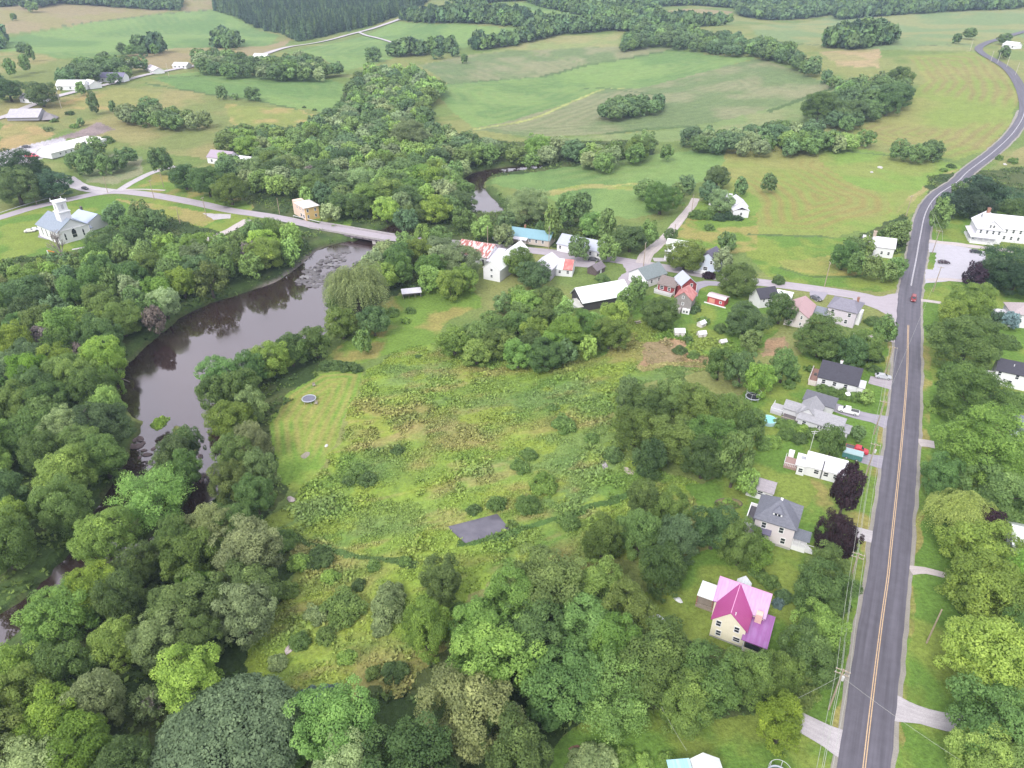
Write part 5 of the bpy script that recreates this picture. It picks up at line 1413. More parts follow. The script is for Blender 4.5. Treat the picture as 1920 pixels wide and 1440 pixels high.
def b_lilac():
    r, L = hroot('lilac_house', (1572, 556), (1607, 564), 7.7, 'lilac two storey house with low grey hip roof near the junction', rad=9)
    S = SHING('lilac grey shingle', (.225, .215, .26)); W = mat('lilac clapboard', (.58, .53, .60), var=.07, rib='z', ribw=.28)
    x0, x1, y0, y1 = -4.4, 4.6, -5.6, 4.0
    w = MB(); w.box(x0, x1, y0, y1, 0, 5.75); w.build('wall', W, r)
    q = MB(); q.hip(x0, x1, y0, y1, 5.8, 8.0, -1.8, 2.2, -.6, -.6, .5); q.build('roof', S, r)
    chimney(r, 3.2, .9, 6.4, 8.6, .35)
    for x in (-2.8, 2.6): win(r, x, y0, 4.4, .9, 1.3)
    win(r, -2.2, y0, 1.9, 1.3, .8); win(r, 2.0, y0, 1.8, .9, 1.3); win(r, x1, -3.0, 4.3, .9, 1.3, 'e'); win(r, x1, -3.0, 1.8, .9, 1.3, 'e'); win(r, x1, 1.6, 4.3, .9, 1.3, 'e')
    e = MB(); e.box(x1 + .03, x1 + 1.2, -2.0, 1.4, 0, 4.6); e.build('bay', TRIM(), r)
    r2, L2 = hroot('connector', (1538, 580), (1551, 583), 3.4, 'low open shed with grey roof joining the lilac house and pink roofed barn', 'shed', 4)
    q = MB(); q.shed(-2.6, 2.3, -2.6, 2.4, 2.6, 3.3); q.build('roof', SHING('blue shingle', (.22, .24, .28)), r2)
    w = MB(); w.box(-2.5, 2.2, 1.6, 2.1, 0, 2.9); w.box(-2.5, -2.35, -2.4, 1.6, 0, 2.55); w.build('wall', mat('dark shed boards', (.12, .10, .11)), r2)
    for x in (-1.2, .6, 2.1): p = MB(); p.box(x - .08, x + .08, -2.5, -2.34, 0, 2.6); p.build('post', TRIM(), r2)
    r3, L3 = hroot('pink_barn', (1498, 580), (1510, 555), 6.6, 'pale barn with pinkish brown metal gable roof beside the lilac house', 'barn', 8)
    W3 = mat('pinkish white boards', (.60, .55, .55), var=.1, rib='y', ribw=.3)
    w = MB(); w.gable(-6.2, 6.2, -3.8, 3.8, 0, 4.2, 6.5, 'x'); w.build('wall', W3, r3)
    q = MB(); q.groof(-6.2, 6.2, -3.8, 3.8, 4.2, 6.6, 'x', oh=.4); q.build('roof', mat('pink brown metal', (.42, .27, .28), rough=.5, var=.14, rib='x', ribw=.8, rib_amt=.12), r3)
    for y in (-1.4, 1.5): win(r3, -6.2, y, 3.9, .55, 1.0, 'w'); win(r3, -6.2, y, 1.5, .55, 1.0, 'w')
    d = MB(); d.box(-4.0, -1.0, -3.9, -3.8, .1, 2.8); d.box(1.0, 4.0, -3.9, -3.8, .1, 2.8); d.build('barn_door', mat('brown barn door', (.22, .12, .11)), r3)


def b_red():
    # red house: lean part + slate gable
    r, L = hroot('red_house', (1243, 515), (1274, 523), 5.6, 'dark red house with mossy brown roof and white deck', rad=6)
    R = mat('barn red boards', (.27, .05, .055), var=.15, rib='x', ribw=.3); S = SHING('mossy brown shingle', (.22, .18, .17))
    w = MB(); w.gable(-3.4, 3.4, -3.2, 3.0, 0, 3.4, 5.5, 'x', at=0); w.build('wall', R, r)
    q = MB(); q.groof(-3.4, 3.4, -3.2, 3.0, 3.4, 5.6, 'x', at=0); q.build('roof', S, r)
    win(r, -1.8, -3.2, 2.0, 1.3, 1.3); win(r, 1.2, -3.2, 2.0, .9, 1.2); t = MB(); t.box(-3.5, -3.35, -3.3, -3.2, 0, 3.3); t.box(3.35, 3.5, -3.3, -3.2, 0, 3.3); t.build('trim_board', TRIM(), r)
    porch(r, -3.8, 3.2, -5.4, -3.3, .8, 0, 0, None, rail=True, deckm=mat('pale grey deck', (.5, .5, .5)))
    r, L = hroot('red_tower_house', (1281, 507), (1294, 520), 8.2, 'tall dark red building with pale slate blue gable roof', 'house', 6)
    w = MB(); w.gable(-3.6, 3.6, -2.9, 2.9, 0, 5.6, 8.1, 'x'); w.build('wall', R, r)
    q = MB(); q.groof(-3.6, 3.6, -2.9, 2.9, 5.6, 8.2, 'x', oh=.4); q.build('roof', METAL('slate blue metal', (.40, .42, .50)), r)
    win(r, 0, -2.9, 4.6, .8, 1.2, 's'); win(r, -1.8, -2.9, 2.2, .9, 1.2, 's'); win(r, 3.6, .8, 5.2, .8, 1.1, 'e'); win(r, 3.6, -1.2, 2.4, .8, 1.2, 'e')
    t = MB(); t.box(3.6, 3.66, -3.0, -2.8, 0, 5.4); t.box(3.6, 3.66, 2.8, 3.0, 0, 5.4); t.build('trim_board', TRIM(), r)
    r, L = hroot('grey_barn', (1283, 547), (1292, 534), 7.8, 'weathered grey board barn with red metal roof', 'barn', 6)
    w = MB(); w.gable(-3.2, 3.4, -3.0, 3.0, 0, 5.3, 7.7, 'x'); w.build('wall', mat('weathered grey boards', (.30, .275, .27), var=.3, rib='y', ribw=.35, rib_amt=.2), r)
    q = MB(); q.groof(-3.2, 3.4, -3.0, 3.0, 5.3, 7.8, 'x', oh=.35); q.build('roof', METAL('coral red metal', (.42, .13, .12), streak=((.47, .20, .18), (1, .3, 1))), r)
    win(r, -3.2, .1, 5.6, .6, .8, 'w'); win(r, -3.2, 0, 3.2, .6, .8, 'w')
    p = MB(); p.box(-5.2, -3.25, .2, 3.4, .0, 1.6); p.build('stone_base', mat('pale rubble', (.5, .47, .45), var=.3, scale=3), r)
    k = MB(); k.box(-4.4, -3.25, -2.9, -.3, 0, 1.7); kk = k.build('lean_to', TRIM(), r)
    k = MB(); k.box(-4.43, -4.4, -2.4, -1.8, .5, 1.2); k.box(-4.43, -4.4, -1.3, -.8, .5, 1.2); k.build('window', glass(), kk)
    r, L = hroot('red_shed', (1335, 549), (1361, 556), 3.2, 'long low red shed with pale roof and a white ramp', 'shed', 5)
    w = MB(); w.box(-3.2, 3.2, -2.0, 1.6, 0, 2.4); w.build('wall', mat('bright red boards', (.42, .06, .07), var=.15, rib='x', ribw=.3), r)
    q = MB(); q.shed(-3.3, 3.3, -.6, 1.8, 3.15, 2.6); q.shed(-3.3, 3.3, -2.3, -.62, 2.5, 3.15); q.build('roof', METAL('pinkish pale metal', (.55, .46, .48)), r)
    d = MB(); d.box(-2.6, -.4, -2.06, -2.0, .2, 2.0); d.build('door', mat('salmon door', (.62, .28, .22)), r)
    d = MB(); d.box(-4.0, 4.2, -2.9, -2.4, .02, .25); d.build('ramp', TRIM(), r); win(r, 1.8, -2.0, 1.3, .7, .7)
    # small white hutches on the grass
    for i, (u, v, a, lab, sz) in enumerate(((1273, 624, 0, 'white garden hut with pinkish front on the lawn, left of the other huts', 1.25), (1315, 626, .2, 'pale grey garden hut standing in the middle of the lawn', 1.0), (1315, 607, .7, 'white tilted tent like hut farthest up the lawn', 1.0), (1355, 640, .3, 'small white dome shaped hut at the lawn edge', .8))):
        h = thing('garden_hut', P(u, v + 4), a, lab, 'hut', 'huts on the lawn')
        w = MB(); w.gable(-1.3 * sz, 1.3 * sz, -1 * sz, 1 * sz, 0, 1.3 * sz, 2.0 * sz, 'x'); w.build('wall', mat('pale hut boards', (.66, .62, .60), var=.12, rib='x', ribw=.25), h)
        q = MB(); q.groof(-1.3 * sz, 1.3 * sz, -1 * sz, 1 * sz, 1.3 * sz, 2.05 * sz, 'x', oh=.15, og=.15, th=.08); q.build('roof', METAL('white metal', (.72, .74, .76)), h)
        d = MB(); d.box(-.35, .35, -1.04 * sz, -1 * sz, .1, 1.2 * sz); d.build('door', mat('grey door', (.42, .38, .38)), h)


def b_village():
    # long white-roofed barn
    r, L = hroot('long_barn', (1098, 536), (1150, 527), 6.8, 'long dark walled barn under a sagging white metal roof', 'barn', 11)
    wm = METAL('bright white metal', (.72, .75, .74))
    w = MB(); w.gable(-9.5, 9.5, -6.0, 2.8, 0, 3.8, 6.7, 'x', at=0); w.build('wall', mat('dark barn boards', (.07, .065, .07), var=.3, rib='x', ribw=.4), r)
    q = MB(); q.groof(-9.5, 9.5, -6.0, 2.8, 3.8, 6.8, 'x', at=0, oh=.6, og=.6); q.build('roof', wm, r)
    d = MB(); d.box(-9.56, -9.5, -3.6, -1.0, .2, 3.0); d.build('barn_door', TRIM(), r)
    q = MB(); q.shed(-13.8, -9.7, -6.5, -1.0, 2.0, 3.0); q.build('lean_to_roof', mat('pale tin', (.55, .54, .50), var=.2), r)
    for x in (-13.4, -10.2): p = MB(); p.box(x - .1, x + .1, -6.3, -6.1, 0, 2.0); p.build('post', mat('dark barn boards'.strip(), (.07, .065, .07)), r)
    # grey green roofed building by the yard
    r, L = hroot('grey_green_house', (1205, 500), (1224, 494), 6.6, 'building with broad grey green gable roof beside the pink yard', 'house', 9)
    S = SHING('grey green shingle', (.20, .235, .24))
    w = MB(); w.gable(-5, 6, -4.6, 4.6, 0, 3.6, 6.5, 'x'); w.build('wall', WHITE(), r)
    q = MB(); q.groof(-5, 6, -4.6, 4.6, 3.6, 6.6, 'x'); q.build('roof', S, r)
    win(r, -5, -1.5, 2.0, .9, 1.2, 'w'); win(r, -5, 1.8, 2.0, .9, 1.2, 'w'); win(r, -2, -4.6, 1.9, .9, 1.2); win(r, 2, -4.6, 1.9, .9, 1.2)
    e = MB(); e.box(-7.4, -5.1, -5.2, -2.2, 0, 2.6); e.build('side_wing', WHITE(), r); e = MB(); e.shed(-7.6, -5.05, -5.4, -2, 2.65, 3.0); e.build('wing_roof', wm, r)
    # rusty barn
    r, L = hroot('rusty_barn', (873, 449), (921, 457), 7.0, 'old barn with rust streaked metal roof and white lean-to', 'barn', 10)
    rust = mat('rust streaked metal', (.36, .13, .11), rough=.6, var=.2, rib='x', ribw=1.2, rib_amt=.2, streak=((.62, .52, .52), (1.1, .12, 1)))
    w = MB(); w.gable(-7.5, 7.5, -6.2, 4.2, 0, 3.6, 6.9, 'x', at=0); w.build('wall', WHITE(), r)
    q = MB(); q.groof(-7.5, 7.5, -6.2, 4.2, 3.6, 7.0, 'x', at=0, oh=.4); q.build('roof', rust, r)
    d = MB(); d.box(4.6, 5.6, -6.26, -6.2, .1, 2.2); d.build('door', mat('dark door', (.08, .07, .08)), r)
    e = MB(); e.box(-10.4, -7.6, -5.6, -1.6, 0, 2.5); e.build('side_wing', mat('pale grey boards', (.5, .47, .52), var=.2), r); e = MB(); e.shed(-10.7, -7.5, -5.9, -1.4, 2.55, 3.4); e.build('wing_roof', METAL('white metal', (.72, .74, .76)), r)
    e = MB(); e.shed(7.7, 11.2, -8.2, 2.6, 2.6, 4.6, oh=.2); e.build('lean_to_roof', METAL('pale lilac metal', (.60, .58, .64)), r); e = MB(); e.box(7.75, 11.0, -8.0, 2.4, 0, 2.6); e.build('lean_to', WHITE(), r)
    # white gabled barn
    r, L = hroot('white_barn', (928, 484), (968, 456), 8.2, 'tall white barn with white corrugated gable roof', 'barn', 9)
    w = MB(); w.gable(-12, 13, -3.6, 3.6, 0, 5.2, 8.1, 'x'); w.build('wall', WHITE(), r)
    q = MB(); q.groof(-12, 13, -3.6, 3.6, 5.2, 8.2, 'x', oh=.35); q.build('roof', METAL('bright white metal', (.72, .75, .74)), r)
    win(r, -12, 0, 4.4, .9, .9, 'w'); win(r, -12, 0, 1.8, .9, 1.0, 'w')
    # teal roof
    r, L = hroot('teal_roof_house', (966, 425), (1027, 433), 5.4, 'long low house with teal blue metal roof and porch', 'house', 11)
    tl = METAL('teal metal', (.19, .34, .40))
    w = MB(); w.gable(-10, 10, -4.6, 3.6, 0, 3.0, 5.3, 'x', at=0); w.build('wall', mat('tan clapboard', (.52, .45, .40), var=.1, rib='z', ribw=.3), r)
    q = MB(); q.groof(-10, 10, -4.6, 3.6, 3.0, 5.4, 'x', at=0); q.build('roof', tl, r)
    for x in (-8, -5, -2, 1, 4, 7): win(r, x, -4.6, 1.8, 1.0, 1.2)
    chimney(r, -3, .4, 4.8, 6.6, .35); q = MB(); q.shed(-10, 0, -7.0, -4.9, 2.3, 2.75); q.build('porch_roof', METAL('pale lilac metal', (.60, .58, .64)), r)
    for x in (-9.6, -6.4, -3.2, -.3): p = MB(); p.box(x - .08, x + .08, -6.9, -6.75, 0, 2.35); p.build('post', TRIM(), r)
    # slate roof
    r, L = hroot('slate_roof_house', (1064, 439), (1130, 452), 6.4, 'white house with long pale slate blue roof behind a maple', 'house', 11)
    S = METAL('slate blue metal', (.36, .39, .46))
    w = MB(); w.gable(-10.5, 10.5, -4.8, 3.4, 0, 3.6, 6.3, 'x', at=0); w.build('wall', WHITE(), r)
    q = MB(); q.groof(-10.5, 10.5, -4.8, 3.4, 3.6, 6.4, 'x', at=0); q.build('roof', S, r)
    for x in (-9, -4, 1, 5, 8.5): win(r, x, -4.8, 2.0, .9, 1.3)
    door(r, 3, -4.8, .2)
    # grey shed with pale roof + white/coral building
    r, L = hroot('pale_roof_shed', (1018, 489), (1033, 474), 7.2, 'grey walled gable barn with pale pinkish white roof', 'barn', 7)
    w = MB(); w.gable(-6, 5.5, -3.8, 3.8, 0, 4.6, 7.1, 'x'); w.build('wall', mat('cool grey boards', (.36, .35, .39), var=.2, rib='y', ribw=.35), r)
    q = MB(); q.groof(-6, 5.5, -3.8, 3.8, 4.6, 7.2, 'x', oh=.3); q.build('roof', METAL('pale lilac metal', (.60, .58, .64)), r)
    win(r, -6, 0, 3.4, .8, 1.0, 'w')
    r, L = hroot('coral_roof_house', (1040, 484), (1066, 486), 5.6, 'low white house whose roof is half white half coral red', 'house', 6)
    w = MB(); w.gable(-5.4, 5.0, -4.2, 3.4, 0, 3.2, 5.5, 'x', at=0); w.build('wall', WHITE(), r)
    q = MB(); q.groof(-5.4, 1.2, -4.2, 3.4, 3.2, 5.6, 'x', at=0, og=.05); q.build('roof', METAL('bright white metal', (.72, .75, .74)), r)
    q = MB(); q.groof(1.3, 5.0, -4.2, 3.4, 3.2, 5.58, 'x', at=0, og=.05); q.build('roof', METAL('coral red metal', (.42, .13, .12), streak=((.47, .20, .18), (1, .3, 1))), r)
    win(r, -3, -4.2, 1.8, .9, 1.1); win(r, 0, -4.2, 1.8, .9, 1.1); win(r, 3.2, -4.2, 1.8, .9, 1.1)
    # brown shed
    r, L = hroot('brown_shed', (1113, 496), (1124, 490), 4.0, 'small dark brown shed among shrubs', 'shed', 5)
    w = MB(); w.gable(-3, 3, -2.2, 2.2, 0, 2.4, 3.9, 'x'); w.build('wall', mat('brown boards', (.13, .10, .10), var=.25, rib='x', ribw=.3), r)
    q = MB(); q.groof(-3, 3, -2.2, 2.2, 2.4, 4.0, 'x'); q.build('roof', mat('brown grey tin', (.20, .17, .19), var=.3, rib='x', ribw=.8, rib_amt=.3), r); door(r, 0, -2.2, .1, m=TRIM())
    # white barn with steep roof + blue house
    r, L = hroot('steep_white_barn', (1262, 448), (1290, 452), 8.0, 'white barn with steep white roof half hidden by an olive tree', 'barn', 6)
    w = MB(); w.gable(-5, 4.6, -4.2, 4.2, 0, 4.4, 7.9, 'x'); w.build('wall', WHITE(), r)
    q = MB(); q.groof(-5, 4.6, -4.2, 4.2, 4.4, 8.0, 'x'); q.build('roof', METAL('bright white metal', (.72, .75, .74)), r)
    win(r, -3, -4.2, 2.6, .9, 1.2); win(r, 0, -4.2, 2.6, .9, 1.2)
    r, L = hroot('pale_blue_house', (1330, 473), (1341, 463), 8.6, 'pale blue two storey house with dark purple grey gable roof', 'house', 7)
    B = mat('pale blue clapboard', (.52, .57, .66), var=.07, rib='z', ribw=.28); S = SHING('purple grey shingle', (.13, .12, .17))
    w = MB(); w.gable(-4.2, 4.6, -3.8, 3.8, 0, 5.6, 8.5, 'x'); w.gable(-1.5, 3.4, 3.0, 8.6, 0, 4.4, 6.8, 'y'); w.build('wall', B, r)
    q = MB(); q.groof(-4.2, 4.6, -3.8, 3.8, 5.6, 8.6, 'x', oh=.4); q.groof(-1.5, 3.4, 3.6, 8.6, 4.4, 6.85, 'y'); q.build('roof', S, r)
    for y in (-1.6, 1.6): win(r, -4.2, y, 4.9, .8, 1.3, 'w')
    win(r, -4.2, .4, 2.0, 1.6, 1.3, 'w'); win(r, -.5, -3.8, 4.2, .8, 1.3); win(r, 2.2, -3.8, 4.2, .8, 1.3)
    e = MB(); e.box(-5.6, -4.25, -4.2, 4.6, 0, 1.1); e.build('porch_deck', TRIM(), r)
    # dark roofed little house by the side road
    r, L = hroot('dark_gable_house', (1424, 540), (1446, 537), 6.4, 'small white house with near black gable roof beside the road', 'house', 6)
    w = MB(); w.gable(-3.6, 3.8, -3.2, 3.2, 0, 4.0, 6.3, 'x'); w.build('wall', WHITE(), r)
    q = MB(); q.groof(-3.6, 3.8, -3.2, 3.2, 4.0, 6.4, 'x'); q.build('roof', SHING('black shingle', (.06, .058, .075)), r)
    for x in (-2, 0): win(r, x, -3.2, 3.0, .7, 1.1)
    r, L = hroot('white_road_shed', (1468, 544), (1478, 546), 3.2, 'little white roadside shed left of the pink roofed barn', 'shed', 3)
    w = MB(); w.gable(-2.6, 2.6, -1.8, 1.8, 0, 2.2, 3.1, 'x'); w.build('wall', WHITE(), r); q = MB(); q.groof(-2.6, 2.6, -1.8, 1.8, 2.2, 3.2, 'x'); q.build('roof', METAL('white metal', (.72, .74, .76)), r); door(r, 0, -1.8, .1)
    # hilltop farm
    r, L = hroot('hilltop_farmhouse', (1383, 368), (1394, 382), 6.5, 'white hilltop farmhouse with stepped white roofs', 'house', 8)
    w = MB(); w.gable(-9, 2, -3.6, 3.6, 0, 4.2, 6.4, 'x'); w.box(2.02, 7.0, -4.4, 3.0, 0, 3.6); w.build('wall', WHITE(), r)
    q = MB(); q.groof(-9, 2, -3.6, 3.6, 4.2, 6.5, 'x'); q.groof(2.3, 7.0, -4.4, 3.0, 3.6, 5.2, 'x'); q.build('roof', METAL('lilac white metal', (.64, .62, .70)), r)
    win(r, 7.0, -.6, 1.9, .9, 1.2, 'e'); win(r, -5, -3.6, 2, .9, 1.2); win(r, -1, -3.6, 2, .9, 1.2)
    r, L = hroot('hilltop_barn', (1345, 360), (1362, 362), 6.0, 'white barn showing through the pale tree on the hill', 'barn', 6)
    w = MB(); w.gable(-5, 5, -3.6, 3.6, 0, 3.6, 5.9, 'x'); w.build('wall', WHITE(), r); q = MB(); q.groof(-5, 5, -3.6, 3.6, 3.6, 6, 'x'); q.build('roof', METAL('lilac white metal', (.64, .62, .70)), r); win(r, 0, -3.6, 2, .9, 1.2)
    # white chimney house
    r, L = hroot('chimney_house', (1629, 441), (1670, 446), 7.4, 'white farmhouse with tall tan chimney hemmed in by dark trees', 'house', 7)
    w = MB(); w.gable(-6, 6.4, -4.0, 4.0, 0, 4.6, 7.3, 'x'); w.gable(-6.8, -1.6, -8.0, -2, 0, 3.8, 6.0, 'y'); w.build('wall', WHITE(), r)
    q = MB(); q.groof(-6, 6.4, -4.0, 4.0, 4.6, 7.4, 'x'); q.groof(-6.8, -1.6, -8.0, -1.0, 3.8, 6.1, 'y'); q.build('roof', mat('streaky white metal', (.62, .60, .64), var=.25, scale=1.2, rib='x', ribw=1.2, rib_amt=.15), r)
    chimney(r, -2.0, .3, 6.2, 9.4, .6, mat('tan brick', (.42, .34, .28))); win(r, -4.2, -8.0, 4.2, .8, 1.3); win(r, -5.2, -8, 1.8, .8, 1.2); win(r, 2, -4, 2.0, .8, 1.2); win(r, 4.6, -4, 2.0, .8, 1.2)


def b_right():
    # big white house
    r, L = hroot('big_white_house', (1858, 400), (1960, 410), 10.4, 'large white house with porch, dormer and brick chimney above the lot', 'house', 16)
    wm = METAL('snow white metal', (.70, .69, .74))
    w = MB(); w.gable(-13, 14, -5.2, 5.2, 0, 6.2, 10.3, 'x', at=0); w.gable(-15.5, -5.2, -9.4, 5.6, 0, 6.1, 10.0, 'y', at=-10.3); w.build('wall', WHITE(), r)
    q = MB(); q.groof(-13, 14, -5.2, 5.2, 6.2, 10.4, 'x', at=0); q.build('roof', wm, r)
    q = MB(); q.groof(-15.5, -5.2, -9.4, 5.6, 6.1, 10.15, 'y', at=-10.3, og=.5); q.hip(-15.6, -5.1, -9.7, -9.0, 6.15, 6.6, -15, -6, -9.3, -9.3, .3); q.build('gable_roof', METAL('snow white metal', (.70, .69, .74), 'y'), r)
    chimney(r, -10.9, 2.4, 8.8, 12.0, .6)
    for x in (-14, -11.6, -9.2, -7): win(r, x, -9.4, 4.8, .8, 1.4)
    for x in (-11, -9.7): win(r, x, -9.4, 7.4, .7, 1.1)
    for x in (-3.5, -.8, 1.9, 4.6, 7.4, 10.4): win(r, x, -5.2, 4.9, .8, 1.4); win(r, x, -5.2, 1.9, .8, 1.4)
    porch(r, -17.4, -8.0, -12.0, -9.5, .8, 2.9, 3.5, wm, 'y', True, 5, TRIM())
    p = MB(); p.box(-17.6, -15.6, -9.5, 2.0, 0, .8); p.build('side_porch_deck', TRIM(), r); p = MB(); p.shed(-17.9, -15.55, -9.4, 2.2, 2.95, 3.4, 'x'); p.build('side_porch_roof', METAL('pale lilac metal', (.60, .58, .64)), r)
    for y in (-7, -3.5, 0): p = MB(); p.box(-17.6, -17.44, y, y + .16, .8, 2.95); p.build('post', TRIM(), r)
    # blue-spruce house
    r, L = hroot('spruce_house', (1902, 565), (1950, 570), 7.2, 'white house with tan grey hip roof beside a blue spruce', 'house', 9)
    w = MB(); w.box(-5.0, 8, -5.2, 3.6, 0, 4.9); w.build('wall', WHITE(), r)
    q = MB(); q.hip(-5.0, 8, -5.2, 3.6, 4.95, 7.6, 0, 4.4, -.8, -.8); q.build('roof', SHING('tan grey shingle', (.40, .34, .35)), r)
    win(r, -3.2, -5.2, 3.4, 1.2, 1.3); win(r, -3.2, -5.2, 1.4, .9, 1.1); win(r, 1.5, -5.2, 3.4, 1.2, 1.3)
    e = MB(); e.box(-8.6, -5.05, -4.4, 1.0, 0, 2.9); e.build('side_wing', WHITE(), r); e = MB(); e.shed(-8.8, -5.03, -4.6, 1.2, 2.95, 3.3); e.build('wing_roof', METAL('pale lilac metal', (.60, .58, .64)), r)
    # dark roof right edge
    r, L = hroot('edge_house', (1882, 672), (1940, 684), 7.0, 'white two storey house with black roof at the right edge', 'house', 9)
    w = MB(); w.gable(-5, 7, -4.0, 3.6, 0, 5.0, 6.9, 'x', at=0); w.build('wall', WHITE(), r)
    q = MB(); q.groof(-5, 7, -4.0, 3.6, 5.0, 7.0, 'x', at=0); q.build('roof', SHING('black shingle', (.06, .058, .075)), r)
    win(r, -4.0, -4, 3.9, .8, 1.2); win(r, .4, -4, 3.9, .8, 1.3); win(r, -2.4, -4, 2.2, .5, .7); win(r, -.8, -4, 1.7, .8, 1.3); win(r, 3.4, -4, 2.4, .8, 1.3)
    p = MB(); p.box(-7.4, -5.03, -3.6, -.6, 0, 2.6); p.build('entry', WHITE(), r); v = MB(); v.cyl(-1, -1.8, 5.6, 6.6, .12); v.build('vent_pipe', TRIM(), r)
    # bluish house fragment and white roof at the right edge
    r, L = hroot('terrace_house', (1915, 778), (1960, 790), 5.6, 'house at right edge with grey roof and brick red terrace', 'house', 7)
    w = MB(); w.gable(-3.8, 6, -3.6, 3.6, 0, 3.4, 5.5, 'x'); w.build('wall', mat('pale blue clapboard', (.52, .57, .66), var=.07, rib='z', ribw=.28), r); q = MB(); q.groof(-3.8, 6, -3.6, 3.6, 3.4, 5.6, 'x'); q.build('roof', SHING('slate shingle', (.17, .185, .22)), r)
    t = MB(); t.box(-7.4, -3.85, -4.4, 2, .01, .5); t.build('terrace', mat('reddish terrace', (.30, .18, .15), var=.3, rib='y', ribw=.3), r); win(r, -3.8, 0, 1.8, 1, 1.2, 'w'); win(r, -1, -3.6, 1.8, 1, 1.2)
    r, L = hroot('white_garage', (1906, 985), (1960, 998), 4.6, 'white garage with plain white roof cut by the right edge', 'garage', 6)
    w = MB(); w.gable(-3.2, 5, -4.4, 3.2, 0, 3.0, 4.5, 'x', at=0); w.build('wall', WHITE(), r); q = MB(); q.groof(-3.2, 5, -4.4, 3.2, 3.0, 4.6, 'x', at=0); q.build('roof', METAL('bright white metal', (.72, .75, .74)), r); win(r, -3.2, -1, 1.6, .9, 1.0, 'w')
    # blue roofed cottage at the bottom
    r, L = hroot('blue_roof_cottage', (1301, 1446), (1337, 1443), 5.0, 'cottage half blue roof half white roof at the bottom edge', 'house', 7)
    w = MB(); w.box(-4.4, -1.4, -6.0, 2.4, 0, 2.9); w.gable(-1.38, 3.4, -6.0, 2.6, 0, 3.0, 4.6, 'y', at=.9); w.build('wall', WHITE(), r)
    q = MB(); q.shed(-4.6, -1.55, -6.2, 2.6, 3.0, 3.9); q.build('roof', METAL('sky blue metal', (.27, .48, .56), streak=((.34, .52, .58), (2, .3, 1))), r)
    q = MB(); q.groof(-1.38, 3.4, -6.0, 2.6, 3.0, 4.7, 'y', at=.9); q.build('roof', METAL('bright white metal', (.72, .75, .74), 'y'), r)
    win(r, -3.0, -6, 1.6, .9, 1.1); win(r, .9, -6, 1.7, .9, 1.1); win(r, -4.4, -1.5, 1.6, .9, 1.0, 'w'); chimney(r, 1.8, -3.0, 3.4, 5.4, .25)
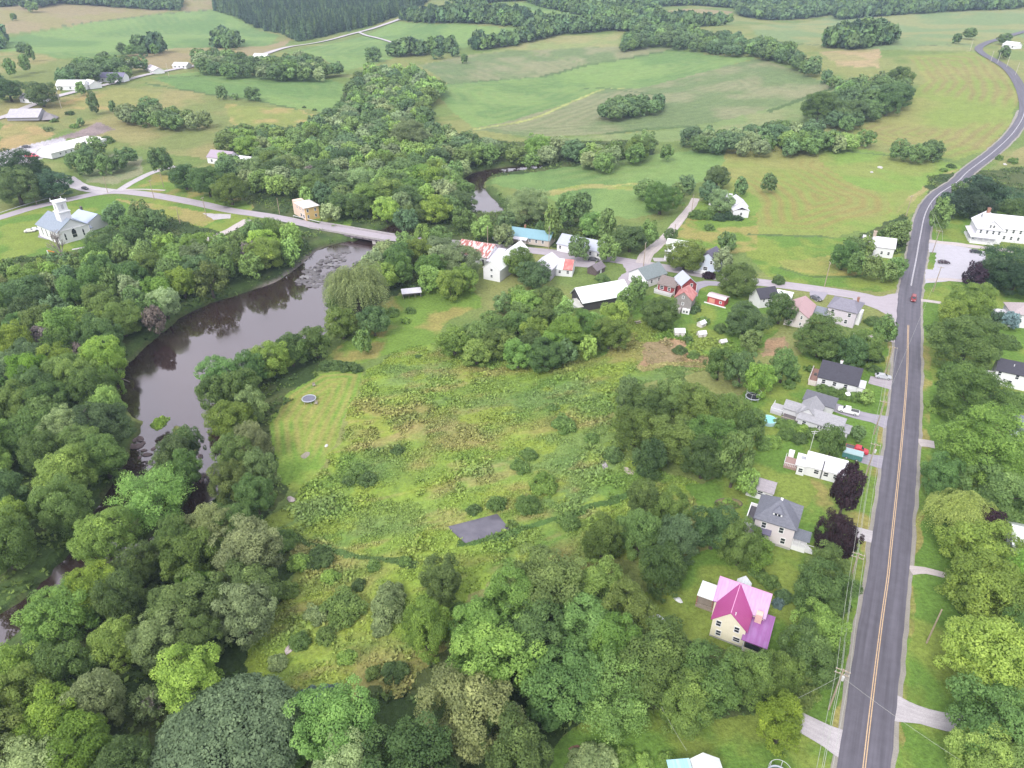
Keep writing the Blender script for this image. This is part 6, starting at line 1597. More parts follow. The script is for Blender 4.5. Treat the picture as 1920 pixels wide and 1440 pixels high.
def b_left():
    # church: nave, tower with belfry, annex
    r, L = hroot('church', (113, 411), (139, 418), 9.6, 'white clapboard church with slate roof, pointed windows and square bell tower', 'church', 13)
    S = SHING('blue slate', (.26, .30, .36))
    # ridge runs front to back; local x along the photograph's left to right slope, gable faces the viewer
    r.rotation_euler = (0, 0, R_(54)); r.location = P(124, 443)[:2] + (0,)
    FOOT.append((r.location.x, r.location.y, 13))
    W = WHITE()
    w = MB(); w.gable(-6.6, 6.6, -9.5, 9.5, 0, 5.8, 9.8, 'y'); w.build('wall', W, r)
    q = MB(); q.groof(-6.6, 6.6, -9.5, 9.5, 5.8, 9.9, 'y', oh=.5, og=.5); q.build('roof', S, r)
    b = MB(); b.box(-6.75, 6.75, -9.75, -9.52, 5.5, 5.85); b.box(-6.75, -6.4, -9.7, -9.52, 0, 5.5); b.box(6.4, 6.75, -9.7, -9.52, 0, 5.5); b.build('cornice', TRIM(), r)
    def lancet(x, y, z, w_, h, face):
        o = win(r, x, y, z, w_, h, face); t = MB()
        if face == 's': t.extr([(x - w_ / 2, z + h / 2), (x + w_ / 2, z + h / 2), (x, z + h / 2 + w_ * .9)], 'y', y - .09, y + .02)
        else: t.extr([(y - w_ / 2, z + h / 2), (y + w_ / 2, z + h / 2), (y, z + h / 2 + w_ * .9)], 'x', x - .09, x + .02)
        t.build('pointed_head', glass(), o)
    lancet(0, -9.5, 3.0, 1.9, 2.6, 's'); lancet(-3.9, -9.5, 2.6, .7, 2.4, 's'); lancet(3.9, -9.5, 2.6, .7, 2.4, 's')
    for y in (-6.5, -2.5, 1.5, 5.5): lancet(-6.6, y, 2.8, .8, 2.6, 'w')
    t = MB(); t.box(-2.3, 2.3, -6.6, -2.0, 7.2, 12.2); t.box(-2.6, 2.6, -6.9, -1.7, 12.2, 12.6); tw = t.build('tower', W, r)
    t = MB(); t.box(-2.0, 2.0, -6.3, -2.3, 12.6, 16.6); t.box(-2.45, 2.45, -6.75, -1.85, 16.6, 17.0); bel = t.build('belfry', W, tw)
    t = MB(); t.hip(-1.9, 1.9, -6.2, -2.4, 17.05, 17.5, 0, 0, -4.4, -4.2, .2, .05); t.build('tower_cap', METAL('white metal', (.72, .74, .76)), tw)
    t = MB()
    for sx in (-2.3, 2.1):
        for sy in (-6.6, -2.2): t.box(sx, sx + .2, sy, sy + .2, 17.0, 18.0)
    t.build('pinnacle', TRIM(), tw)
    t = MB(); t.box(-.5, .5, -6.37, -6.3, 13.6, 15.6); t.box(-2.07, -2.0, -4.8, -3.8, 13.6, 15.6); t.build('louvre', mat('grey louvre', (.45, .45, .48)), bel)
    chimney(r, 3.2, 6.0, 8.2, 10.6, .35)
    p = MB(); p.box(6.62, 8.6, -7.6, -4.6, 0, 2.9); p.build('entry', W, r); p = MB(); p.shed(6.6, 8.9, -7.8, -4.4, 2.95, 3.5); p.build('entry_roof', S, r)
    r2, L = hroot('church_hall', (147, 392), (183, 401), 6.6, 'church hall with plain pale blue metal roof behind the church', 'hall', 9)
    w = MB(); w.gable(-6.8, 7.0, -7.2, 3.4, 0, 3.4, 6.5, 'x', at=0); w.build('wall', W, r2)
    q = MB(); q.groof(-6.8, 7.0, -7.2, 3.4, 3.4, 6.6, 'x', at=0); q.build('roof', METAL('pale blue metal', (.38, .44, .58)), r2)
    for x in (-4, 0, 4): win(r2, x, -7.2, 1.9, .9, 1.4)
    chimney(r2, -5.6, .5, 5.8, 7.8, .4, mat('dark chimney', (.12, .1, .12)))
    # yellow building
    r, L = hroot('yellow_building', (548, 388), (573, 377), 7.6, 'mustard yellow flat fronted building with pale low roof by the bridge', 'building', 9)
    r.rotation_euler = (0, 0, R_(-52)); r.location = P(574, 414)[:2] + (0,)
    FOOT.append((r.location.x - 2, r.location.y + 6, 10))
    Y = mat('mustard clapboard', (.66, .46, .20), var=.08, rib='z', ribw=.3)
    w = MB(); w.box(-10.5, 0, 0, 7.0, 0, 6.2); w.box(-13.5, -10.52, -.1, 4.5, 0, 6.9); w.build('wall', mat('pale pinkish front', (.70, .54, .44), var=.08, rib='z', ribw=.3), r)
    w = MB(); w.box(.02, .14, .05, 6.95, 0, 6.15); w.build('side_wall', Y, r)
    q = MB(); q.hip(-10.5, .2, 0, 7.0, 6.25, 7.7, -6.5, -3.8, 3.5, 3.5, .5, .25); q.build('roof', METAL('cream metal', (.68, .64, .60)), r)
    for x in (-8.6, -5.2, -1.8): win(r, x, 0, 4.6, .8, 1.2)
    for x in (-4.6, -1.8): win(r, x, 0, 1.7, 1.7, 1.4)
    for y in (1.4, 5.2): win(r, .14, y, 4.6, .8, 1.2, 'e'); win(r, .14, y, 1.8, .8, 1.2, 'e')
    # long white shed
    r, L = hroot('long_white_shed', (78, 277), (165, 253), 6.2, 'very long white shed with pale roof and round wall openings', 'shed', 16)
    L2 = L / 2
    w = MB(); w.gable(-L2, L2, -7, 5, 0, 3.4, 6.1, 'x', at=0); w.box(L2 + .02, L2 + 8, -6, 3, 0, 3.2); w.build('wall', WHITE(), r)
    q = MB(); q.groof(-L2, L2, -7, 5, 3.4, 6.2, 'x', at=0); q.shed(L2 + .4, L2 + 8.2, -6.2, 3.2, 3.25, 3.9); q.build('roof', METAL('warm white metal', (.70, .69, .66)), r)
    for i in range(7): win(r, -L2 + 6 + i * (2 * L2 - 10) / 6, -7, 1.8, 1.0, 1.0)
    v = MB(); v.box(L2 * .45, L2 * .5, -7.3, -7.05, 0, 5.6); v.build('downpipe', mat('dull metal', (.4, .4, .4), rough=.4), r)
    # grey barn by the far road
    r, L = hroot('far_grey_barn', (40, 203), (66, 204), 6.4, 'low grey barn with weathered lilac roof by the farm road', 'barn', 12)
    w = MB(); w.gable(-12, 9, -8, 5, 0, 2.6, 6.3, 'x', at=0); w.build('wall', mat('cool grey boards', (.36, .35, .39), var=.2, rib='y', ribw=.35), r)
    q = MB(); q.groof(-12, 9, -8, 5, 2.6, 6.4, 'x', at=0, oh=1.0); q.build('roof', mat('weathered lilac tin', (.44, .42, .47), var=.3, scale=.6, rib='x', ribw=1, rib_amt=.15), r)
    m = MB(); m.add([(10.5, -8, 0), (19, -6, 0), (17, 4, 0), (10.5, 5, 0), (11, -1, 4.5), (13.5, 0, 3)], [(0, 1, 5, 4), (1, 2, 5), (2, 3, 4, 5), (3, 0, 4)]); m.build('earth_ramp', mat('grey earth', (.24, .22, .23), var=.2), r)
    for n, (r1, r2_, zr, lab, rc, ln) in enumerate((((122, 149), (146, 150), 7, 'white farmhouse with white roof on the far farm road', (.68, .68, .72), 11), ((165, 148), (175, 151), 6, 'white outbuilding half hidden by a roadside tree', (.68, .68, .72), 6), ((197, 135), (222, 136), 7, 'far house with dark purple grey roof by the farm road', (.17, .16, .24), 11),
                                             ((235, 112), (252, 113), 6, 'far white house behind a dark round tree', (.62, .6, .64), 8), ((282, 120), (296, 127), 5, 'far pinkish white house among parked things', (.58, .52, .56), 7), ((333, 116), (347, 117), 5, 'far low shed with plain white roof by the road', (.7, .7, .72), 7),
                                             ((439, 107), (454, 106), 6, 'far white roofed barn beside a dark tree', (.72, .72, .74), 8), ((481, 99), (498, 101), 7, 'far white roofed shed at the roadside gap', (.74, .74, .74), 8), ((408, 281), (425, 283), 7, 'lilac roofed house sunk among the corridor trees', (.34, .28, .34), 8), ((456, 292), (474, 294), 5, 'low white roofed shed right of the lilac roofed house', (.7, .7, .72), 6),
                                             ((1893, 77), (1908, 79), 6, 'far white house by the hilltop road bend', (.66, .66, .7), 7), ((52, 174), (70, 176), 6, 'far grey house between dark trees at left', (.4, .38, .42), 8), ((86, 268), (92, 266), 4, '', (.6, .6, .6), 4))):
        if not lab: continue
        r, L = hroot('far_house', r1, r2_, zr, lab, 'house', 9)
        l = max(ln, L / 2 + 1)
        w = MB(); w.gable(-l, l, -5, 4.5, 0, zr * .55, zr - .1, 'x', at=0); w.build('wall', WHITE(), r)
        q = MB(); q.groof(-l, l, -5, 4.5, zr * .55, zr, 'x', at=0); q.build('roof', mat('far roof %d' % n, rc, var=.1), r)
        for x in (-l * .6, 0, l * .6): win(r, x, -5, 1.8, 1.2, 1.4)


def b_bridge():
    a = P(596, 424); b = P(726, 446)
    L = math.hypot(b[0] - a[0], b[1] - a[1])
    r = thing('bridge', ((a[0] + b[0]) / 2, (a[1] + b[1]) / 2, 0), math.atan2(b[1] - a[1], b[0] - a[0]), 'low two span concrete road bridge over the rocky river', 'bridge')
    FOOT.append((r.location.x, r.location.y, 12))
    conc = mat('stained concrete', (.40, .37, .38), var=.3, scale=.7)
    h = L / 2 + 1.5
    d = MB(); d.box(-h, h, -4.2, 4.2, -.75, .02); d.build('deck', mat('dark underside', (.20, .17, .19), var=.3), r)
    d = MB(); d.box(-h, h, -3.6, 3.6, .025, .06); d.build('roadway', bpy.data.materials['pale worn asphalt'], r)
    for y in (-4.15, 3.85):
        p = MB(); p.box(-h, h, y, y + .3, .03, .85); 
        p.build('parapet', conc, r)
    g = MB()
    for i in range(12): x = -h + 1 + i * (2 * h - 2) / 11; g.box(x - .5, x + .5, -4.26, -4.16, -.45, -.1)
    g.build('scupper', mat('dark opening', (.05, .045, .05)), r)
    for x, w_ in ((-h + 9.0, 1.6), (2.5, .9), (h - 6, 1.8)):
        p = MB(); p.box(x - w_ / 2, x + w_ / 2, -4.0, 4.0, -4.2, -.76); p.build('pier', mat('pale pier concrete', (.50, .47, .47), var=.3, scale=1.2), r)


BUILDERS = [b_magenta, b_greyhip, b_white, b_greyL, b_dark, b_lilac, b_red, b_village, b_right, b_left, b_bridge]
# ------------------------------------------------------------------ poles and wires
def b_poles():
    wood = mat('pole wood', (.36, .29, .22), var=.25, scale=2, rib=None); grey = mat('insulator grey', (.55, .55, .55), rough=.4); steel = mat('galvanised', (.50, .51, .53), rough=.45)
    def pole(u, v, top, hgt, label, arms=1, cans=0, rz=None, lean=None, group='utility poles'):
        x, y, z = P(u, v, hgt) if top else P(u, v)
        z0 = float(height(x, y))
        o = thing('utility_pole', (x, y, z0), R_(-28) if rz is None else R_(rz), label, 'utility pole', group)
        if lean: o.rotation_euler[0] = R_(lean[0]); o.rotation_euler[1] = R_(lean[1])
        p = MB(); p.tube([(0, 0, 0), (0, 0, hgt)], [.17, .12], 8); p.build('post', wood, o)
        for k in range(arms):
            a = MB(); z = hgt - .35 - k * .9; a.box(-1.15, 1.15, -.06, .06, z, z + .12); ar = a.build('crossarm', wood, o)
            i = MB()
            for q in (-1.0, -.35, .35, 1.0): i.cyl(q, 0, z + .12, z + .32, .06, .04, 6)
            i.build('insulator', grey, ar)
        for k in range(cans):
            c = MB(); c.cyl(.32 - .64 * k, 0.05, hgt - 2.6, hgt - 1.7, .24, n=10); c.build('transformer', grey, o)
        return o
    L = []
    for u, v, arms, cans, lab in ((1500, 1700, 1, 0, None), (1582, 1255, 2, 1, 'tall utility pole with double crossarm beside the near road'), (1611, 1037, 2, 0, 'utility pole between the two copper trees and the road'), (1643, 832, 1, 1, 'utility pole at the white bungalow driveway'),
                                  (1659, 752, 1, 0, 'utility pole across from the white pickup'), (1676, 650, 1, 0, 'utility pole on the verge just below the junction')):
        x, y, _ = P(u, v, 10.5)
        if lab: pole(u, v, True, 10.5, lab, arms, cans)
        L.append((x, y))
    pole(1766, 1143, True, 9.0, 'lone bare pole standing on the grass across the near road', 0, 0)
    e = [pole(1765, 500, True, 10, 'utility pole on the grass strip below the parking lot', 1), pole(1762, 432, True, 10, 'utility pole at the parking lot entrance', 1)]
    pole(1710, 367, True, 10, 'thin pole in the field left of the road bend', 1, rz=20)
    s = [pole(1557, 492, True, 10, 'utility pole north of the side road above the lilac house', 1, rz=80), pole(1211, 455, True, 10, 'utility pole at the village lane corner', 1, rz=70), pole(1267, 420, True, 8, 'pole half way up the village lane', 0), pole(1301, 365, True, 8, 'pole at the top of the village lane', 0),
         pole(1030, 425, True, 10, 'utility pole between the teal and slate roofed houses', 1, rz=80), pole(914, 424, True, 9, 'pole in the grass behind the rusty barn', 0)]
    for u, v, h_, lab in ((379, 370, 10, 'utility pole beside the church road'), (56, 346, 10, 'utility pole in front of the dark trees at far left'), (193, 330, 9, 'pole by the gravel lane junction'), (280, 338, 10, 'white pole on the dry lawn by the church road'), (298, 316, 10, 'pole against the tall dark tree by the lane'), (331, 392, 7, 'short pole on the grass right of the church'),
                          (519, 371, 8, 'pole left of the yellow building')):
        pole(u, v, True, h_, lab, 1 if h_ > 9 else 0, rz=70)
    for u, v, h_, lab in ((105, 170, 12, 'far pole by the farm road drive'), (311, 118, 11, 'far pole near the low white roofed shed'), (1864, 95, 9, 'far pole inside the hill road bend'), (1877, 98, 9, 'second far pole inside the hill road bend'), (1894, 105, 9, 'third far pole inside the hill road bend'), (1912, 117, 10, 'nearest far pole inside the hill road bend'), (1825, 75, 10, 'far pole on the outside of the hill road')):
        x, y, z = G(u, v, h_)
        o = thing('utility_pole', (x, y, z), .4, lab, 'utility pole', 'utility poles')
        p = MB(); p.tube([(0, 0, 0), (0, 0, h_)], [.2, .15], 6); p.build('post', mat('pale pole wood', (.5, .46, .4), var=.2), o)
    wire = mat('pale wire', (.40, .41, .37), rough=.5)
    def strand(pts, label, sag=.6, r=.035):
        q = []
        for i in range(len(pts) - 1):
            a, b = Vector(pts[i]), Vector(pts[i + 1])
            for k in range(10):
                t = k / 10; p = a.lerp(b, t); p.z -= sag * 4 * t * (1 - t); q.append(p)
        q.append(Vector(pts[-1])); w = MB(); w.tube(q, r, 4)
        tag(w.build('power_line', wire), label, 'power line', 'power lines')
    ca, sa = math.cos(R_(-28)), math.sin(R_(-28))
    for off, z, nm in ((-1.0, 10.35, 'top power line on the house side along the near road'), (-.35, 10.4, 'second power line from the house side along the near road'), (1.0, 10.35, 'top power line nearest the road'), (.1, 8.6, 'low thick cable strung along the near road')):
        strand([(x + off * ca, y + off * sa, z) for x, y in L], nm, .9 if z > 9 else 1.2, .025 if z > 9 else .036)
    for off in (-1, 1):
        strand([(o.location.x + off * ca, o.location.y + off * sa, 9.9) for o in e] + [P(1745, 380, 9)], ('left' if off < 0 else 'right') + ' power line beside the parking lot', .5)
    a = L[1]; b = P(1800, 1425, 6)
    strand([(a[0], a[1], 8.8), b], 'thin service wire crossing the near road to the right trees', .4, .018)
    strand([(a[0], a[1], 8.9), P(1450, 1330, 7)], 'short service wire from the double crossarm pole into the trees', .3, .018)
    strand([P(1240, 1325, 6), P(1288, 1408, 4.2)], 'thin wire running down to the blue roofed cottage', .2, .018)
    strand([(L[4][0], L[4][1], 9.8), (e[0].location.x, e[0].location.y, 9.6)], 'service wire slanting across the main road at the junction', .5, .02)


# ------------------------------------------------------------------ vehicles
def wheels(o, wx, hy, r=.34):
    ty = mat('tyre rubber', (.03, .03, .032), rough=.85); rim = mat('wheel rim', (.45, .46, .48), rough=.35)
    for x in wx:
        for s in (-1, 1):
            t = MB(); t.tube([(x, s * hy - s * .0, r), (x, s * (hy - .22), r)], r, 14); w = t.build('wheel', ty, o)
            q = MB(); q.tube([(x, s * hy + s * .012, r), (x, s * (hy - .05), r)], r * .62, 10); q.build('rim', rim, w)


def car(u, v, ang, col, label, kind='sedan', z=0.06, s=1.0, cat='car'):
    g = G(u, v)
    o = thing({'sedan': 'parked_car', 'pickup': 'pickup_truck', 'suv': 'parked_car'}[kind], (g[0], g[1], g[2] + z), R_(ang), label, cat)
    o.scale = (s, s, s)
    paint = obj_colour_mat('car paint', .3, .5)
    L, W = (4.6, .9) if kind != 'pickup' else (5.5, .96)
    h = {'sedan': 1.42, 'suv': 1.72, 'pickup': 1.8}[kind]
    def loft(secs):
        """cross sections (x, half width, z bottom, z top, half width at top)"""
        m = MB(); vs = []
        for x, w, z0, z1, wt in secs: vs += [(x, -w, z0), (x, -w, z0 + (z1 - z0) * .6), (x, -wt, z1), (x, wt, z1), (x, w, z0 + (z1 - z0) * .6), (x, w, z0)]
        n = len(secs); fs = [(0, 1, 2, 3, 4, 5), tuple(range(6 * n - 1, 6 * n - 7, -1))]
        for i in range(n - 1):
            for k in range(6): fs.append((i * 6 + k, i * 6 + (k + 1) % 6, (i + 1) * 6 + (k + 1) % 6, (i + 1) * 6 + k))
        m.add(vs, fs); return m
    if kind == 'pickup':
        b = loft([(-L / 2, W * .95, .45, 1.05, W * .9), (-L / 2 + .1, W, .38, 1.12, W * .93), (.2, W, .36, 1.14, W * .94), (1.5, W, .36, 1.12, W * .92), (2.3, W * .96, .38, 1.06, W * .86), (L / 2, W * .84, .45, .92, W * .74)]).build('body', paint, o)
        c = loft([(-.5, W * .9, 1.1, 1.5, W * .8), (-.35, W * .9, 1.1, h, W * .74), (.9, W * .9, 1.1, h, W * .74), (1.55, W * .88, 1.08, 1.16, W * .8)]).build('cabin', paint, o)
        bd = MB(); bd.box(-L / 2 + .15, -.6, -W * .8, W * .8, 1.06, 1.145); bd.build('truck_bed', mat('bed liner', (.09, .09, .095)), o)
        gl = MB(); gl.extr([(.95, 1.66), (1.5, 1.2), (1.56, 1.22), (1.0, 1.72)], 'y', -W * .68, W * .68); gl.build('windscreen', glass(), o)
        for sg in (-1, 1): sd = MB(); sd.box(-.25, .85, sg * W * .855 - .03, sg * W * .855 + .03, 1.25, 1.58); sd.build('side_window', glass(), o)
        wheels(o, (-1.75, 1.75), W + .02, .38)
    else:
        b = loft([(-L / 2, W * .86, .42, .86, W * .74), (-L / 2 + .2, W * .97, .3, .98, W * .84), (-.9, W, .26, 1.0, W * .88), (.9, W, .26, .98, W * .88), (1.9, W * .96, .28, .86, W * .8), (L / 2, W * .8, .4, .7, W * .68)]).build('body', paint, o)
        x0, x1, x2, x3 = (-1.95, -1.25, .35, 1.15) if kind == 'sedan' else (-2.15, -1.95, .45, 1.2)
        c = loft([(x0, W * .84, .94, .99, W * .78), (x1, W * .84, .95, h, W * .66), (x2, W * .84, .95, h, W * .66), (x3, W * .84, .92, .97, W * .76)]).build('cabin', paint, o)
        k = (h - .97)
        gl = MB(); gl.extr([(x2 + .12, h - k * .12), (x3 - .08, .99), (x3 - .02, 1.0), (x2 + .17, h - k * .09)], 'y', -W * .62, W * .62); gl.build('windscreen', glass(), o)
        gl = MB(); gl.extr([(x1 - .1, h - k * .1), (x0 + .06, 1.0), (x0 + .01, 1.02), (x1 - .16, h - k * .08)], 'y', -W * .6, W * .6); gl.build('rear_window', glass(), o)
        for sg in (-1, 1): sd = MB(); sd.box(x1 + .1, x2 - .05, sg * W * .77 - .05, sg * W * .77 + .05, 1.03, h - .14); sd.build('side_window', glass(), o)
        wheels(o, (-1.4, 1.4), W + .01)
    for sg in (-1, 1):
        q = MB(); q.box(L / 2 - .14, L / 2 + .01, sg * W * .62 - .16, sg * W * .62 + .16, .62, .76); q.build('headlight', mat('lamp glass', (.6, .6, .62), rough=.2), o)
        q = MB(); q.box(-L / 2 - .01, -L / 2 + .08, sg * W * .66 - .14, sg * W * .66 + .14, .7, .86); q.build('tail_light', mat('red lamp', (.4, .03, .03), rough=.3), o)
    for c in o.children:
        c.color = (*col, 1)
        c.color = (*col, 1)
    return o


def b_vehicles():
    car(1712, 563, 242, (.24, .03, .035), 'dark red car driving on the main road at the junction', 'suv')
    car(1590, 774, 152, (.68, .68, .69), 'white pickup truck parked on the grey driveway', 'pickup', cat='pickup truck')
    car(1605, 847, -28, (.48, .03, .05), 'bright red pickup truck beside the green container', 'pickup', cat='pickup truck')
    car(1655, 709, -18, (.42, .43, .46), 'silver car parked by the black roofed house', 'sedan')
    car(1769, 494, -10, (.06, .04, .05), 'dark maroon car in the middle of the parking lot', 'sedan')
    car(1829, 474, -12, (.035, .035, .045), 'black car at the back edge of the parking lot', 'sedan')
    car(57, 435, 20, (.62, .60, .55), 'cream coloured car left of the church', 'sedan')
    car(68, 432, 20, (.60, .61, .64), 'white car closest to the church', 'sedan')
    car(703, 613, 45, (.42, .46, .52), 'pale blue junked car under the willow', 'sedan')
    car(717, 605, 35, (.46, .42, .36), 'rusty tan junked car behind the pale blue one', 'sedan')
    car(160, 355, -30, (.05, .05, .06), 'black car on the gravel lane near the church road', 'sedan')
    car(61, 296, -20, (.55, .06, .10), 'red truck in front of the long white shed', 'pickup', s=1.5, cat='truck')
    car(50, 277, 15, (.05, .05, .06), 'black car parked left of the long white shed', 'sedan', s=1.1)
    car(933, 449, 30, (.35, .37, .42), 'grey car parked behind the rusty barn', 'sedan')
    car(940, 454, 10, (.06, .06, .07), 'black car parked by the spruce behind the barns', 'sedan')
    car(1530, 562, -60, (.10, .10, .12), 'dark car on the forecourt of the lilac house', 'sedan')
    car(1113, 489, -15, (.04, .04, .05), 'black car in front of the slate roofed house', 'sedan')
    car(186, 157, -10, (.55, .55, .58), 'far pale car beside the farm road', 'sedan', s=1.2)
    # green container
    o = thing('container', P(1597, 858), R_(-28), 'teal green tarpaulined trailer on the bungalow driveway', 'trailer')
    b = MB(); b.box(-2.3, 2.3, -1.2, 1.2, .3, 1.7); b.build('body', mat('teal tarpaulin', (.07, .20, .20), var=.2, rib='x', ribw=.5, rib_amt=.2), o)
    b = MB(); b.box(-2.35, 2.35, -1.25, 1.25, 1.7, 1.85); b.build('cover', mat('pale teal cover', (.34, .46, .48), var=.15), o); wheels(o, (-1.2, 1.2), 1.22, .33)


# ------------------------------------------------------------------ yard things
def b_yard():
    steel = mat('galvanised', (.50, .51, .53), rough=.45); black = mat('black mat', (.035, .035, .045), rough=.7)
    def tramp(u, v, r, label, net=False, matc=None):
        o = thing('trampoline', P(u, v), 0, label, 'trampoline')
        m = MB(); m.cyl(0, 0, .86, .9, r * .86, n=28); m.build('jumping_mat', matc or black, o)
        m = MB(); pts = [(r * math.cos(2 * math.pi * k / 28), r * math.sin(2 * math.pi * k / 28), .9) for k in range(29)]; m.tube(pts, .14, 6); m.build('rim_pad', mat('grey pad', (.40, .42, .48), var=.15), o)
        for k in range(6):
            a = 2 * math.pi * k / 6; l = MB(); l.cyl(r * math.cos(a), r * math.sin(a), 0, .9 if not net else 2.6, .05, n=6); l.build('leg', steel, o)
        if net:
            n_ = MB(); n_.tube([(r * math.cos(2 * math.pi * k / 28), r * math.sin(2 * math.pi * k / 28), 2.6) for k in range(29)], .04, 5); n_.build('net_ring', steel, o)
        return o
    tramp(580, 752, 1.9, 'round grey trampoline on the striped mown lawn', matc=mat('grey mat', (.16, .16, .21)))
    tramp(1411, 748, 2.0, 'black netted trampoline behind the pale grey house', True)
    tramp(1457, 1462, 1.7, 'trampoline frame cut by the bottom edge', True, mat('grey green mat', (.12, .15, .14)))
    for u, v, lab, a in ((593, 758, 'small wooden stool right of the lawn trampoline', 0), (589, 724, 'small pale chair beyond the lawn trampoline', .5)):
        o = thing('lawn_chair', P(u, v), a, lab, 'chair'); m = MB(); m.box(-.4, .4, -.4, .4, .4, .48); m.build('seat', mat('weathered wood', (.3, .27, .22)), o); m = MB(); m.box(-.4, .4, .32, .4, .48, 1.0); m.build('backrest', mat('weathered wood', (.3, .27, .22)), o)
        for x in (-.34, .34):
            for y in (-.34, .34): l = MB(); l.box(x - .04, x + .04, y - .04, y + .04, 0, .4); l.build('leg', mat('weathered wood', (.3, .27, .22)), o)
    o = thing('swimming_pool', P(1440, 792), 0, 'round above ground pool with turquoise water beside the pale grey house', 'pool')
    m = MB(); n = 32; R = 2.1
    vs = []
    for r_, z in ((R, 0), (R + .05, 1.1), (R - .12, 1.1), (R - .12, .8)): vs += [(r_ * math.cos(2 * math.pi * k / n), r_ * math.sin(2 * math.pi * k / n), z) for k in range(n)]
    fs = [(i * n + k, i * n + (k + 1) % n, (i + 1) * n + (k + 1) % n, (i + 1) * n + k) for i in range(3) for k in range(n)]
    m.add(vs, fs); m.build('wall', mat('pale blue liner', (.42, .60, .63)), o)
    m = MB(); m.cyl(0, 0, .7, .95, R - .13, n=n); m.build('water', mat('turquoise water', (.22, .55, .55), rough=.12, var=.12), o)
    m = MB(); [m.box(R + .05, R + .13, y - .03, y + .03, 0, 1.5) for y in (-.25, .25)]; [m.box(R + .05, R + .12, -.25, .25, z, z + .05) for z in (.3, .6, .9, 1.2)]; m.build('ladder', TRIM(), o)
    # lean-to shed
    o = thing('lean_to_shed', P(772, 556), R_(14), 'open fronted grey lean-to shed at the top of the lawn', 'shed'); FOOT.append((o.location.x, o.location.y, 5))
    m = MB(); m.shed(-3.4, 3.4, -1.6, 1.6, 1.9, 2.6, 'y'); m.build('roof', METAL('pale lilac metal', (.60, .58, .64)), o)
    m = MB(); m.box(-3.3, 3.3, 1.35, 1.5, 0, 2.5); m.box(-3.3, -3.15, -1.4, 1.35, 0, 2.0); m.box(3.15, 3.3, -1.4, 1.35, 0, 2.0); m.build('wall', mat('weathered grey boards', (.30, .275, .27), var=.3, rib='y', ribw=.35, rib_amt=.2), o)
    for x in (-1.1, 1.1): m = MB(); m.box(x - .07, x + .07, -1.5, -1.36, 0, 1.9); m.build('post', mat('weathered wood', (.3, .27, .22)), o)
    # stones and small pale things
    def stone(u, v, r, lab, col=(.36, .33, .32), flat=.6, nm='boulder', grp=None, z=0, rnd=None):
        rr = np.random.default_rng(int(u * 7 + v)); k = 10; m = MB(); vs = []; rings = 5
        for i in range(rings + 1):
            th = math.pi * i / rings
            for j in range(k):
                a = 2 * math.pi * j / k; q = r * (1 + rr.normal() * .14) * (math.sin(th) + .02); vs.append((q * math.cos(a), q * math.sin(a), r * flat * math.cos(th) * (1 + rr.normal() * .08) + r * flat * .4))
        m.add(vs, [(i * k + j, i * k + (j + 1) % k, (i + 1) * k + (j + 1) % k, (i + 1) * k + j) for i in range(rings) for j in range(k)])
        o = m.build(nm, mat('stone %.2f' % col[0], col, var=.35, scale=1.5)); g = P(u, v, z); o.location = (g[0], g[1], (z if z else float(ground(np.array([g[0]]), np.array([g[1]]))[0])))
        o.rotation_euler = (0, 0, rr.random() * 6); o.scale = (1.3, .8, 1)
        return tag(o, lab, 'rock', grp)
    stone(1132, 873, 1.3, 'flat grey boulder in the meadow beside a dark bush', (.40, .36, .37), .3)
    stone(1180, 884, 1.2, 'low tan slab of bare stone at the meadow edge', (.42, .36, .30), .12)
    stone(546, 937, 1.0, 'pale rock pile at the path end of the mown lawn', (.45, .38, .36), .4); stone(572, 854, 1.1, 'low ring of ash and stones on the mown lawn', (.28, .25, .2), .12); stone(612, 836, .5, 'small white stone at the lawn edge', (.6, .6, .58), .5)
    stone(1273, 1126, .75, 'small white tarp lump on the lawn left of the magenta roofed house', (.66, .67, .68), .35); stone(1085, 1410, 1.2, 'brown brush heap on the lower lawn', (.22, .12, .09), .2); stone(1637, 628, .8, 'grey stone bench on the lawn beside the lilac house', (.42, .39, .36), .3)
    stone(1650, 316, 1.5, 'larger pale boulder pile in the green hill field', (.5, .48, .46), .5); stone(1634, 324, 1.0, 'smaller pale boulder left of the boulder pile', (.5, .48, .46), .5); stone(1883, 311, 1.2, 'pale rock by the road on the right slope', (.5, .5, .5), .4)
    stone(542, 1218, .9, 'pale flat stone in the lower meadow', (.45, .4, .4), .2)
    r = random.Random(31); i = 0
    rap = [(655, 468), (620, 476), (590, 495), (565, 515), (548, 535), (580, 540), (610, 535), (630, 510), (650, 485)]
    while i < 170:
        u, v = r.uniform(545, 668), r.uniform(462, 545)
        if not pip(rap, u, v): continue
        lum = r.uniform(.04, .16); z = -2.3
        stone(u, v, r.uniform(.4, 1.25), 'one of the dark ledge rocks crowding the rapids below the bridge', (round(lum, 1) + .05, round(lum, 1) + .04, round(lum, 1) + .045), r.uniform(.25, .5), 'river_rock', 'ledge rocks in the rapids', z); i += 1
    for k, (u, v, q) in enumerate([(258, 838, 1.3), (252, 826, 1.0), (262, 824, 1.2), (270, 845, .7), (288, 842, .7), (262, 858, .6), (276, 853, 1.0), (268, 832, .8), (312, 826, 1.1), (246, 836, .8), (318, 824, .7), (372, 878, .5), (383, 893, .8), (395, 895, .7), (378, 902, .6), (390, 884, .4), (370, 866, .7), (376, 856, .8), (394, 770, 1.0), (398, 762, .8)]):
        stone(u, v, q, 'one of the dark rocks standing in the shallows at the river fork', (.16, .12, .12), .35, 'river_rock', 'rocks at the river fork', -2.25)
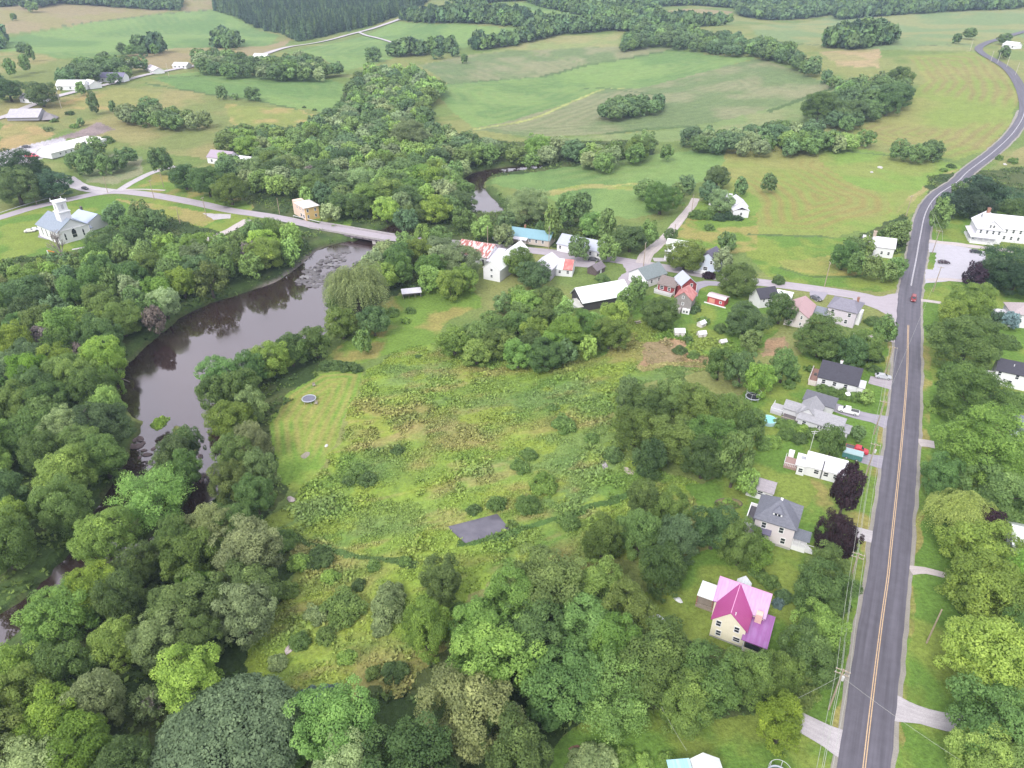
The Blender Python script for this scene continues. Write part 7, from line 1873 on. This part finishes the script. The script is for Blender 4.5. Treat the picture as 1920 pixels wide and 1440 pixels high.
    # drift log on the bank
    a = P(212, 703, -1.9); b = P(243, 716, -1.9); m = MB(); m.tube([a, b], [.22, .12], 7); tag(m.build('drift_log', mat('bare grey wood', (.30, .26, .24), var=.3, scale=3)), 'bare log jutting from the left river bank', 'log')
    # guard rail on the church road
    w = smooth_line(GW([(-40, 418), (0, 402), (60, 383), (110, 369), (132, 362)]), 3)
    m = MB(); m.tube([(x, y, float(height(x, y)) + .75) for x, y in w], .17, 5); gr = thing('guard_rail', (0, 0, 0), 0, 'pale guard rail along the outside of the church road bend', 'guard rail'); m.build('rail', mat('pale rail', (.55, .56, .58), rough=.5), gr)
    for x, y in w[::2]: m = MB(); m.box(x - .08, x + .08, y - .08, y + .08, 0, .8); m.build('post', mat('rail post', (.35, .34, .33)), gr)
    m = MB(); w = smooth_line(GW([(600, 419), (575, 413), (550, 407)]), 3); gr2 = thing('guard_rail', (0, 0, 0), 0, 'short pale guard rail leading on to the bridge', 'guard rail'); m.tube([(x, y, .75) for x, y in w], .15, 5); m.build('rail', mat('pale rail', (.55, .56, .58), rough=.5), gr2)
    for x, y in w[::2]: m = MB(); m.box(x - .08, x + .08, y - .08, y + .08, 0, .8); m.build('post', mat('rail post', (.35, .34, .33)), gr2)
    # low white wall left of the magenta house, half under the trees
    for pts, lab in (([(1183, 1170), (1187, 1153), (1202, 1155)], 'white corner of a garden enclosure under the trees'), ([(1212, 1153), (1234, 1152), (1250, 1165), (1266, 1183)], 'curved white garden edging under the trees left of the magenta roofed house')):
        m = MB(); g = PW(pts, .8)
        for p, q in zip(g[:-1], g[1:]): m.tube([(p[0], p[1], .5), (q[0], q[1], .5)], .35, 4)
        tag(m.build('garden_edging', mat('white plastic', (.68, .70, .72), var=.1)), lab, 'edging')
    o = thing('play_slide', P(96, 475), .6, 'small orange play slide on the church lawn', 'slide'); m = MB(); m.tube([(-1, 0, 1.5), (0, 0, .9), (1.2, 0, .2)], .3, 6); m.build('chute', mat('orange plastic', (.62, .24, .06)), o); m = MB(); m.box(-1.3, -.9, -.3, .3, 0, 1.5); m.build('ladder', TRIM(), o)
    o = thing('picnic_table', P(1196, 606), .4, 'grey picnic table on the grass behind the thicket', 'table'); gw = mat('weathered wood', (.3, .27, .22)); m = MB(); m.box(-1, 1, -.4, .4, .7, .78); m.build('tabletop', gw, o)
    for y in (-.75, .75): m = MB(); m.box(-1, 1, y - .15, y + .15, .4, .46); m.build('bench_seat', gw, o)
    for x in (-.7, .7): m = MB(); m.box(x - .05, x + .05, -.7, .7, .3, .4); m.box(x - .05, x + .05, -.35, .35, .01, .7); m.build('leg', gw, o)
    o = thing('satellite_dish', P(1587, 748), 0, 'white dish on a post in the lawn beyond the white pickup', 'dish'); m = MB(); m.cyl(0, 0, 0, 1.6, .05, n=6); m.build('post', TRIM(), o); m = MB(); m.tube([(0, 0, 1.55), (0, -.06, 1.75)], [.2, .75], 14); m.build('dish', TRIM(), o)
    # bed ring in the lawn of the hip roofed house
    o = thing('flower_bed', P(1366, 944), 0, 'oval flower bed in the lawn left of the hip roofed house', 'flower bed')
    m = MB(); m.tube([(3.1 * math.cos(2 * math.pi * k / 30), 1.7 * math.sin(2 * math.pi * k / 30), .06) for k in range(31)], .16, 5); m.build('edging', mat('dark edging', (.13, .11, .08)), o)
    m = MB(); m.add([(3 * math.cos(2 * math.pi * k / 30), 1.6 * math.sin(2 * math.pi * k / 30), .07) for k in range(30)], [tuple(range(30))]); m.build('soil', mat('bed soil and straw', (.22, .20, .09), var=.35, scale=1.5), o)


BUILDERS += [b_poles, b_vehicles, b_yard]
# ------------------------------------------------------------------ light, air, camera
def world():
    w = bpy.data.worlds.new('World'); scene.world = w; w.use_nodes = True
    nt = w.node_tree; bg = nt.nodes['Background']
    sky = N(nt, 'ShaderNodeTexSky', sky_type='NISHITA'); sky.sun_disc = False
    sky.sun_elevation = R_(SUN_EL); sky.sun_rotation = R_(SUN_AZ); sky.air_density = 1.0; sky.dust_density = 2.0
    tc = N(nt, 'ShaderNodeTexCoord'); mp = N(nt, 'ShaderNodeMapping'); mp.inputs['Scale'].default_value = (2.2, 2.2, 5)
    nt.links.new(tc.outputs['Generated'], mp.inputs['Vector'])
    n1 = N(nt, 'ShaderNodeTexNoise'); n1.inputs['Scale'].default_value = 1.6; n1.inputs['Detail'].default_value = 6
    nt.links.new(mp.outputs[0], n1.inputs['Vector'])
    cloud = mixc(nt, n1.outputs['Fac'], (8.0, 8.0, 9.0), (12.0, 11.8, 12.4))
    nt.links.new(mixc(nt, .88, sky.outputs[0], cloud), bg.inputs['Color'])
    bg.inputs['Strength'].default_value = SKY


SUN_EL, SUN_AZ, SKY = 43, -150, .100


def light_and_camera():
    world()
    s = bpy.data.lights.new('sun', 'SUN'); s.energy = 2.0; s.angle = R_(17); s.color = (1, .97, .92)
    o = bpy.data.objects.new('sun', s); C.objects.link(o)
    az = R_(SUN_AZ)
    d = Vector((math.sin(az) * math.cos(R_(SUN_EL)), math.cos(az) * math.cos(R_(SUN_EL)), math.sin(R_(SUN_EL))))
    o.rotation_euler = d.to_track_quat('Z', 'Y').to_euler()
    cam = bpy.data.cameras.new('camera'); co = bpy.data.objects.new('camera', cam); C.objects.link(co)
    cam.sensor_width = 36; cam.lens = 36 * F / 1920; cam.clip_start = 1; cam.clip_end = 40000
    co.location = (0, 0, H); co.rotation_euler = (math.pi / 2 - PIT, 0, 0)
    scene.camera = co
    m = bpy.data.materials.new('haze'); m.use_nodes = True; nt = m.node_tree
    nt.nodes.remove(nt.nodes['Principled BSDF'])
    v = N(nt, 'ShaderNodeVolumePrincipled'); v.inputs['Color'].default_value = (.60, .76, 1.0, 1); v.inputs['Density'].default_value = HAZE; v.inputs['Anisotropy'].default_value = 0
    nt.links.new(v.outputs[0], nt.nodes['Material Output'].inputs['Volume'])
    mb = MB(); mb.box(-16000, 16000, -800, 16500, -40, 260)
    tag(mb.build('haze', m), 'thin bluish haze over the far fields', 'haze', kind='stuff')
    scene.view_settings.view_transform = 'Standard'; scene.view_settings.look = 'None'; scene.view_settings.exposure = EXPO; scene.view_settings.gamma = 1
    scene.render.engine = 'CYCLES'
    cy = scene.cycles
    cy.max_bounces = 4; cy.diffuse_bounces = 3; cy.glossy_bounces = 2; cy.transmission_bounces = 2; cy.transparent_max_bounces = 4; cy.volume_bounces = 0
    cy.caustics_reflective = False; cy.caustics_refractive = False; cy.sample_clamp_indirect = 4
    cy.use_denoising = DENOISE


HAZE, EXPO, DENOISE = 0.00011, .86, True
# ------------------------------------------------------------------ put it together
make_terrain()
make_roads()
make_water()
for l in (MAIN, SIDE, SIDE2): ROADLINES.append(smooth_line(GW(l), 8))
for f in BUILDERS: f()
fo = Forest()
fo.hand(); fo.variants(); fo.woods(); fo.far(); fo.grow(); fo.bushes(); weeds()
light_and_camera()
